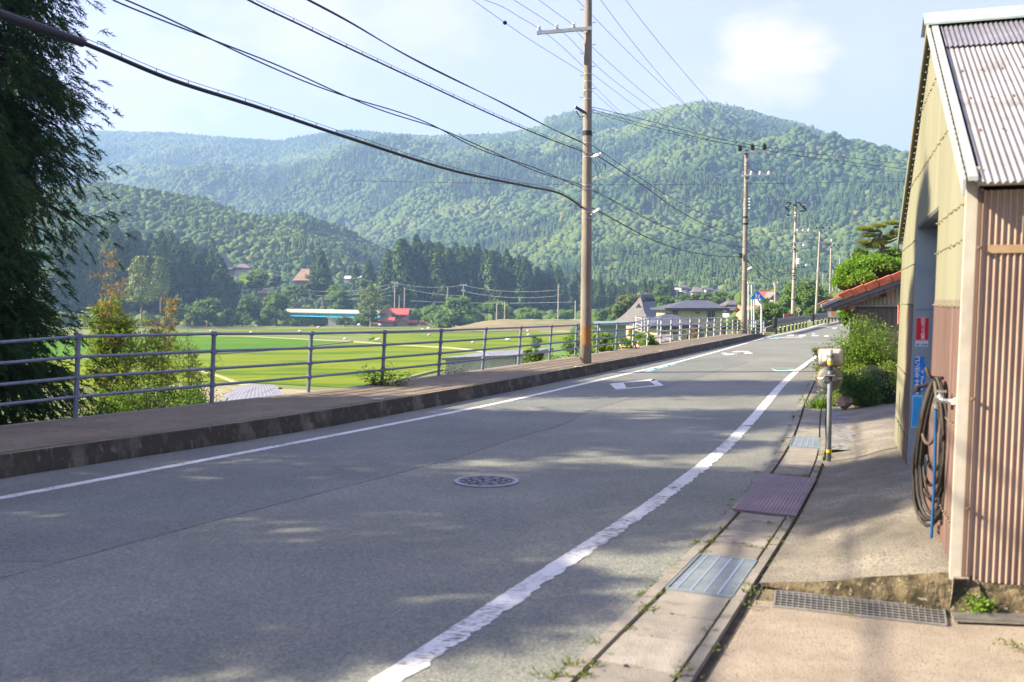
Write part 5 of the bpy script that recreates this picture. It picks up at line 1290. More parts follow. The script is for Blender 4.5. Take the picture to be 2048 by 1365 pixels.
# ------------------------------------------------------------------ guard rails and signs down the road
GR = mat('brown_grey_guardrail', (.13, .125, .115), (.20, .19, .17), scale=3, rough=.55, metal=.3)
def guard(p0, p1, n, h, label):
    t = thing('guard_rail', p0, label, 'guard rail')
    for i in range(n):
        p = Vector(p0).lerp(Vector(p1), i / (n - 1)); o = MB(); o.tube([p, p + Vector((0, 0, h))], .06, 8); po = o.build('post', DARK if True else GR, t)
        MB().lathe(p + Vector((0, 0, .30)), [(.064, 0), (.064, .035), (.03, .04)], 8).build('reflector', PORC, po)
    a, b = Vector(p0), Vector(p1); d = (b - a).normalized(); nr = Vector((d.y, -d.x, 0))
    prof = [(0, .42), (.05, .46), (.05, .56), (.0, .60), (.05, .64), (.05, .76), (0, .80)]
    vs = [q_ + nr * (.07 + x) + Vector((0, 0, z)) for q_ in (a - d * .6, b + d * .6) for x, z in prof]
    MB().add(vs, [(i, i + 1, i + 8, i + 7) for i in range(6)]).build('beam', GR, t)
    MB().lathe(a - d * .6 + Vector((0, 0, .3)), [(.08, 0), (.14, .1), (.14, .5), (.08, .6)], 10).build('end_piece', DARK, t)
guard(G(1552, 668.5, 0), G(1612, 655, 0), 9, .5, 'nearer grey brown guard rail on dark posts left of the road')
guard(G(1627, 651.5, 0), G(1682, 640.5, 0), 9, .5, 'farther grey brown guard rail where the road bends')
# low retaining wall behind
o = MB(); a, b = W(1530, 672, 50.5), W(1600, 652, 72)
o.prism([W(1531, 668, 53), W(1531, 656, 53), W(1552, 649, 56), W(1552, 668, 56)], (0, 1, 0), .25)
tag(o.build('retaining_wall', mat('grey_wall_concrete', (.16, .145, .125), (.25, .23, .20), scale=1.5, rough=.9)), 'grey concrete retaining wall rising behind the nearer guard rail', 'wall')
tag(MB().add([(wl(y) - s * .9 - .35, y, .01 + .04 * s) for y in np.arange(51.5, 90, 1) for s in (0, 1)], [(2 * i, 2 * i + 1, 2 * i + 3, 2 * i + 2) for i in range(38)]).build('grass_verge', mat('verge_green', (.10, .15, .03), (.20, .22, .06), scale=9, rough=1, bump=1)), kind='structure')
# crossing sign
Ys = 44.6; b = W(1523, 667.5, Ys); t = thing('crossing_sign', b, 'blue triangular pedestrian crossing sign on a bent white post at the end of the railing', 'road sign')
MB().tube(spline([b, W(1523, 640, Ys), W(1523, 614, Ys), W(1521.5, 607, Ys), W(1515, 599, Ys)], 5), .045, 10).build('post', WRAIL, t, smooth=True)
SB = mat('sign_blue', (.01, .16, .50), rough=.35)
tri = [W(1501, 599, Ys - .06), W(1529, 599, Ys - .06), W(1529, 597, Ys - .06), W(1516, 582, Ys - .06), W(1514, 582, Ys - .06), W(1501, 597, Ys - .06)]
MB().prism(tri, (0, 1, 0), .02).build('plate', SB, t)
def fig(mb, cx, cy, s, flip=1):
    Yf = Ys - .075; P_ = lambda x, y: W(cx + x * s * flip, cy + y * s, Yf)
    mb.add([P_(math.cos(a) * .9, -5 + math.sin(a) * .9) for a in np.linspace(0, 2 * math.pi, 10)[:-1]], [tuple(range(9))])
    for pol in ([(-1, -4), (1, -4), (1.2, 0), (-1.2, 0)], [(-1.2, -.2), (.3, -.2), (-.9, 4), (-2.2, 4)], [(0, -.2), (1.2, -.2), (2.8, 4), (1.5, 4)], [(.6, -3.6), (1.2, -3), (2.6, -1), (2, -.8)], [(-1, -3.6), (-.6, -2.6), (-2.2, -1), (-2.6, -1.6)]): mb.add([P_(x, y) for x, y in pol], [tuple(range(4))])
o = MB(); fig(o, 1512.5, 592.5, .95); fig(o, 1518, 593.5, .8, -1)
for k in range(5): o.add([W(1507.5 + k * 3.3, 597.6, Ys - .075), W(1509.5 + k * 3.3, 597.6, Ys - .075), W(1509.8 + k * 3.3, 598.5, Ys - .075), W(1507.5 + k * 3.3, 598.5, Ys - .075)], [(0, 1, 2, 3)])
o.build('symbol', WHT, t)
Yd = 68; b = W(1596, 645, Yd); t = thing('warning_sign', b, 'small yellow diamond warning sign on a thin green grey post right of the transformer pole', 'road sign')
MB().tube([b, W(1598, 628, Yd)], .035, 8).build('post', GALV, t)
MB().prism([W(1597.5, 614.5, Yd - .06), W(1603, 620.5, Yd - .06), W(1597.5, 626.5, Yd - .06), W(1592, 620.5, Yd - .06)], (0, 1, 0), .02).build('plate', mat('sign_yellow', (.62, .52, .25), rough=.5), t)
MB().add([W(x, y, Yd - .075) for x, y in ((1595.8, 621.8), (1597, 619), (1598.6, 619.6), (1600, 621.8))], [(0, 1, 2, 3)]).build('symbol', DARK, t)
t = thing('notice_board', W(1578, 646, 71), 'rust red metal board standing left of the transformer pole', 'board')
MB().box(W(1577, 635.5, 71), (.72, .25, .55)).build('panel', mat('rust_red_board', (.17, .07, .05), (.25, .11, .08), scale=4, rough=.8), t)
MB().box(W(1576, 645, 71), (.05, .05, .5)).box(W(1584, 645, 71), (.05, .05, .5)).build('legs', DARK, t)
t = thing('shop_sign', W(1668, 640, 58), 'white roadside board with an orange leaf shape seen under the tiled eave', 'sign')
MB().box(W(1668, 628.5, 58), (.68, .08, .42)).build('panel', mat('board_white', (.55, .53, .48), rough=.6), t)
MB().box(W(1668, 636.5, 58), (.74, .1, .07)).box(W(1668, 622, 58), (.70, .1, .05)).build('frame', mat('board_frame', (.10, .07, .05), rough=.7), t)
MB().prism([W(x, y, 57.94) for x, y in ((1661, 623), (1668, 622), (1670, 627), (1668, 633), (1663, 631))], (0, 1, 0), .02).build('leaf_mark', mat('orange_mark', (.60, .24, .03), rough=.6), t)
MB().prism([W(x, y, 57.94) for x, y in ((1674, 624), (1678, 623), (1678, 632), (1672, 633))], (0, 1, 0), .02).build('grey_marks', mat('grey_mark', (.25, .25, .26), rough=.6), t)
MB().box(W(1656.5, 633, 58), (.07, .07, .9)).build('post', mat('board_frame', (.1, .07, .05)), t); MB().box(W(1680, 633, 58), (.07, .07, .9)).build('post', mat('board_frame', (.1, .07, .05)), t)
# ------------------------------------------------------------------ paddies
ZF = -6.53
RICE1 = mat('rice_green', (.052, .135, .008), (.075, .17, .012), scale=.35, rough=1, spec=.02, bump=1, bscale=5, stretch=(.3, 1, 1), spots=(.09, .17, .014), sscale=.12, sth=.5, sw=.1)
RICE2 = mat('rice_yellow_green', (.125, .168, .012), (.165, .208, .018), scale=.3, rough=1, spec=.02, bump=1, bscale=5, stretch=(.25, 1, 1), spots=(.075, .14, .010), sscale=.2, sth=.52, sw=.08)
RICE3 = mat('grass_olive', (.11, .135, .03), (.18, .19, .055), scale=.3, rough=.95, bump=1, bscale=3, stretch=(.2, 1, 1), spots=(.09, .14, .02), sscale=.3, sth=.5, sw=.1)
DRY = mat('dry_grass', (.16, .13, .065), (.22, .19, .10), scale=.25, rough=1, bump=1, bscale=2, spots=(.11, .13, .045), sscale=.2, sth=.55, sw=.1, stretch=(.3, 1, 1))
PATHM = mat('pale_bund', (.20, .21, .09), (.26, .26, .13), scale=1, rough=1)
def field(name, px, m, z):
    mb = MB(); mb.add([G(x, y, z) for x, y in px], [tuple(range(len(px)))]); o = mb.build(name, m); return tag(o, kind='structure')
field('field', [(-700, 649.5), (1500, 649.5), (1500, 820), (-700, 900)], RICE3, ZF - .05)
field('rice_field', [(-500, 668), (410, 671.5), (560, 674), (705, 683), (520, 702), (300, 712), (-500, 730)], RICE1, ZF)
field('rice_field', [(-500, 734), (300, 716), (520, 706), (720, 684.5), (800, 690), (1010, 712), (1060, 730), (880, 742), (700, 776), (430, 762), (-500, 800)], RICE2, ZF)
field('rice_field', [(745, 668), (1080, 664), (1240, 668), (1180, 690), (1010, 706), (800, 688), (735, 681)], RICE2, ZF + .004)
field('grass_strip', [(440, 659), (900, 655), (1300, 654), (1300, 657), (900, 660), (430, 664)], RICE2, ZF + .008)
field('grass_strip', [(1060, 690), (1180, 684), (1300, 690), (1300, 760), (1060, 760)], mat('lush_grass', (.07, .14, .02), (.12, .19, .032), scale=.8, rough=1, bump=1, bscale=6), ZF + .008)
field('dirt_track', [(380, 768), (560, 777), (760, 790), (760, 830), (300, 830), (300, 775)], mat('pale_dirt', (.22, .19, .12), (.30, .26, .18), scale=.6, rough=1, spots=(.18, .2, .07), sscale=.7, sth=.5, sw=.1), ZF + .012)
def bund(px, w=.22, m=PATHM, z=ZF):
    mb = MB(); sp = spline([G(x, y, z) for x, y in px], 6); vs = []
    for i, p in enumerate(sp):
        d = (sp[min(i + 1, len(sp) - 1)] - sp[max(i - 1, 0)]).normalized(); n = Vector((-d.y, d.x, 0)) * w
        vs += [p - n * 1.3 + Vector((0, 0, -.1)), p - n + Vector((0, 0, .16)), p + n + Vector((0, 0, .16)), p + n * 1.3 + Vector((0, 0, -.1))]
    mb.add(vs, [(4 * i + j, 4 * i + 4 + j, 4 * i + 5 + j, 4 * i + 1 + j) for i in range(len(sp) - 1) for j in range(3)])
    tag(mb.build('field_path', m), kind='structure')
bund([(300, 671), (430, 673), (520, 675), (640, 681), (706, 684)]); bund([(430, 709), (530, 702), (640, 691), (706, 684)]); bund([(706, 684), (800, 691), (920, 698), (1012, 712)], .3)
bund([(740, 668), (900, 665), (1080, 663), (1240, 667)], .3); bund([(300, 661), (600, 660), (900, 656)], .3)
bund([(390, 740), (440, 754), (480, 768), (560, 779)], .2); bund([(680, 788), (760, 772), (850, 748), (882, 741)], .22)
bund([(330, 665), (700, 672), (740, 680)], .25, RICE1); bund([(600, 655.5), (1250, 660)], .5, DRY)
RICED = mat('rice_gap_dark', (.055, .10, .008), (.075, .125, .012), scale=1, rough=1, spec=.02)
def gap_line(px, w=.16):
    mb = MB(); r_l = random.Random(int(px[0][0])); sp = spline([G(x, y, ZF + .012) for x, y in px], 14); vs = []
    for i, p in enumerate(sp):
        d = (sp[min(i + 1, len(sp) - 1)] - sp[max(i - 1, 0)]).normalized(); n = Vector((-d.y, d.x, 0)) * w * r_l.uniform(.1, 1.2); vs += [p - n, p + n]
    tag(mb.add(vs, [(2 * i, 2 * i + 1, 2 * i + 3, 2 * i + 2) for i in range(len(sp) - 1)]).build('rice_row_gap', RICED), kind='structure')
for pl_ in ([(440, 746), (520, 742), (640, 733), (780, 724)], [(470, 757), (560, 751), (700, 741)], [(600, 716), (760, 711), (900, 704)], [(330, 693), (430, 690), (560, 688)], [(820, 680), (980, 677), (1150, 672)], [(560, 765), (680, 757), (800, 744)], [(760, 673), (900, 671), (1100, 668)]): gap_line(pl_)
# the brown mound
mv = []; c = W(1050, 640, 285); nx, ny = 60, 14
for j in range(ny + 1):
    for i in range(nx + 1):
        x = -27 + 58 * i / nx; y = -11 + 22 * j / ny; h = 3.1 * max(0, 1 - (y / 11) ** 2) ** .8 * float(smooth(-27, -6, x)) * float(1 - smooth(22, 31, x) * .75) + .15 * math.sin(x * .9 + y)
        mv.append((c.x + x, 285 + y, ZF - .1 + max(0, h)))
tag(MB().add(mv, [(j * (nx + 1) + i, j * (nx + 1) + i + 1, (j + 1) * (nx + 1) + i + 1, (j + 1) * (nx + 1) + i) for j in range(ny) for i in range(nx)]).build('mound', DRY, smooth=True), kind='structure')
# bird scarers
PK = mat('pink_cloth', (.72, .42, .46), rough=.8); WC = mat('white_cloth', (.8, .78, .74), rough=.8)
for i, (x, y) in enumerate(((512, 655), (423, 665), (600, 666), (690, 681), (757, 682), (760, 653), (718, 653), (818, 667), (846, 662), (857, 660), (858, 673), (946, 688), (1017, 682), (1056, 665), (1057, 673), (930, 657), (1022, 656), (828, 667), (502, 668), (637, 658))):
    g = G(x, y + 2, ZF); D = g.y; k = D / 1991
    t = thing('bird_scarer', g, '%s cloth bird scarer in the paddies, %s' % ('pink' if i % 3 else 'white', ['alone at the far left edge', 'left of the far paddy corner', 'above the near paddy', 'by the meeting of two pale paths', 'largest one in front of the farmhouse', 'close below the farmhouse', 'left of the farmhouse', 'between farmhouse and shrubs', 'first of a trio before the shrubs', 'second of a trio before the shrubs', 'lowest of a trio before the shrubs', 'low in the middle field', 'wide one right of the middle field', 'upper of a close pair before the mound', 'lower of a close pair before the mound', 'at the left foot of the mound', 'at the middle foot of the mound', 'beside the trio before the shrubs', 'behind the nearest railing post', 'faint one below the bridge'][i]), 'bird scarer', 'bird scarers in the paddies')
    MB().tube([g, g + Vector((0, 0, .55 * 10 * k * .35))], .02, 5).build('stick', WRAIL, t)
    mb = MB(); w = (14 if i in (4, 12) else 7.5) * k; h = 4.2 * k; rr = random.Random(i); z0 = g.z + .5 * k * 6; vs = []
    for a in range(8):
        for zz, r in ((0, .5), (.35, 1), (.75, .9), (1, .35)):
            an = a / 8 * 2 * math.pi; vs.append((g.x + math.cos(an) * w / 2 * r * rr.uniform(.75, 1.15), g.y + math.sin(an) * w / 4 * r, z0 + zz * h * rr.uniform(.85, 1.1)))
    fs = [((4 * a + b), (4 * ((a + 1) % 8) + b), (4 * ((a + 1) % 8) + b + 1), (4 * a + b + 1)) for a in range(8) for b in range(3)] + [tuple(4 * a + 3 for a in range(8)), tuple(4 * a for a in range(8))[::-1]]
    mb.add(vs, fs).build('cloth', PK if i % 3 else WC, t)

# ------------------------------------------------------------------ buildings
def facemat(n, c, **k): return mat(n, c, tuple(x * 1.18 for x in c), scale=1.2, rough=.8, **k)
WIN = mat('window_glass', (.03, .04, .05), rough=.12, spec=.8); FRM = mat('window_frame', (.35, .33, .29), rough=.5)
def house(name, cat, label, x0, x1, yb, ye, yr, D, depth, wallm, roofm, kind='hip', rot=0.0, over=.6, wins=(), ridge=(.3, .7), chim=None, group=None):
    a = W(x0, yb, D); b = W(x1, yb, D); w = (b - a).length; c = (a + b) / 2; zb_ = a.z; ze = W(x0, ye, D).z; zr = W(x0, yr, D).z
    t = thing(name, (c.x, D, zb_), label, cat, group); Mr_ = Matrix.Rotation(rot, 3, 'Z')
    P_ = lambda x, y, z: Mr_ @ Vector((x, y, 0)) + Vector((c.x, D, z))
    hw = w / 2; mb = MB(); mb.add([P_(-hw, 0, zb_ - 1), P_(hw, 0, zb_ - 1), P_(hw, depth, zb_ - 1), P_(-hw, depth, zb_ - 1), P_(-hw, 0, ze), P_(hw, 0, ze), P_(hw, depth, ze), P_(-hw, depth, ze)], [(0, 1, 5, 4), (1, 2, 6, 5), (2, 3, 7, 6), (3, 0, 4, 7)])
    o = over
    if kind == 'gable_y':       # ridge runs away from the viewer: gable faces front
        mb.add([P_(-hw, 0, ze), P_(hw, 0, ze), P_(0, 0, zr - .1)], [(0, 1, 2)])
        mb.add([P_(-hw, depth, ze), P_(hw, depth, ze), P_(0, depth, zr - .1)], [(2, 1, 0)])
        rv = [P_(-hw - o, -o, ze - .15), P_(0, -o, zr), P_(hw + o, -o, ze - .15), P_(-hw - o, depth + o, ze - .15), P_(0, depth + o, zr), P_(hw + o, depth + o, ze - .15)]; rf2 = [(0, 1, 4, 3), (1, 2, 5, 4)]
    elif kind == 'gable_x':
        mb.add([P_(-hw, 0, ze), P_(-hw, depth, ze), P_(-hw, depth / 2, zr - .1)], [(0, 1, 2)]); mb.add([P_(hw, 0, ze), P_(hw, depth, ze), P_(hw, depth / 2, zr - .1)], [(2, 1, 0)])
        rv = [P_(-hw - o, -o, ze - .15), P_(hw + o, -o, ze - .15), P_(hw + o, depth / 2, zr), P_(-hw - o, depth / 2, zr), P_(hw + o, depth + o, ze - .15), P_(-hw - o, depth + o, ze - .15)]; rf2 = [(0, 1, 2, 3), (3, 2, 4, 5)]
    elif kind == 'flat':
        rv = [P_(-hw - o, -o, ze), P_(hw + o, -o, ze), P_(hw + o, depth + o, zr), P_(-hw - o, depth + o, zr)]; rf2 = [(0, 1, 2, 3)]
    else:
        r0, r1 = -hw + ridge[0] * w, -hw + ridge[1] * w
        rv = [P_(-hw - o, -o, ze - .12), P_(hw + o, -o, ze - .12), P_(hw + o, depth + o, ze - .12), P_(-hw - o, depth + o, ze - .12), P_(r0, depth / 2, zr), P_(r1, depth / 2, zr)]; rf2 = [(0, 1, 5, 4), (1, 2, 5), (2, 3, 4, 5), (3, 0, 4)]
    mb.build('wall', wallm, t)
    rfo = MB().add([v for v in rv] + [v - Vector((0, 0, .22)) for v in rv], rf2 + [tuple(i + len(rv) for i in f[::-1]) for f in rf2]).build('roof', roofm, t)
    # eave thickness
    ee = MB(); e_ = [(0, 1)] if kind != 'gable_y' else [(0, 1), (1, 2), (0, 3), (2, 5)]
    if kind == 'hip': e_ = [(0, 1), (1, 2), (3, 0), (4, 5)]
    if kind == 'gable_x': e_ = [(0, 1), (1, 2), (0, 3), (3, 2)]
    for i, j in e_: ee.beam(rv[i] - Vector((0, 0, .06)), rv[j] - Vector((0, 0, .06)), .25, .26)
    ee.build('eave', roofm, t)
    for (fx0, fx1, fz0, fz1) in wins:
        p = [P_(-hw + fx * w, -.04, zb_ + (ze - zb_) * fz) for fx, fz in ((fx0, fz0), (fx1, fz0), (fx1, fz1), (fx0, fz1))]
        f = MB(); 
        for i in range(4): f.beam(p[i], p[(i + 1) % 4], .10, .10, up=(0, 1, 0))
        m_ = (p[0] + p[1]) / 2; n_ = (p[2] + p[3]) / 2; f.beam(m_, n_, .06, .06, up=(0, 1, 0)); fo = f.build('window', FRM, t)
        MB().add([v + Vector((0, -.005, 0)) for v in p], [(0, 1, 2, 3)]).build('pane', WIN, fo)
    return t, P_, w, zb_, ze, zr
GREYR = mat('grey_tile', (.05, .052, .068), (.085, .087, .11), scale=1.5, rough=.45, bump=.5, bscale=8); BRNR = mat('brown_grey_tile', (.13, .11, .098), (.19, .16, .145), scale=1.5, rough=.6)
YELW = facemat('pale_yellow_wall', (.42, .37, .22)); WHW = facemat('white_wall', (.50, .49, .46)); TANW = facemat('tan_wall', (.35, .25, .17)); PNK = facemat('pinkish_wall', (.42, .26, .21))
REDR = mat('red_roof', (.30, .065, .045), (.42, .11, .08), scale=1, rough=.6); STRAW = mat('old_thatch', (.26, .17, .12), (.36, .26, .19), scale=1, rough=1)
house('house', 'house', 'two storey pale yellow house with grey hipped roof, right of the thatch shaped house', 1338, 1446, 668, 615.5, 600, 118, 7.5, YELW, GREYR, 'hip', .06, .55, ((.05, .16, .72, .90), (.48, .57, .75, .86), (.70, .86, .50, .88)), (.5, .86))
t, P_, w, zb_, ze, zr = house('house', 'house', 'low pale yellow wing with grey hipped roof in front of the two storey house', 1313, 1376, 678, 649, 628, 104, 5.5, YELW, GREYR, 'hip', .18, .9, ((.10, .28, .35, .75), (.5, .8, .3, .8)), (.55, .75))
house('house', 'house', 'small brown wing with dark grey roof to the right of the low yellow wing', 1378, 1408, 676, 653, 646, 106, 5, TANW, GREYR, 'hip', .1, .6, ((.3, .7, .3, .8),), (.3, .7))
# grey thatch shaped house
A_ = W(1226, 646, 137); B_ = W(1299, 645, 128); C_ = W(1334, 641, 139); z_ = (A_.z + B_.z) / 2
for p in (A_, B_, C_): p.z = z_
Dd = A_ + (C_ - B_); R1 = W(1281, 593, 132.5); R2 = W(1305, 595, 142); R2.z = R1.z
t = thing('thatch_shaped_house', (B_.x, B_.y, -4), 'old farmhouse under a steep grey metal covered thatch roof with crossed ridge beams', 'house')
def steep(a, b, c, d, n=8):
    """concave roof plane, a-b eave, d-c ridge"""
    vs = []
    for i in range(n + 1):
        u = i / n
        for s in range(n + 1):
            v = s / n; p = a.lerp(b, v).lerp(d.lerp(c, v), u); p = p + Vector((0, 0, -.4 * math.sin(u * math.pi) * (1 - .2 * u))); vs.append(p)
    k = n + 1
    return vs, [(i * k + s, i * k + s + 1, (i + 1) * k + s + 1, (i + 1) * k + s) for i in range(n) for s in range(n)]
GM = mat('grey_metal_roof', (.085, .08, .085), (.12, .11, .115), scale=1, rough=.55); GM2 = mat('blue_grey_metal_roof', (.05, .06, .078), (.075, .088, .108), scale=1, rough=.5)
gm = A_.lerp(B_, .5)
mb = MB(); mb.add(*steep(A_, B_, R1, R1)); mb.build('gable_roof', GM, t, smooth=False)
mb = MB(); mb.add(*steep(B_, C_, R2, R1)); mb.build('side_roof', GM2, t); mb = MB(); mb.add(*steep(C_, Dd, R2, R2)); mb.add(*steep(Dd, A_, R1, R2)); mb.build('side_roof', GM, t)
rb = MB()
for i in range(6): p = R1.lerp(R2, .05 + .18 * i); s = (B_ - A_).normalized(); rb.beam(p - s * .75 - Vector((0, 0, .55)), p + s * .3 + Vector((0, 0, .35)), .22, .2); rb.beam(p + s * .75 - Vector((0, 0, .55)), p - s * .3 + Vector((0, 0, .35)), .22, .2)
rb.beam(R1, R2, .5, .4); rb.build('ridge_beams', GM2, t)
p = W(1277, 612, 131); MB().prism([W(1271, 616, 130.0), W(1284, 616, 130.0), W(1278, 607, 131.2)], (0, 1, 0), .1).build('gable_vent', mat('black_opening', (.02, .02, .02), rough=.9), t)
ctr = (A_ + B_ + C_ + Dd) / 4; q4 = [ctr + (p - ctr) * .86 for p in (A_, B_, C_, Dd)]
mb = MB()
for i in range(4): a, b = q4[i], q4[(i + 1) % 4]; mb.add([(a.x, a.y, -5), (b.x, b.y, -5), (b.x, b.y, z_ + .3), (a.x, a.y, z_ + .3)], [(0, 1, 2, 3)])
mb.build('wall', PNK, t)
house('house', 'house', 'pale green roofed shed at the left foot of the grey thatch shaped house', 1200, 1252, 672, 648, 644, 122, 4, facemat('pale_green_wall', (.20, .25, .22)), mat('pale_teal_roof', (.16, .22, .21), rough=.5), 'flat')
# farmhouse by the bridge
house('farmhouse', 'house', 'white gabled farmhouse upper floor under a red roof behind the paddies', 762, 783, 652, 627, 617.5, 336, 8, WHW, REDR, 'gable_y', -.0, .9)
house('farmhouse', 'house', 'main red roofed farmhouse range joined to the right of the white gable', 783, 813, 652, 629, 617, 337, 8, TANW, REDR, 'gable_x', .0, .6, ((.1, .9, .6, .95),))
house('farm_shed', 'shed', 'pink walled lean to shed with red roof left in front of the farmhouse', 758, 786, 653, 643.5, 635, 330, 3.5, PNK, REDR, 'flat', 0, .4)
house('farm_shed', 'shed', 'low red roofed porch right in front of the farmhouse', 794, 815, 653, 644.5, 636, 331, 5, TANW, REDR, 'gable_y', 0, .7)
house('farm_shed', 'shed', 'small red roofed outhouse right of the farmhouse', 818, 832, 652, 645, 640.5, 338, 5, TANW, REDR, 'gable_x', 0, .5)
house('farm_shed', 'shed', 'tiny red roofed shed rightmost by the shrubs', 841, 853, 652, 646, 642, 338, 4, PNK, REDR, 'gable_x', 0, .3)
# hillside houses
house('farmhouse', 'house', 'tall steep grey roofed farmhouse half hidden by the dark cedars', 432, 452, 548, 536, 508, 415, 7, WHW, GM, 'gable_y', 0, 1.2)
house('farmhouse', 'house', 'white walled house with brown hipped roof on the green terrace', 470, 499, 546, 536, 527.5, 412, 6, WHW, BRNR, 'hip', 0, .8, (), (.25, .6))
house('farm_shed', 'shed', 'low pink walled annex left of the white walled hillside house', 452, 470, 546, 539, 534, 412, 5, PNK, BRNR, 'gable_x', 0, .4)
house('farmhouse', 'house', 'brown thatched roof rising among trees above the blue bridge', 587, 617, 566, 561, 537, 405, 7, TANW, STRAW, 'hip', 0, .6, (), (.45, .95))
house('farmhouse', 'house', 'low grey roofed house half hidden by trees left of the bridge', 516, 545, 593, 587, 577, 375, 6, TANW, BRNR, 'hip', 0, .8, ((.5, .9, .3, .8),), (.3, .55))
house('farm_shed', 'shed', 'small white shed between dark conifers on the far slope', 690, 720, 561, 557, 552, 430, 5, WHW, facemat('white_roof', (.6, .6, .58)), 'gable_x', 0, .3)
for (x0, x1, yb, ye, yr, D, wm, rm, kd, lb_) in ((1331, 1355, 591, 579, 576, 425, WHW, facemat('cream_roof', (.5, .48, .42)), 'gable_x', 'long white house, leftmost of the far group under the mountain'), (1362, 1373, 583, 575, 570, 435, WHW, GM, 'gable_x', 'small white house, highest of the far group'), (1374, 1386, 585, 579, 575, 437, WHW, GM, 'hip', 'small grey roofed house just right of the highest far house'), (1386, 1407, 594, 584, 574, 428, PNK, BRNR, 'hip', 'pinkish roofed house in the middle of the far group'), (1413, 1424, 588, 580, 576, 430, WHW, GREYR, 'gable_x', 'white house with grey roof, right part of the far group'), (1426, 1436, 589, 583, 579, 432, WHW, GREYR, 'gable_x', 'small house rightmost of the far group'),
        (1457, 1484, 618, 609, 601, 172, YELW, GM, 'hip', 'yellow house with pale grey roof just left of the second pole'), (1458, 1486, 634, 620, 614, 162, WHW, GREYR, 'hip', 'dark roofed low house below the yellow house left of the second pole'), (1494, 1522, 628, 620, 612, 125, TANW, mat('orange_roof', (.42, .17, .10), (.52, .24, .15), scale=1, rough=.6), 'gable_x', 'low house with orange roof behind the blue sign'), (1526, 1545, 606, 594, 582, 185, WHW, REDR, 'gable_x', 'red roofed house behind the dark shrub right of the blue sign'), (1545, 1561, 606, 594, 584, 180, WHW, BRNR, 'gable_y', 'white gabled house joined to the red roofed one behind the shrub'), (1603, 1616, 606, 599, 596, 160, TANW, REDR, 'gable_x', 'small red roofed building deep in the trees between third and fourth poles')):
    house('house', 'house', lb_, x0, x1, yb, ye, yr, D, 6, wm, rm, kd, 0, .4, ((.15, .4, .35, .8), (.6, .85, .35, .8)) if D < 430 else ((.15, .85, .3, .7),))
# long pale roofed shed near the walkway
zr_ = -1.9; A3 = G(883, 721, zr_); B3 = G(1033, 714.5, zr_); C3 = G(1107, 700, zr_); D3 = G(972, 707, zr_)
t = thing('field_shed', (B3.x, B3.y, ZF), 'long shed with flat pale roof and cream ribbed walls below the walkway', 'shed')
PALE = mat('pale_roof_sheet', (.175, .18, .20), (.22, .225, .245), scale=1.5, rough=.5, spots=(.15, .155, .17), sscale=1, sth=.55, sw=.1, stretch=(3, .3, 1))
MB().prism([A3, B3, C3, D3], (0, 0, 1), .14).build('roof', PALE, t)
cw = mat('cream_ribbed_wall', (.34, .29, .17)); ct = (A3 + B3 + C3 + D3) / 4; q4 = [ct + (p - ct) * .93 for p in (A3, B3, C3, D3)]
def rib(a, b, z0, z1, m, name, pr, pit=.18):
    L = (b - a).length; n = int(L / pit * 4); d = (b - a) / n; nr = Vector((d.y, -d.x, 0)).normalized(); vs = []
    for i in range(n + 1): p = a + d * i + nr * (.03 if i % 4 in (0, 1) else 0); vs += [(p.x, p.y, z0), (p.x, p.y, z1)]
    return MB().add(vs, [(2 * i, 2 * i + 2, 2 * i + 3, 2 * i + 1) for i in range(n)]).build(name, m, pr)
SHW = mat('shed_wall_cream', (.44, .42, .33), (.56, .53, .42), scale=2, rough=.7)
for i in range(4): rib(q4[i], q4[(i + 1) % 4], ZF - .2, zr_, SHW, 'wall', t)
dd = (q4[1] - q4[0]); nr = Vector((dd.y, -dd.x, 0)).normalized()
for u0, u1, z0, z1 in ((.30, .42, -3.6, -2.9), (.78, .97, -3.4, -2.7)):
    a, b = q4[0] + dd * u0 + nr * .05, q4[0] + dd * u1 + nr * .05; o = MB().prism([(a.x, a.y, z0), (b.x, b.y, z0), (b.x, b.y, z1), (a.x, a.y, z1)], nr, .02).build('window', FRM, t)
    MB().prism([(a.x + dd.x * .01, a.y + dd.y * .01, z0 + .06), (b.x - dd.x * .01, b.y - dd.y * .01, z0 + .06), (b.x - dd.x * .01, b.y - dd.y * .01, z1 - .06), (a.x + dd.x * .01, a.y + dd.y * .01, z1 - .06)], nr, .03).build('pane', WIN, o)
# pale curved roof below the nearer part
c1, c2, c3, c4 = W(428, 812, 44), W(588, 808, 44), W(548, 770, 52), W(478, 771, 52)
t = thing('field_shed', (c1.x, c1.y, ZF), 'pale grey ribbed metal roof seen low through the railing left of the paddies', 'shed')
vs = []; n = 60
for i in range(n + 1):
    u = i / n
    for j in range(9):
        v = j / 8; p = c1.lerp(c2, u).lerp(c4.lerp(c3, u), v); p = p + Vector((0, 0, .03 * math.sin(u * math.pi) + .008 * (i % 4 < 2))); vs.append(p)
MB().add(vs, [(9 * i + j, 9 * (i + 1) + j, 9 * (i + 1) + j + 1, 9 * i + j + 1) for i in range(n) for j in range(8)]).build('roof', PALE, t)
mb = MB(); ps = [c1, c2, c3, c4]
for i in range(4): a, b = ps[i], ps[(i + 1) % 4]; mb.add([(a.x, a.y, ZF - .1), (b.x, b.y, ZF - .1), (b.x, b.y, b.z - .03), (a.x, a.y, a.z - .03)], [(0, 1, 2, 3)])
mb.build('wall', SHW, t)
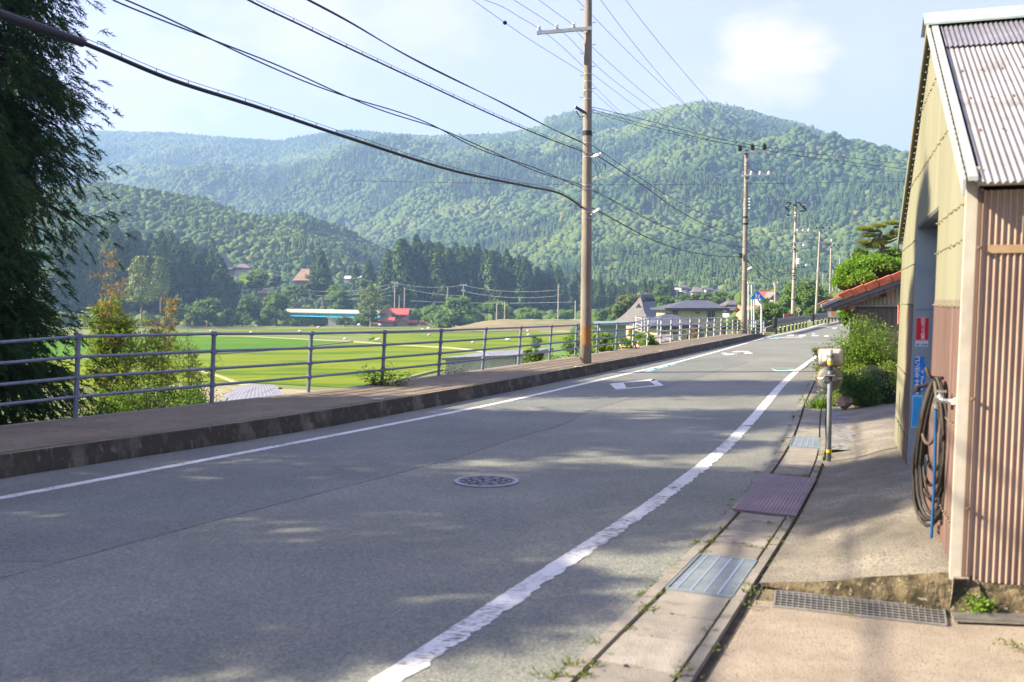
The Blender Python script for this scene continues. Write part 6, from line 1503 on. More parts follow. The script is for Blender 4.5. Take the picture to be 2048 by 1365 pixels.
# blue girder bridge
Db = 342; t = thing('bridge', W(665, 652, Db), 'blue girder bridge with pale parapet on a concrete pier beyond the paddies', 'bridge')
a, b = W(560, 628.5, Db + 16), W(760, 633, Db - 12); BLUG = mat('blue_girder', (.05, .52, .74), (.08, .60, .82), scale=.6, rough=.5)
gz = Vector((0, 0, 1)); mb = MB(); mb.beam(a, b, .5, 1.15); mb.beam(a + Vector((0, 6, 0)), b + Vector((0, 6, 0)), .5, 1.15); mb.beam(a + Vector((0, -.1, .5)), b + Vector((0, -.1, .5)), .9, .12); mb.beam(a + Vector((0, -.1, -.56)), b + Vector((0, -.1, -.56)), .9, .12)
for i in range(30): p = a.lerp(b, i / 29); mb.box(p + Vector((0, -.32, 0)), (.12, .2, 1.1))
mb.build('girder', BLUG, t)
mb = MB(); mb.beam(a + Vector((0, 3, .75)), b + Vector((0, 3, .75)), 7.6, .35); mb.build('deck', CONC, t)
mb = MB(); PARA = facemat('pale_parapet', (.60, .54, .48))
for dy in (-.8, 6.8): mb.beam(a + Vector((0, dy, 1.35)), b + Vector((0, dy, 1.35)), .3, 1.0)
for i in range(28): p = a.lerp(b, i / 27); mb.box(p + Vector((0, -.9, 1.4)), (.2, .3, 1.25))
mb.build('parapet', PARA, t)
p = W(664.5, 640, Db + 1); mb = MB(); mb.box((p.x, p.y + 3.4, -6.0), (2.7, 7, 5.0)); mb.box((p.x, p.y + 3.4, -3.85), (3.4, 7.6, .8)); mb.build('pier', facemat('pier_concrete', (.46, .45, .40)), t)
# ------------------------------------------------------------------ vegetation
LF_DK = leafmat('cedar_dark_leaf', (.014, .042, .010), (.027, .072, .015), (.050, .11, .024), .28)
LF_CED = leafmat('cedar_wood_leaf', (.028, .068, .018), (.058, .115, .026), (.13, .20, .042), .3)
LF_MID = leafmat('broadleaf', (.055, .115, .018), (.105, .185, .028), (.18, .27, .045), .38)
LF_YEL = leafmat('yellow_green_leaf', (.10, .17, .014), (.19, .28, .025), (.32, .38, .045), .45)
LF_BRT = leafmat('bright_leaf', (.065, .135, .012), (.13, .24, .02), (.24, .37, .035), .42)
LF_OLV = leafmat('olive_leaf', (.06, .085, .025), (.11, .13, .04), (.18, .19, .07), .3)
LF_RED = leafmat('rust_leaf', (.16, .11, .04), (.28, .20, .08), (.40, .32, .14), .4)
LF_PUR = leafmat('purple_leaf', (.05, .025, .02), (.09, .045, .035), (.13, .08, .05), .2)
BARK = mat('cedar_bark', (.09, .06, .04), (.17, .12, .08), scale=5, rough=1, bump=1, bscale=30, stretch=(1, 1, .2))
BARKP = mat('pale_bark', (.20, .16, .11), (.30, .25, .18), scale=5, rough=1, stretch=(1, 1, .2))
def cedar_mesh(seed, N=1500, R_=.15, lowest=.12, m=LF_CED, rounder=.75, size=.040):
    """unit height conifer crown: drooping clumps on whorls"""
    r = np.random.default_rng(seed)
    h = lowest + (1 - lowest) * r.random(N) ** 1.25
    az = r.uniform(0, 6.283, N); lob = 1 + .28 * np.sin(az * 3 + seed + h * 9) + .2 * np.sin(az * 5 - h * 23 + seed * 2)
    rad = R_ * (1 - ((h - lowest) / (1 - lowest)) ** 1.5) ** rounder * lob * (.55 + .45 * r.random(N) ** .5) + .006
    lowf = np.clip((h - lowest) / .10, .35, 1); rad = rad * lowf
    P = np.stack([rad * np.cos(az), rad * np.sin(az), h - rad * .25], 1)
    out = np.stack([np.cos(az) * .5, np.sin(az) * .5, -.5 + .5 * r.normal(size=N)], 1) + .5 * r.normal(size=(N, 3)); N_ = np.stack([np.cos(az) * .9, np.sin(az) * .9, np.full(N, .45)], 1) + .35 * r.normal(size=(N, 3))
    V, F = leaves(P - unit(out) * size * .5, out, N_, size * r.uniform(.7, 1.5, N), size * r.uniform(.5, 1.0, N), .08)
    return npmesh('crown', V, F, m)
def core_mesh(name, m, top=.9, R_=.07, low=.15, n=9, seed=1):
    r = random.Random(seed); mb = MB(); mb.lathe((0, 0, 0), [(.01, low), (R_, low + .05), (R_ * .8, .4), (R_ * .5, .65), (.004, top)], n); me = bpy.data.meshes.new(name)
    me.from_pydata([(v[0] * r.uniform(.8, 1.2), v[1] * r.uniform(.8, 1.2), v[2]) for v in mb.v], [], mb.f); me.materials.append(m); me.update(); return me
def trunk_mesh(name, m, r0=.013, r1=.003, top=.9, base=-.08):
    mb = MB(); mb.tube([(0, 0, base), (0.003, 0, .3), (-.003, .002, .6), (0, 0, top)], [r0, r0 * .8, r0 * .5, r1], 7); me = bpy.data.meshes.new(name); me.from_pydata(mb.v, [], mb.f); me.materials.append(m); me.update(); return me
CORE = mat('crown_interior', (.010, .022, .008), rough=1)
ced_vars = [(cedar_mesh(i, 2200, .135 + .02 * (i % 4), .10 + .05 * (i % 3), LF_CED, .7 + .15 * (i % 3)), trunk_mesh('trunk', BARKP)) for i in range(8)]
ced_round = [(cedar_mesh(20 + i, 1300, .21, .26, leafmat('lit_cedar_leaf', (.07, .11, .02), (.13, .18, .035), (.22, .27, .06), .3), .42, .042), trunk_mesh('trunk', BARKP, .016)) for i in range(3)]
def plant_tree(name, pair, loc, h, rz, label, cat, group=None, sx=1.0, crown_m=None):
    t = thing(name, loc, label, cat, group, rz); t.scale = (h * sx, h * sx, h)
    c = link('crown', pair[0], t); link('trunk', pair[1], t); return t
_o1 = 'first second third fourth fifth sixth seventh eighth ninth tenth eleventh twelfth thirteenth fourteenth fifteenth sixteenth seventeenth eighteenth nineteenth'.split()
def nth(j):
    j += 1
    if j == 1: return 'leftmost'
    if j < 20: return _o1[j - 1] + ' from left'
    a, b = divmod(j, 10)
    return ({2: 'twentieth', 3: 'thirtieth', 4: 'fortieth', 5: 'fiftieth'}[a] if b == 0 else {2: 'twenty', 3: 'thirty', 4: 'forty', 5: 'fifty'}[a] + '-' + _o1[b - 1]) + ' from left'
def wood(n, qf, topf, D0_, D1_, label, group, hr=(15, 21), minsep=3.6, seed=1, extra=None):
    r = np.random.default_rng(seed); pts = []; tries = 0; made = []
    while len(pts) < n and tries < 6000:
        tries += 1; q_ = r.uniform(*qf); D = D0_ + (D1_ - D0_) * r.random() ** 1.4; az = QX(q_); x, y = D * math.sin(az), D * math.cos(az)
        if any((x - a) ** 2 + (y - b) ** 2 < minsep ** 2 for a, b in pts): continue
        pts.append((x, y)); z = float(terr(x, y)); top = EYE + (603 - float(itp(q_, topf))) / FPX * y
        f = (D - D0_) / (D1_ - D0_); h = top - z - (1 - f) * r.uniform(0, 7); h *= r.uniform(.86, 1.03); h = max(9, min(h, 31))
        t = plant_tree('cedar_tree', ced_vars[r.integers(0, 8)], (x, y, z - .3), h, r.uniform(0, 6.28), label, 'cedar', group, r.uniform(1.0, 1.35)); made.append((q_, D, h, t))
    rows = 3 if n > 30 else 1; made.sort(key=lambda a: a[1]); per = -(-len(made) // rows)
    for k in range(rows):
        row = sorted(made[k * per:(k + 1) * per], key=lambda a: a[0]); hm = sorted(a[2] for a in row)
        for j, a in enumerate(row):
            sz = 'short' if a[2] < hm[len(hm) // 3] else ('tall' if a[2] > hm[-len(hm) // 3] else 'middling')
            a[3]['label'] = '%s cedar, %s%s, in the %s' % (sz, nth(j), (' in the ' + ('front', 'middle', 'back')[k] + ' row') if rows > 1 else '', label)
wood(125, (772, 1285), [(770, 505), (790, 478), (815, 458), (835, 472), (870, 476), (905, 488), (980, 486), (1030, 502), (1080, 520), (1140, 537), (1180, 546), (1230, 555), (1285, 562)], 388, 470, 'wood beyond the paddies', 'cedars of the wood beyond the paddies', seed=3)
wood(70, (95, 462), [(90, 440), (130, 452), (180, 440), (220, 432), (260, 445), (300, 452), (340, 462), (380, 480), (420, 492), (445, 505), (465, 540)], 372, 452, 'left hand wood', 'cedars of the left hand wood', seed=4)
wood(14, (1285, 1345), [(1285, 560), (1300, 555), (1345, 580)], 380, 430, 'small wood left of the far houses', 'cedars left of the far houses', seed=9)
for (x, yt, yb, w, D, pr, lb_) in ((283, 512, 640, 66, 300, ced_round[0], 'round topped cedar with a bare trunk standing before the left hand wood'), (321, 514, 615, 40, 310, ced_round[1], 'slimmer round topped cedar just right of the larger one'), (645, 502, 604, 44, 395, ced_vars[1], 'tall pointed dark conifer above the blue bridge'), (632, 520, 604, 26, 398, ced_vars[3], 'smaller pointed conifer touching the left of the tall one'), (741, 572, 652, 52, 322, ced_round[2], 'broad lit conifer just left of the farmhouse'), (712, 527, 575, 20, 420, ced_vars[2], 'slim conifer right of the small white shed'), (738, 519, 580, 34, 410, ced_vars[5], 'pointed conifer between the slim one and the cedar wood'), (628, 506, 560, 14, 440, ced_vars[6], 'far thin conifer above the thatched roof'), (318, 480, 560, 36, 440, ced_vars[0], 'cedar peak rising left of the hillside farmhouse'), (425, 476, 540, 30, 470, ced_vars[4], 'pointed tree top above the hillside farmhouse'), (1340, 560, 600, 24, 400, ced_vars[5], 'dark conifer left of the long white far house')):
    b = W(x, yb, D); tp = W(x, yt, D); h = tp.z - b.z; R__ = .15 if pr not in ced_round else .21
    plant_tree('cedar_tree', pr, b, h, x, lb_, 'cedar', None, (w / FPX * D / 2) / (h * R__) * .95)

import bmesh
_b = bmesh.new(); bmesh.ops.create_icosphere(_b, subdivisions=2, radius=1); _b.verts.ensure_lookup_table(); IV0 = np.array([v.co[:] for v in _b.verts]); IF0 = np.array([[v.index for v in f.verts] for f in _b.faces]); _b.free()
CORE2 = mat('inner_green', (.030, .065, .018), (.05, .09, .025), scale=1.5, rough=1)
def blob_leaves(r, blobs, N, size, asp=.6, upb=.35, shell=.75, fold=.1):
    B = np.array(blobs, float); wts = B[:, 3] * B[:, 4]; wts /= wts.sum(); idx = r.choice(len(B), N, p=wts); d = unit(r.normal(size=(N, 3))); d[:, 2] = np.where(d[:, 2] < -.5, -d[:, 2], d[:, 2])
    rad = shell + (1.04 - shell) * r.random(N); b = B[idx]
    P = b[:, :3] + d * b[:, 3:6] * rad[:, None]
    D = d * .15 + r.normal(size=(N, 3)) * .8; Nn = d + np.array([0, 0, upb]) + r.normal(size=(N, 3)) * .32
    return leaves(P, D, Nn, size * r.uniform(.6, 1.4, N), size * asp * r.uniform(.6, 1.3, N), fold)
def crown_blobs(r, w, h, n, z0=.0):
    """sub-crowns spread through the crown's volume, w wide, h high, from height z0"""
    out = []
    for i in range(n):
        a = r.uniform(0, 6.283); v = r.random() ** .8; rr = w / 2 * .68 * math.sqrt(r.random()) * math.sin(math.pi * (.18 + .72 * v)) ** .6
        s = w / 2 * r.uniform(.24, .46) * (1.1 - .35 * v)
        out.append((rr * math.cos(a), rr * math.sin(a), z0 + h * (.12 + .76 * v), s, s, s * r.uniform(.6, .85)))
    return out
def broad(name, loc, w, h, m, label, cat='tree', group=None, seed=0, N=1100, leaf=None, n=14, trunk=.22, bark=BARK, core=False, asp=.65, nlimb=5, shell=.7, zf=None):
    r = np.random.default_rng(seed + 100); t = thing(name, loc, label, cat, group)
    z0 = h * trunk; bl = crown_blobs(r, w, h - z0, n, z0); V, F = blob_leaves(r, bl, N, leaf or w * .06, asp, shell=shell)
    link('crown', npmesh('crown', V, F, m), t)
    if w > 2:
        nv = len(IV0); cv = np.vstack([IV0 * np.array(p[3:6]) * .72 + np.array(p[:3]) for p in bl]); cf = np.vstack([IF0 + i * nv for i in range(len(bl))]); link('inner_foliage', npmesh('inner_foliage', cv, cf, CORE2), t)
    tb = MB(); rt = w * .028 + .01; tb.tube([(0, 0, -.3), (rt * .6, 0, h * .25), (-rt * .5, rt * .4, h * .5), (0, 0, h * .8)], [rt * 1.25, rt, rt * .7, rt * .25], 7)
    for i in range(min(nlimb, len(bl))):
        b = bl[i]; tb.tube([(0, 0, h * .3), (b[0] * .5, b[1] * .5, h * .3 + (b[2] - h * .3) * .6), (b[0], b[1], b[2])], [rt * .55, rt * .35, rt * .12], 5)
    me = bpy.data.meshes.new('trunk'); me.from_pydata(tb.v, [], tb.f); me.materials.append(bark); me.update(); link('trunk', me, t)
    return t
def pxtree(x, yt, yb, w, D, m, label, N=1100, n=14, trunk=.15, name='leafy_tree', cat='tree', group=None, asp=.65, leaf=None):
    b = W(x, yb, D); tp = W(x, yt, D); ww = w / FPX * D
    return broad(name, b, ww, tp.z - b.z, m, label, cat, group, int(x * 7 + yt) % 9999, N, leaf, n, trunk, asp=asp)
MT = [(348, 598, 656, 62, 315, LF_YEL, 'light green tree behind the rust coloured bamboo'), (380, 612, 656, 50, 325, LF_MID, 'mid green bushy tree left of the rounded orchard tree'), (414, 597, 657, 72, 322, LF_MID, 'rounded green tree at the left end of the paddy edge'), (463, 612, 657, 56, 326, LF_MID, 'wide low green tree between two rounded ones at the paddy edge'), (500, 588, 648, 62, 335, LF_MID, 'green tree leaning towards the left end of the bridge'), (552, 586, 652, 84, 330, LF_MID, 'large spreading green tree covering the left end of the bridge'), (484, 630, 658, 50, 322, LF_MID, 'low bush in the tree line left of the bridge'),
      (512, 536, 592, 62, 395, LF_YEL, 'pale yellow green tree beside the hillside terrace'), (551, 547, 580, 30, 398, LF_PUR, 'purple brown leaved tree above the grey roofed house'), (470, 558, 604, 52, 390, LF_MID, 'dark green tree at the foot of the terrace'), (590, 566, 612, 56, 372, LF_MID, 'green tree below the thatched roof'), (622, 540, 596, 40, 392, LF_OLV, 'olive tree right behind the thatched roof'), (560, 600, 622, 40, 360, LF_OLV, 'small olive tree by the bridge head'), (690, 574, 630, 66, 365, LF_MID, 'vine covered green tree above the middle of the bridge'), (728, 560, 610, 60, 380, LF_MID, 'dark green tree above the right end of the bridge'), (664, 570, 615, 46, 375, LF_BRT, 'bright vine hung tree above the bridge pier'), (770, 596, 640, 44, 352, LF_MID, 'green tree behind the white gable'),
      (690, 632, 656, 46, 328, LF_MID, 'dark green bush right of the bridge pier'), (735, 622, 657, 62, 326, LF_BRT, 'bright bush at the foot of the broad conifer'), (640, 642, 657, 40, 330, LF_OLV, 'low olive bush under the bridge left of the pier'), (600, 640, 657, 60, 328, LF_MID, 'low dark bush under the bridge'), (834, 620, 652, 36, 345, LF_MID, 'green bush behind the right end of the farmhouse'),
      (872, 612, 650, 70, 318, LF_BRT, 'bright bushy tree just left of the shrub pole'), (922, 596, 652, 90, 316, LF_BRT, 'large bright green tree around the shrub pole'), (900, 630, 654, 120, 306, LF_MID, 'broad low shrubs at the left foot of the mound'), (986, 603, 642, 66, 318, LF_BRT, 'bright green tree left of the bare pole on the mound'), (1055, 620, 644, 66, 315, LF_YEL, 'yellow green bush behind the mound crest'), (1078, 625, 644, 30, 316, LF_MID, 'small bush beside the pale pole behind the mound'), (1128, 622, 646, 54, 312, LF_BRT, 'green bush just left of the nearest pole'), (1020, 626, 642, 46, 318, LF_YEL, 'small pale bush on the mound horizon'),
      (1205, 620, 658, 66, 255, LF_BRT, 'green bush just right of the nearest pole'), (1258, 588, 655, 90, 190, LF_OLV, 'spreading olive brown tree left of the grey thatch shaped house'), (1232, 625, 656, 50, 200, LF_BRT, 'green bush under the spreading olive tree'), (1328, 590, 640, 66, 185, LF_MID, 'bright green tree behind the grey thatch shaped house'), (1362, 588, 622, 44, 230, LF_BRT, 'light round tree behind the left of the yellow house'), (1390, 584, 618, 36, 240, LF_MID, 'pointed green tree behind the yellow house ridge'), (1412, 582, 624, 42, 225, LF_MID, 'dark green tree behind the yellow house'), (1440, 578, 625, 46, 230, LF_MID, 'dark tree right behind the yellow house roof'), (1375, 600, 625, 30, 235, LF_BRT, 'small bright tree between two behind the yellow house'), (1320, 568, 605, 50, 330, LF_MID, 'round tree below the leftmost far house'), (1470, 588, 616, 44, 260, LF_BRT, 'pale green tree above the grey roofed yellow house'),
      (1546, 604, 660, 84, 78, LF_MID, 'dark layered shrub tree right of the blue sign'), (1502, 612, 662, 50, 84, LF_BRT, 'green bush behind the blue sign post'), (1470, 634, 668, 46, 58, LF_OLV, 'twiggy olive shrub left of the second pole'), (1445, 646, 672, 40, 56, LF_MID, 'green shrub behind the walkway railing'), (1412, 650, 676, 30, 60, LF_MID, 'small dark shrub behind the railing below the yellow house'), (1386, 655, 680, 34, 55, LF_RED, 'rusty leaved shrub behind the railing below the low yellow wing'),
      (1605, 560, 648, 120, 118, LF_MID, 'large layered light green tree between the second and fourth poles'), (1652, 590, 645, 70, 125, LF_MID, 'dense green tree behind the fourth pole'), (1570, 590, 640, 50, 130, LF_MID, 'green tree left of the transformer pole'), (1690, 585, 640, 60, 120, LF_MID, 'green tree behind the fifth pole'), (1625, 610, 650, 60, 110, LF_MID, 'low dense tree beneath the large layered one'), (1530, 596, 630, 40, 140, LF_MID, 'tree behind the triangular sign')]
for q_ in MT:
    D = q_[4]; pxtree(*q_, N=1500 if D < 150 else (1150 if q_[3] > 60 else 800), n=18 if q_[3] > 60 else 12, name='bush' if 'bush' in q_[6] or 'shrub' in q_[6] else 'leafy_tree', cat='bush' if 'bush' in q_[6] or 'shrub' in q_[6] else 'tree')

# far woods: every crown a lump of its own, one mass
def fm(name, cols):
    m = bpy.data.materials.new(name); m.use_nodes = True; n, l = m.node_tree.nodes, m.node_tree.links; n.clear()
    out = n.new("ShaderNodeOutputMaterial"); p = n.new("ShaderNodeBsdfPrincipled"); p.inputs['Roughness'].default_value = .9; p.inputs['Specular IOR Level'].default_value = .1
    a = n.new("ShaderNodeAttribute"); a.attribute_name = 'tint'; r = n.new("ShaderNodeValToRGB"); r.color_ramp.elements.remove(r.color_ramp.elements[1])
    r.color_ramp.elements[0].position = 0; r.color_ramp.elements[0].color = (*cols[0], 1)
    for i, c in enumerate(cols[1:]): e = r.color_ramp.elements.new((i + 1) / (len(cols) - 1)); e.color = (*c, 1)
    l.new(a.outputs['Fac'], r.inputs[0]); l.new(r.outputs[0], p.inputs['Base Color']); l.new(p.outputs[0], out.inputs[0]); return m
FARM = fm('far_crowns', [(.020, .044, .018), (.034, .068, .022), (.058, .096, .026), (.086, .126, .030), (.118, .152, .036), (.145, .13, .055)])
import bmesh
def ico(sub):
    bm = bmesh.new(); bmesh.ops.create_icosphere(bm, subdivisions=sub, radius=1); bm.verts.ensure_lookup_table()
    V = np.array([v.co[:] for v in bm.verts]); F = np.array([[v.index for v in f.verts] for f in bm.faces]); bm.free(); return V, F
IV, IF = ico(2)
keep = IV[IF].mean(1)[:, 2] > -.35; IFk = IF[keep]
def lumps(P, S, H, tint, seed, V0=IV, F0=IFk, jag=.17):
    r = np.random.default_rng(seed); n = len(P); nv = len(V0); K = 10; var = [unit(V0) * (1 + jag * r.normal(size=(nv, 1))) for _ in range(K)]
    vi = r.integers(0, K, n); A = r.uniform(0, 6.283, n); ca, sa = np.cos(A), np.sin(A); T = np.array(var)[vi]
    X = T[..., 0] * ca[:, None] - T[..., 1] * sa[:, None]; Y = T[..., 0] * sa[:, None] + T[..., 1] * ca[:, None]
    V = np.stack([X * S[:, None] + P[:, 0:1], Y * S[:, None] + P[:, 1:2], T[..., 2] * H[:, None] + P[:, 2:3]], -1).reshape(-1, 3)
    F = (F0[None] + (np.arange(n) * nv)[:, None, None]).reshape(-1, F0.shape[1]); tt = np.repeat(tint, nv) + r.normal(size=n * nv) * .035
    return V, F, np.clip(tt, 0, 1)
def cones(P, S, H, tint, seed, tiers=4, k=7):
    r = np.random.default_rng(seed); n = len(P); V0 = []; F0 = []
    for t_ in range(tiers):
        z0 = t_ / tiers * .85; b = len(V0); rad = (1 - t_ / tiers) ** .8
        for j in range(k): a = 2 * math.pi * j / k + t_; V0.append((rad * math.cos(a) * (1 if j % 2 else .72), rad * math.sin(a) * (1 if j % 2 else .72), z0 + (.05 if j % 2 else .12)))
        V0.append((0, 0, min(1, z0 + .42)))
        F0 += [(b + j, b + (j + 1) % k, b + k) for j in range(k)]
    V0 = np.array(V0); F0 = np.array(F0); A = r.uniform(0, 6.283, n); ca, sa = np.cos(A)[:, None], np.sin(A)[:, None]; nv = len(V0)
    J = 1 + .18 * r.normal(size=(n, nv))
    V = np.stack([(V0[None, :, 0] * ca - V0[None, :, 1] * sa) * S[:, None] * J + P[:, 0:1], (V0[None, :, 0] * sa + V0[None, :, 1] * ca) * S[:, None] * J + P[:, 1:2], V0[None, :, 2] * H[:, None] + P[:, 2:3]], -1).reshape(-1, 3)
    F = (F0[None] + (np.arange(n) * nv)[:, None, None]).reshape(-1, 3); tt = np.repeat(tint, nv) + r.normal(size=n * nv) * .03
    return V, F, np.clip(tt, 0, 1)
def scatter(n, q0, q1, D0_, D1_, seed):
    r = np.random.default_rng(seed); q_ = r.uniform(q0, q1, n); D = np.sqrt(r.uniform(D0_ ** 2, D1_ ** 2, n)); az = np.arctan((q_ - 1024) / FPX); return D * np.sin(az), D * np.cos(az), q_, D, r
def vis(x, y, D, margin=5.0):
    """drop what the slope itself hides by a wide margin"""
    z = terr(x, y); best = np.full(len(x), -9.0)
    for f in np.linspace(.25, .985, 26): best = np.maximum(best, (terr(x * f, y * f) - EYE) / (D * f))
    return z, (z + 11 - EYE) / D > best - margin / D
def make_wood(name, x, y, z, D, q_, r, conif, size, label_kind='stuff', clear=None):
    t0 = np.clip(.42 + .28 * fbm(x + 90, y, 260, 4) + .07 * r.normal(size=len(x)), .02, .9); pale = r.random(len(x)) < .015; t0 = np.where(pale, r.uniform(.85, 1, len(x)), t0)
    c = conif; b = ~conif
    S = size * r.uniform(.6, 1.25, len(x))
    V1, F1, T1 = lumps(np.stack([x, y, z + S * .9], 1)[b], S[b], S[b] * r.uniform(.75, 1.1, b.sum()), t0[b], 5)
    H = S * r.uniform(2.0, 2.9, len(x)); V2, F2, T2 = cones(np.stack([x, y, z], 1)[c], S[c] * .85, H[c], np.clip(t0[c] * .7 + .02, 0, .6), 6)
    V = np.vstack([V1, V2]); F = np.vstack([F1, F2 + len(V1)]); T = np.concatenate([T1, T2])
    o = link(name, npmesh(name, V, F, FARM, True, T)); return tag(o, kind='stuff')
# main mountain
x, y, q_, D, r = scatter(260000, -60, 1880, 430, 2300, 1)
D0a = itp(q_, [(-2500, 900), (200, 900), (600, 760), (900, 600), (1150, 540), (1400, 480), (1800, 430)]); D1a = itp(q_, [(-2500, 1900), (200, 2250), (600, 1950), (900, 1650), (1150, 1500), (1400, 1380), (1800, 1300)])
k = (D > D0a * .98) & (D < D1a * 1.03) & (r.random(len(x)) < 1.0); x, y, q_, D = [a[k] for a in (x, y, q_, D)]
z, v = vis(x, y, D, 6); x, y, z, q_, D = [a[v] for a in (x, y, z, q_, D)]
scar = (np.abs(q_ - (1215 + (D - 560) * -.12 + 12 * np.sin(D / 23))) < 14) & (D < 800) & (D > 520)
k = ~scar | (r.random(len(x)) < .25); x, y, z, q_, D = [a[k] for a in (x, y, z, q_, D)]
con = (fbm(x, y + 77, 300, 4) + .28 * smooth(850, 560, D) * .35 + .12 * r.normal(size=len(x))) > .26
make_wood('mountain_forest', x, y, z, D, q_, r, con, 2.5 + (D - 500) / 1700 * 1.5)
print('mountain trees', len(x))
# wooded hill on the left
x, y, q_, D, r = scatter(26000, -150, 930, 455, 860, 2); z0 = terr(x, y); k = (z0 > -3 + (D - 455) * .02); x, y, q_, D = [a[k] for a in (x, y, q_, D)]
z, v = vis(x, y, D, 8); x, y, z, q_, D = [a[v] for a in (x, y, z, q_, D)]
con = (fbm(x, y + 5, 120, 3) + .5 * smooth(640, 800, q_) - .1 + .25 * r.normal(size=len(x))) > .28
make_wood('hill_forest', x, y, z, D, q_, r, con, np.full(len(x), 2.15)); print('hill trees', len(x))
# undergrowth mass between the fields and the woods
x, y, q_, D, r = scatter(5200, 60, 1900, 345, 540, 3); z = terr(x, y); k = ~((q_ > 455) & (q_ < 500) & (D < 420)); k &= ~((q_ > 570) & (q_ < 770) & (D < 362)); k &= ~((q_ > 1325) & (q_ < 1440) & (D < 432)); k &= ~((q_>740)&(q_<860)&(D<356))
x, y, z, q_, D = [a[k] for a in (x, y, z, q_, D)]
make_wood('undergrowth', x, y, z - .6, D, q_, r, np.zeros(len(x), bool), np.full(len(x), 2.3))
x, y, q_, D, r = scatter(1500, 1480, 1950, 120, 345, 8); z = terr(x, y)
make_wood('roadside_growth', x, y, z - .6, D, q_, r, r.random(len(x)) < .1, np.full(len(x), 1.7))
x, y, q_, D, r = scatter(700, 1150, 1480, 150, 345, 12); z = terr(x, y)
make_wood('valley_growth', x, y, z - .8, D, q_, r, np.zeros(len(x), bool), np.full(len(x), 1.3))
# terrace below the hillside houses
field_t = MB().add([W(478, 546, 408), W(505, 548, 408), W(520, 572, 396), W(478, 568, 396)], [(0, 1, 2, 3)]).build('grass_terrace', RICE2); tag(field_t, kind='structure')
tag(MB().add([W(1452, 596, 300), W(1490, 596, 300), W(1490, 603, 285), W(1440, 603, 285)], [(0, 1, 2, 3)]).build('grass_terrace', RICE2), kind='structure')

# ------------------------------------------------------------------ the tall dark cedars by the walkway
def near_cedar(seed, Rb=2.6, H=15.0, z0=-4.5, low=.8, nb=420, nspray=44, nbl=26, bl=.115, wd=.0165, droop=1.0):
    r = np.random.default_rng(seed); tb = MB(); tb.tube([(0, 0, z0), (.03, 0, 2), (-.03, .02, H * .6), (0, 0, H)], [.30, .24, .14, .03], 10)
    Ps = []; Ds = []
    for b in range(nb):
        f = r.random() ** .95; h = z0 + low + (H - z0 - low) * f; L = Rb * (1 - f) ** .55 * r.uniform(.8, 1.02) + .25; a = r.uniform(0, 6.283); dx, dy = math.cos(a), math.sin(a); da = r.uniform(-.25, .25)
        pts = []
        for i in range(7):
            s = i / 6; zz = h + L * (.22 * s - droop * .55 * s * s) ; aa = a + da * s; pts.append((math.cos(aa) * L * s, math.sin(aa) * L * s, zz))
        tb.tube(pts, [.028 * (1 - i / 7) * (.5 + L / 3) + .004 for i in range(7)], 4, cap=False); P = np.array(pts)
        for k in range(nspray):
            s = r.uniform(.12, 1) ** .6; i = min(5, int(s * 6)); p = P[i] + (P[i + 1] - P[i]) * (s * 6 - i); side = r.normal(size=3) * np.array([.22, .22, .12]) * (.4 + .8 * s) * min(1.3, L / 1.6); p = p + side + np.array([0, 0, -.12 * r.random()])
            d = np.array([math.cos(a), math.sin(a), 0]) * .55 + side * 1.4 + np.array([0, 0, -.75 + .5 * r.random()]); Ps.append(p); Ds.append(d)
    Ps = np.array(Ps); Ds = unit(np.array(Ds)); n = len(Ps)
    # each spray: a curved axis with blades left and right
    t_ = np.tile(np.linspace(0, 1, nbl), n); P = np.repeat(Ps, nbl, 0); D = np.repeat(Ds, nbl, 0); sc = np.repeat(r.uniform(.7, 1.3, n), nbl)
    P = P + D * (t_ * .20 * sc)[:, None] + np.array([0, 0, -1]) * ((t_ ** 2) * .05 * sc)[:, None]
    B = D * .9 + r.normal(size=P.shape) * .52 + np.array([0, 0, -.12]); V, F = blades(P, B, r.normal(size=P.shape), bl * sc * (1.1 - .5 * t_), wd)
    return tb, (V, F)
def add_near(seed, loc, label, **k):
    tb, (V, F) = near_cedar(seed, **k); t = thing('cedar_tree', loc, label, 'cedar'); link('foliage', npmesh('foliage', V, F, LF_DK), t)
    me = bpy.data.meshes.new('trunk'); me.from_pydata(tb.v, [], tb.f); me.materials.append(mat('dark_bark', (.03, .022, .016), (.06, .045, .032), scale=5, rough=1)); me.update(); link('trunk', me, t)
    rr = np.random.default_rng(seed); Rb, H, z0, low = k.get('Rb', 2.6), k.get('H', 15), k.get('z0', -4.5), k.get('low', .8); cv = []; cf = []
    for i in range(34):
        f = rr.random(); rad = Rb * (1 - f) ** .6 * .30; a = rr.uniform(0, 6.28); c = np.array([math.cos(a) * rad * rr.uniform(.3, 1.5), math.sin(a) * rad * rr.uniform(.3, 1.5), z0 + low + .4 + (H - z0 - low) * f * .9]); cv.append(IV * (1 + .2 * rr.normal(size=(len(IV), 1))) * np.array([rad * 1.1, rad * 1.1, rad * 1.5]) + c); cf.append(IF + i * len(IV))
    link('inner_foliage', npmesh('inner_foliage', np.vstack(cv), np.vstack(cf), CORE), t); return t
NA = add_near(1, (-10.0, 18.5, 0), 'tall dark cedar with drooping shoots at the left edge, against the sky', Rb=1.9, H=17, nb=520, low=7.6)
NB = add_near(2, (-10.6, 13.2, 0), 'tall dark cedar at the far left edge beside the railing', Rb=2.6, H=11)
NC = add_near(3, (-7.8, 13.8, -.2), 'lower dark bushy cedar filling the left edge above the railing', Rb=2.0, H=4.7, z0=-4, low=.3, nb=380, nspray=36, droop=.5)
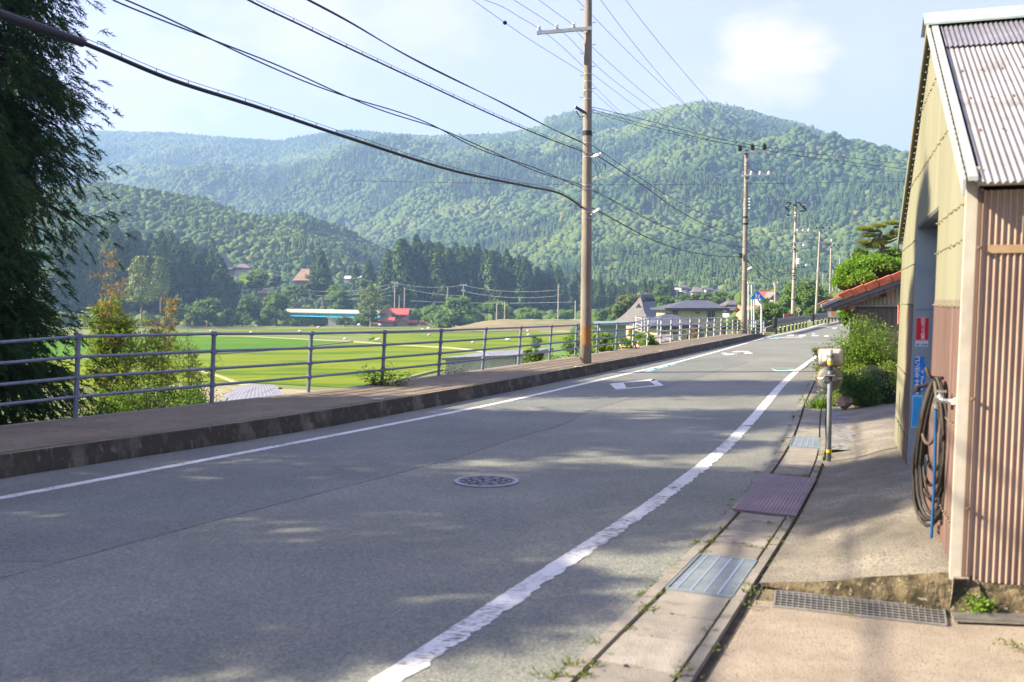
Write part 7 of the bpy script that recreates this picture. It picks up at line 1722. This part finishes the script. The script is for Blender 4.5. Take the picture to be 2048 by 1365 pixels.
for i, (x_, y_, s_, rz) in enumerate(((-12.8, 10.9, .86, 1.1), (-13.2, 7.5, 1.16, 2.3), (-10.6, 5.0, .60, 4.1))):
    c = copy_tree(NB); c.location = (x_, y_, 0); c.scale = (1.22, 1.22, s_); c.rotation_euler = (0, 0, rz); c['label'] = 'dark cedar beside the walkway, %s beyond the left edge' % ords[i]
def pl(name, loc, label, cat, m, V, F, stems=None, sm=None):
    t = thing(name, loc, label, cat); link('leaves', npmesh('leaves', V, F, m), t)
    if stems: me = bpy.data.meshes.new('stems'); me.from_pydata(stems.v, [], stems.f); me.materials.append(sm or BARK); me.update(); link('stems', me, t)
    return t
# broad dark leaves at the lower left corner
r = np.random.default_rng(31); bl = [(r.uniform(-1.2, 1.0), r.uniform(-.6, .8), r.uniform(-.7, .45), .55, .55, .4) for _ in range(16)]; V, F = blob_leaves(r, bl, 5200, .085, .55, shell=.3)
pl('shrub', (-6.9, 13.6, -.5), 'dark broad leaved shrub below the rails at the lower left', 'shrub', leafmat('dark_broad_leaf', (.015, .035, .012), (.025, .055, .018), (.05, .09, .035), .2, .35), V, F)
# bamboo and dry stalks
STK = mat('bamboo_stalk', (.20, .19, .07), (.36, .31, .13), scale=4, rough=.6); STKD = mat('dark_stalk', (.05, .05, .025), (.10, .08, .04), scale=4, rough=.8)
def stalks(px_list, D, label, m, N, lw, ll, zbase=-4.5, seed=0, spread=.42, sm=STK, up=.2, fromz=.30, thick=.012):
    r = np.random.default_rng(seed); c = W(px_list[0][0], 800, D); st = MB(); Ps = []; 
    loc = Vector((c.x, c.y, zbase))
    for (xb, xt, yt) in px_list:
        d = D + r.uniform(-.35, .35); tp = W(xt, yt, d) - loc; b = W(xb, 800, d) - loc; b.z = 0; mid = b.lerp(tp, .55) + Vector((r.uniform(-.08, .08), 0, .1)); sp = spline([b, mid, tp], 10); st.tube(sp, [thick * (1.15 - .95 * i / (len(sp) - 1)) for i in range(len(sp))], 5, cap=False)
        for k in range(int(N / len(px_list) / 9)):
            s = fromz + (1 - fromz) * r.random() ** .8; p = np.array(sp[int(s * (len(sp) - 1))]); a = r.uniform(0, 6.283); L = spread * (1.15 - s * .7) * r.uniform(.3, 1.1); e = p + np.array([math.cos(a) * L, math.sin(a) * L, L * r.uniform(.1, .8)])
            st.tube([tuple(p), tuple(e)], .0028, 3, cap=False)
            for j in range(9): Ps.append(p + (e - p) * (.4 + .6 * r.random()) + r.normal(size=3) * .03)
    P = np.array(Ps); n = len(P); Dd_ = r.normal(size=(n, 3)) * .8 + np.array([0, 0, up]); V, F = leaves(P, Dd_, r.normal(size=(n, 3)), ll * r.uniform(.6, 1.3, n), lw * r.uniform(.6, 1.2, n), .05)
    return pl('bamboo', loc, label, 'bamboo', m, V, F, st, sm)
stalks([(205, 222, 498), (195, 206, 545), (225, 215, 580), (188, 238, 560)], 22, 'tall bare topped bamboo with rust tinted tufts, highest above the railing', LF_RED, 1500, .020, .13, seed=1, thick=.016, spread=.55, fromz=.5)
stalks([(190, 205, 615), (212, 218, 600), (232, 236, 622), (205, 228, 650), (240, 250, 640), (182, 190, 640), (220, 226, 640), (200, 212, 668)], 22, 'bright yellow green bamboo thicket right of the dark cedar', LF_YEL, 6500, .040, .17, seed=2, thick=.015, spread=.55, fromz=.15)
stalks([(330, 343, 592), (300, 312, 640), (345, 338, 610)], 22, 'rust coloured plume of dry bamboo in the middle of the thicket', LF_RED, 900, .024, .13, seed=3, fromz=.5, spread=.42, thick=.015)
stalks([(250, 262, 640), (275, 270, 630), (290, 300, 660), (310, 320, 668), (262, 280, 690), (330, 322, 690), (240, 246, 700), (360, 368, 690), (395, 390, 705), (380, 378, 730)], 22, 'mixed green and yellow bamboo behind the second railing span', LF_YEL, 5200, .028, .16, seed=4, fromz=.1, spread=.7, thick=.014)
stalks([(250, 262, 655), (300, 296, 640), (360, 350, 650), (280, 332, 660), (325, 305, 675)], 22.6, 'sparse rust twigs over the green bamboo', LF_RED, 1800, .017, .12, seed=5, fromz=.3, spread=.7, thick=.013)
stalks([(240, 250, 665), (262, 300, 700), (310, 250, 720), (350, 385, 690), (390, 375, 660), (400, 425, 700), (355, 400, 735)], 16.4, 'thin dark stems with sparse leaves just behind the second railing span', LF_OLV, 1300, .011, .075, zbase=-3.2, seed=6, fromz=.25, spread=.42, sm=STKD, thick=.009)
r = np.random.default_rng(33); bl = [(r.uniform(-1.4, 1.5), r.uniform(-.7, .7), r.uniform(-.9, .55), .55, .5, .42) for i in range(22)]; V, F = blob_leaves(r, bl, 11000, .075, .45, shell=.3)
pl('shrub', (W(315, 800, 21.5).x, 21.5, -.75), 'low yellow green shrubs behind the second railing span', 'shrub', LF_BRT, V, F)
r = np.random.default_rng(36); bl = [(r.uniform(-.6, .6), r.uniform(-.4, .4), r.uniform(-.4, .25), .3, .3, .3) for i in range(8)]; V, F = blob_leaves(r, bl, 3000, .06, .4, shell=.2)
pl('shrub', (W(215, 800, 15).x, 15.2, -.35), 'dark green feathery shrub right of the nearest railing post', 'shrub', LF_DK, V, F)
r = np.random.default_rng(37); bl = [(r.uniform(-.5, .6), r.uniform(-.4, .4), r.uniform(-.25, .1), .2, .2, .18) for i in range(7)]; V, F = blob_leaves(r, bl, 500, .07, .5, shell=.3)
pl('shrub', (W(425, 800, 16.2).x, 16.2, .0), 'dark leaves at the foot of the second railing post', 'shrub', LF_MID, V, F)
# the leafy branches behind the fourth post
def branchy(px, yt, yb, w, D, N, m, label, seed, leaf=.05):
    r = np.random.default_rng(seed); c = W(px, yb, D); loc = Vector((c.x, c.y, c.z - .35)); st = MB(); Ps = []; h = W(px, yt, D).z - loc.z; ww = w / FPX * D
    for i in range(16):
        a = r.uniform(-1, 1); tip = Vector((a * ww * .55, r.uniform(-.3, .3), h * r.uniform(.55, 1.0) * (1 - .45 * a * a))); sp = spline([(0, 0, 0), tip * .5 + Vector((0, 0, .12)), tip], 6); st.tube(sp, [.007 * (1 - .8 * k / (len(sp) - 1)) for k in range(len(sp))], 4, cap=False)
        for k in range(N // 16): s = r.uniform(.25, 1); p = sp[int(s * (len(sp) - 1))]; Ps.append(np.array(p) + r.normal(size=3) * np.array([.07, .07, .045]))
    P = np.array(Ps); n = len(P); V, F = leaves(P, np.stack([r.normal(size=n), r.normal(size=n) * .6, r.normal(size=n) * .3], 1), np.stack([r.normal(size=n) * .4, r.normal(size=n) * .4, np.ones(n)], 1), leaf * r.uniform(.7, 1.3, n), leaf * .6, .1)
    return pl('shrub', loc, label, 'shrub', m, V, F, st, STKD)
branchy(762, 726, 772, 125, 17.3, 1100, LF_MID, 'dark leafy branches behind the fourth railing post', 41, .055)
branchy(905, 728, 752, 80, 20.5, 500, leafmat('pale_flowers', (.10, .18, .05), (.30, .34, .20), (.55, .55, .48), .3), 'white flecked low plants behind the walkway near the pale shed', 42, .07)
branchy(1125, 700, 722, 90, 26.5, 1000, LF_BRT, 'green bush behind the railing just left of the nearest pole', 43, .09)
for i, (px, yt, yb, w, D, m) in enumerate(((1060, 704, 730, 60, 25, LF_MID), (1235, 684, 716, 90, 31, LF_BRT), (1290, 672, 704, 70, 33.5, LF_BRT), (1205, 690, 720, 50, 29.5, LF_YEL), (1270, 660, 690, 44, 42, LF_BRT), (1180, 695, 722, 60, 38, LF_MID), (1210, 672, 700, 90, 60, LF_BRT), (1150, 672, 700, 80, 75, LF_BRT), (1072, 672, 692, 34, 150, LF_MID))):
    t = pxtree(px, yt - 2, yb + 8, w, D, m, '%s green bush behind the railing %s' % (['small', 'broad', 'rounded', 'pale', 'low', 'dark', 'wide', 'distant', 'lone dark'][i], ['left of the nearest pole', 'beyond the nearest pole', 'before the landing', 'immediately right of the nearest pole', 'behind the landing', 'low behind the nearest pole', 'on the garden plot past the nearest pole', 'on the plot behind the nearest pole', 'in the field left of the nearest pole'][i]), N=1500, n=10, trunk=.02, name='bush', cat='bush', leaf=.09 if D < 50 else .2)
# ------------------------------------------------------------------ right hand garden
def ellcloud(cx, cy, cz, rx, ry, rz, n, seed): r = np.random.default_rng(seed); return [(cx + r.uniform(-1, 1) * rx * .62, cy + r.uniform(-1, 1) * ry * .62, cz + r.uniform(-1, 1) * rz * .62, rx * .42, ry * .42, rz * .42) for _ in range(n)]
r = np.random.default_rng(51); loc = Vector((W(1728, 700, 16.1).x, 16.1, 0)); st = MB(); Ps = []
for i in range(150):
    a = r.uniform(0, 6.283); R_ = r.random() ** .6; tip = Vector((math.cos(a) * R_ * .74, math.sin(a) * R_ * .45, r.uniform(.55, 1.58) * (1 - .38 * R_ ** 2))); b = Vector((tip.x * .25, tip.y * .25, 0)); sp = spline([b, b.lerp(tip, .6) + Vector((0, 0, .08)), tip], 5); st.tube(sp, [.008 * (1 - .8 * k / (len(sp) - 1)) for k in range(len(sp))], 4, cap=False)
    for k in range(120): s = .25 + .75 * r.random() ** .7; p = np.array(sp[int(s * (len(sp) - 1))]); o_2 = r.normal(size=3) * np.array([.11, .11, .055]); Ps.append(p + o_2)
P = np.array(Ps); n = len(P); V, F = leaves(P, np.stack([P[:, 0] * .7 + r.normal(size=n) * .7, r.normal(size=n) * .7, r.normal(size=n) * .35], 1), np.stack([r.normal(size=n) * .5, r.normal(size=n) * .5, np.ones(n)], 1), .055 * r.uniform(.6, 1.3, n), .020, .1)
pl('bush', loc, 'feathery bright green bush before the tiled shed, behind the round mirror', 'bush', LF_BRT, V, F, st)
r = np.random.default_rng(52); bl = ellcloud(0, 0, .36, .62, .5, .42, 26, 5); V, F = blob_leaves(r, bl, 9500, .034, .6, shell=.55)
pl('hedge', (W(1752, 800, 15.2).x, 15.4, 0), 'dense rounded hedge with small yellowish leaves beside the garage corner', 'hedge', leafmat('hedge_leaf', (.08, .14, .018), (.18, .26, .032), (.34, .38, .07), .42), V, F, MB().lathe((0, .0, 0), [(.1, 0), (.42, .15), (.48, .4), (.3, .62), (.05, .7)], 10), CORE)
r = np.random.default_rng(53); bl = ellcloud(0, 0, .33, .40, .34, .36, 12, 6); V, F = blob_leaves(r, bl, 4200, .055, .35, shell=.4)
pl('bush', (W(1700, 800, 15.4).x, 15.1, 0), 'darker green leafy bush at the foot of the hedge, right of the round mirror', 'bush', leafmat('nandina_dark', (.035, .09, .015), (.07, .15, .022), (.14, .25, .04), .35), V, F)
r = np.random.default_rng(54); bl = ellcloud(0, 0, .12, .34, .4, .14, 10, 7); V, F = blob_leaves(r, bl, 2600, .045, .5, shell=.2); bl = None
pl('bush', (W(1668, 690, 19).x + .05, 19.3, .55), 'flat topped clipped bush reaching towards the road, left of the feathery bush', 'bush', LF_BRT, V, F, MB().tube([(.3, 0, -.55), (.1, 0, .05)], .03, 6))
r = np.random.default_rng(57); bl = ellcloud(0, 0, .35, .5, .5, .4, 14, 17); V, F = blob_leaves(r, bl, 3800, .05, .5, shell=.3)
pl('bush', (W(1690, 720, 17.5).x, 17.6, .0), 'leafy yellow green bush between the mirror and the feathery bush', 'bush', LF_YEL, V, F)
r = np.random.default_rng(55); P = np.stack([r.normal(size=260) * .09, r.normal(size=260) * .06, np.zeros(260)], 1); V, F = blades(P, np.stack([r.normal(size=260) * .35, r.normal(size=260) * .35, np.ones(260)], 1), r.normal(size=(260, 3)), r.uniform(.12, .30, 260), .016)
pl('grass_tuft', (W(1652, 805, 15.4).x, 15.6, 0), 'bright green grass tuft behind the mirror post', 'grass', LF_BRT, V, F)
def rock(loc, s, m, label, seed):
    rr = np.random.default_rng(seed); V0 = IV * (1 + .13 * rr.normal(size=(len(IV), 1))) * np.array(s); me = npmesh('stone', V0, IF, m); o = link('stone', me); o.location = loc; return tag(o, label, 'stone')
rock(W(1690, 800, 15.0) - Vector((0, 0, .03)), (.12, .10, .11), mat('pinkish_stone', (.17, .125, .095), (.24, .18, .14), scale=7, rough=.9, bump=1), 'pinkish stone beneath the bush beside the grass tuft', 3)
# clipped cloud tree and pine
def pads(name, loc, pads_, N, m, label, cat, leaf, core_m=CORE, asp=.5, trunk=None, bark=BARK, needle=False):
    r = np.random.default_rng(len(pads_) * 13); t = thing(name, loc, label, cat); B = np.array(pads_, float); w = (B[:, 3] * B[:, 5]); w /= w.sum(); idx = r.choice(len(B), N, p=w); d = unit(r.normal(size=(N, 3))); d[:, 2] = np.where((d[:, 2] < -.25), -d[:, 2], d[:, 2]); b = B[idx]; rad = r.uniform(.86, 1.04, N) * (1 + .07 * np.sin(d[:, 0] * 9 + idx) + .06 * np.sin(d[:, 1] * 11 + d[:, 2] * 7))
    P = b[:, :3] + d * b[:, 3:6] * rad[:, None]; D_ = (d * .9 + np.array([0, 0, .5]) + r.normal(size=(N, 3)) * .5) if needle else d * .5 + r.normal(size=(N, 3)) * .7
    V, F = (blades(P, D_, r.normal(size=(N, 3)), leaf * r.uniform(.7, 1.3, N), leaf * .12) if needle else leaves(P, D_, d + .5 * r.normal(size=(N, 3)), leaf * r.uniform(.7, 1.3, N), leaf * asp, .1))
    link('foliage', npmesh('foliage', V, F, m), t)
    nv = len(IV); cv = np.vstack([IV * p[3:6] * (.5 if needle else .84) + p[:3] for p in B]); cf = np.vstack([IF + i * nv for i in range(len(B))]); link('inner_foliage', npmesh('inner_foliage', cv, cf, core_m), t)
    if trunk:
        me = bpy.data.meshes.new('trunk'); me.from_pydata(trunk.v, [], trunk.f); me.materials.append(bark); me.update(); link('trunk', me, t)
    return t
Dp = 27.0; L0 = Vector((W(1750, 600, Dp).x, Dp, 0)); PP = lambda x, y, dy=0: tuple(W(x, y, Dp + dy) - L0)
def pd(x, y, w, h, dy=0, dep=None): p = PP(x, y, dy); k = (Dp + dy) / FPX; return (*p, w / 2 * k, (dep or w * .45) * k, h / 2 * k)
tk = MB(); tk.tube([(0.2, 0, 0), PP(1775, 600), PP(1765, 560), PP(1750, 535)], [.12, .1, .08, .05], 8); tk.tube([PP(1768, 572), PP(1730, 560), PP(1705, 560)], [.06, .05, .03], 6)
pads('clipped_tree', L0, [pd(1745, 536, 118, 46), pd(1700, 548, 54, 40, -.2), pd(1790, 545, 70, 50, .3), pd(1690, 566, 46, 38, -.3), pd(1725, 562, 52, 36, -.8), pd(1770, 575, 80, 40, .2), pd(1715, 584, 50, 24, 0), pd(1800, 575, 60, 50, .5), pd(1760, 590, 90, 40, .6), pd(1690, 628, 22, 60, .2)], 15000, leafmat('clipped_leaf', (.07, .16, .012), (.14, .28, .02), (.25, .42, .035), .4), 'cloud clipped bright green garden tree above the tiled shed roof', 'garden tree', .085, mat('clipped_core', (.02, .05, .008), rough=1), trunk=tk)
Dp = 31.0; L0 = Vector((W(1760, 500, Dp).x, Dp, 0)); tk = MB(); tk.tube([PP(1762, 620), PP(1764, 520), PP(1763, 505), PP(1766, 492), PP(1758, 478), PP(1763, 465), PP(1752, 458)], [.09, .08, .07, .06, .05, .04, .02], 7)
for a, b in (((1764, 488), (1795, 478)), ((1764, 482), (1800, 470)), ((1760, 478), (1725, 492)), ((1763, 468), (1735, 472)), ((1760, 462), (1725, 460)), ((1775, 478), (1788, 455)), ((1788, 455), (1806, 450)), ((1762, 495), (1781, 494))): tk.tube([PP(*a), PP((a[0] + b[0]) / 2, (a[1] + b[1]) / 2 + 2), PP(*b)], [.045, .035, .015], 5)
pads('garden_pine', L0, [pd(1729, 461, 27, 6), pd(1757, 455, 22, 6), pd(1784, 449, 20, 5), pd(1804, 450, 12, 5), pd(1738, 474, 24, 6), pd(1727, 488, 18, 6), pd(1757, 487, 24, 10), pd(1795, 469, 26, 7), pd(1776, 477, 16, 6), pd(1745, 496, 20, 7)], 12000, leafmat('pine_needle', (.10, .15, .02), (.20, .25, .04), (.36, .36, .08), .4), 'trained garden pine with layered pads rising behind the clipped tree', 'pine', .11, mat('pine_core', (.05, .07, .018), rough=1), trunk=tk, needle=True)
pxtree(1720, 500, 530, 60, 33, LF_MID, 'dark leafy tree crown beneath the garden pine', N=1600, n=12, trunk=.0, leaf=.11)
pxtree(1775, 498, 540, 70, 33, LF_MID, 'dark green tree behind the right half of the clipped tree', N=1600, n=12, trunk=.0, leaf=.11)
# weeds in the joints
wd = np.random.default_rng(61); WV, WF = [], []
spots_ = [(1186, 1284, .05), (1135, 1330, .07), (1108, 1352, .07), (1291, 1220, .06), (1296, 1215, .05), (1256, 1258, .04), (1185, 1330, .06), (1170, 1350, .05), (1282, 1190, .03), (1310, 1165, .03), (1350, 1132, .04), (1404, 1104, .05), (1447, 1058, .05), (1464, 1013, .04), (1430, 1075, .04), (1420, 1085, .05), (1538, 1047, .05), (1560, 1055, .04), (1580, 1040, .06), (1572, 1062, .05), (1590, 1038, .05), (1500, 1095, .05), (1525, 1098, .04), (1545, 1090, .03), (1548, 1078, .05), (1540, 1118, .03), (1497, 1185, .07), (1498, 1210, .06), (1494, 1172, .06), (1420, 1262, .05), (1424, 1298, .06), (1366, 1338, .06), (1372, 1345, .05), (1653, 918, .10), (1646, 912, .07), (1640, 935, .07), (1630, 945, .06), (1610, 952, .05), (1702, 1228, .04), (1462, 1000, .04), (1512, 945, .04), (1530, 930, .03), (1560, 905, .03), (1590, 860, .03), (2010, 1285, .05), (2030, 1292, .05), (2040, 1300, .04), (1655, 1190, .03)]
for (px, py, s) in spots_:
    g = np.array(G(px, py, .01)); n = 26; P = g + wd.normal(size=(n, 3)) * np.array([s * .5, s * .5, 0]); V, F = leaves(P, np.stack([wd.normal(size=n) * .8, wd.normal(size=n) * .8, np.abs(wd.normal(size=n))], 1), wd.normal(size=(n, 3)), s * wd.uniform(.25, .6, n), s * .13, .1); WF.append(F + len(WV) * 0 + sum(len(v) for v in WV)); WV.append(V)
# thin moss and weeds along the seams
for f, y0, y1, n in ((lambda y: gl(y) - .005, 4.2, 22, 1500), (lambda y: gl(y) + .094, 4.2, 22, 1100), (lambda y: inR(y) - .008, 4.2, 20, 900), (lambda y: outR(y) + .012, 6, 18, 500), (lambda y: kerb(y) + .09, 6, 40, 1100)):
    y_ = wd.uniform(y0, y1, n); y_ = y_ + .25 * np.sin(y_ * 5); keep_ = np.sin(y_ * 2.3) + np.sin(y_ * 5.7 + 1) > .1; y_ = y_[keep_]; n = len(y_); P = np.stack([np.array([f(v) for v in y_]) + wd.normal(size=n) * .012, y_, np.full(n, .008)], 1); V, F = leaves(P, np.stack([wd.normal(size=n), wd.normal(size=n), np.abs(wd.normal(size=n)) * .5], 1), wd.normal(size=(n, 3)), .02 * wd.uniform(.4, 1.4, n), .008, .1); WF.append(F + sum(len(v) for v in WV)); WV.append(V)
tag(link('weeds', npmesh('weeds', np.vstack(WV), np.vstack(WF), leafmat('weed_leaf', (.07, .10, .015), (.14, .18, .03), (.24, .25, .05), .3))), kind='stuff')
r = np.random.default_rng(66); V, F = leaves(r.normal(size=(160, 3)) * np.array([.035, .03, .02]), r.normal(size=(160, 3)), r.normal(size=(160, 3)) + np.array([0, 0, 1]), .026, .016, .1)
pl('weed', G(1958, 1208, .06), 'light green weed growing at the foot of the rough foundation', 'weed', LF_BRT, V, F)
for i, (px, py, lb_) in enumerate(((755, 799, 'flat white scrap lying on the walkway kerb nearest the camera'), (1156, 734, 'flat pale scrap lying at the foot of the nearest pole'), (1324, 702, 'small pale scrap on the kerb beyond the nearest pole'), (1421, 684, 'small pale scrap on the kerb near the landing'))):
    g = G(px, py, .232); tag(MB().prism([g + Vector((a, b, 0)) for a, b in ((-.09, -.02), (-.03, -.05), (.08, -.03), (.1, .02), (.02, .05), (-.07, .03))], (0, 0, 1), .012).build('stone_chip', facemat('pale_chip', (.45, .43, .38))), lb_, 'stone')

# ------------------------------------------------------------------ air
hzm = bpy.data.materials.new('haze_air'); hzm.use_nodes = True; n_, l_ = hzm.node_tree.nodes, hzm.node_tree.links; n_.clear()
ho = n_.new("ShaderNodeOutputMaterial"); hv = n_.new("ShaderNodeVolumePrincipled"); hv.inputs['Color'].default_value = (.35, .58, 1.0, 1); hv.inputs['Density'].default_value = .00038; hv.inputs['Anisotropy'].default_value = .15
l_.new(hv.outputs[0], ho.inputs['Volume'])
hb = MB().box((0, 0, 0), (2, 2, 2)); 
hb.v = [(x_ * 4400, y_ * 4400, -9 if z_ < 0 else 440) for x_, y_, z_ in hb.v]; tag(hb.build('haze', hzm), kind='stuff')
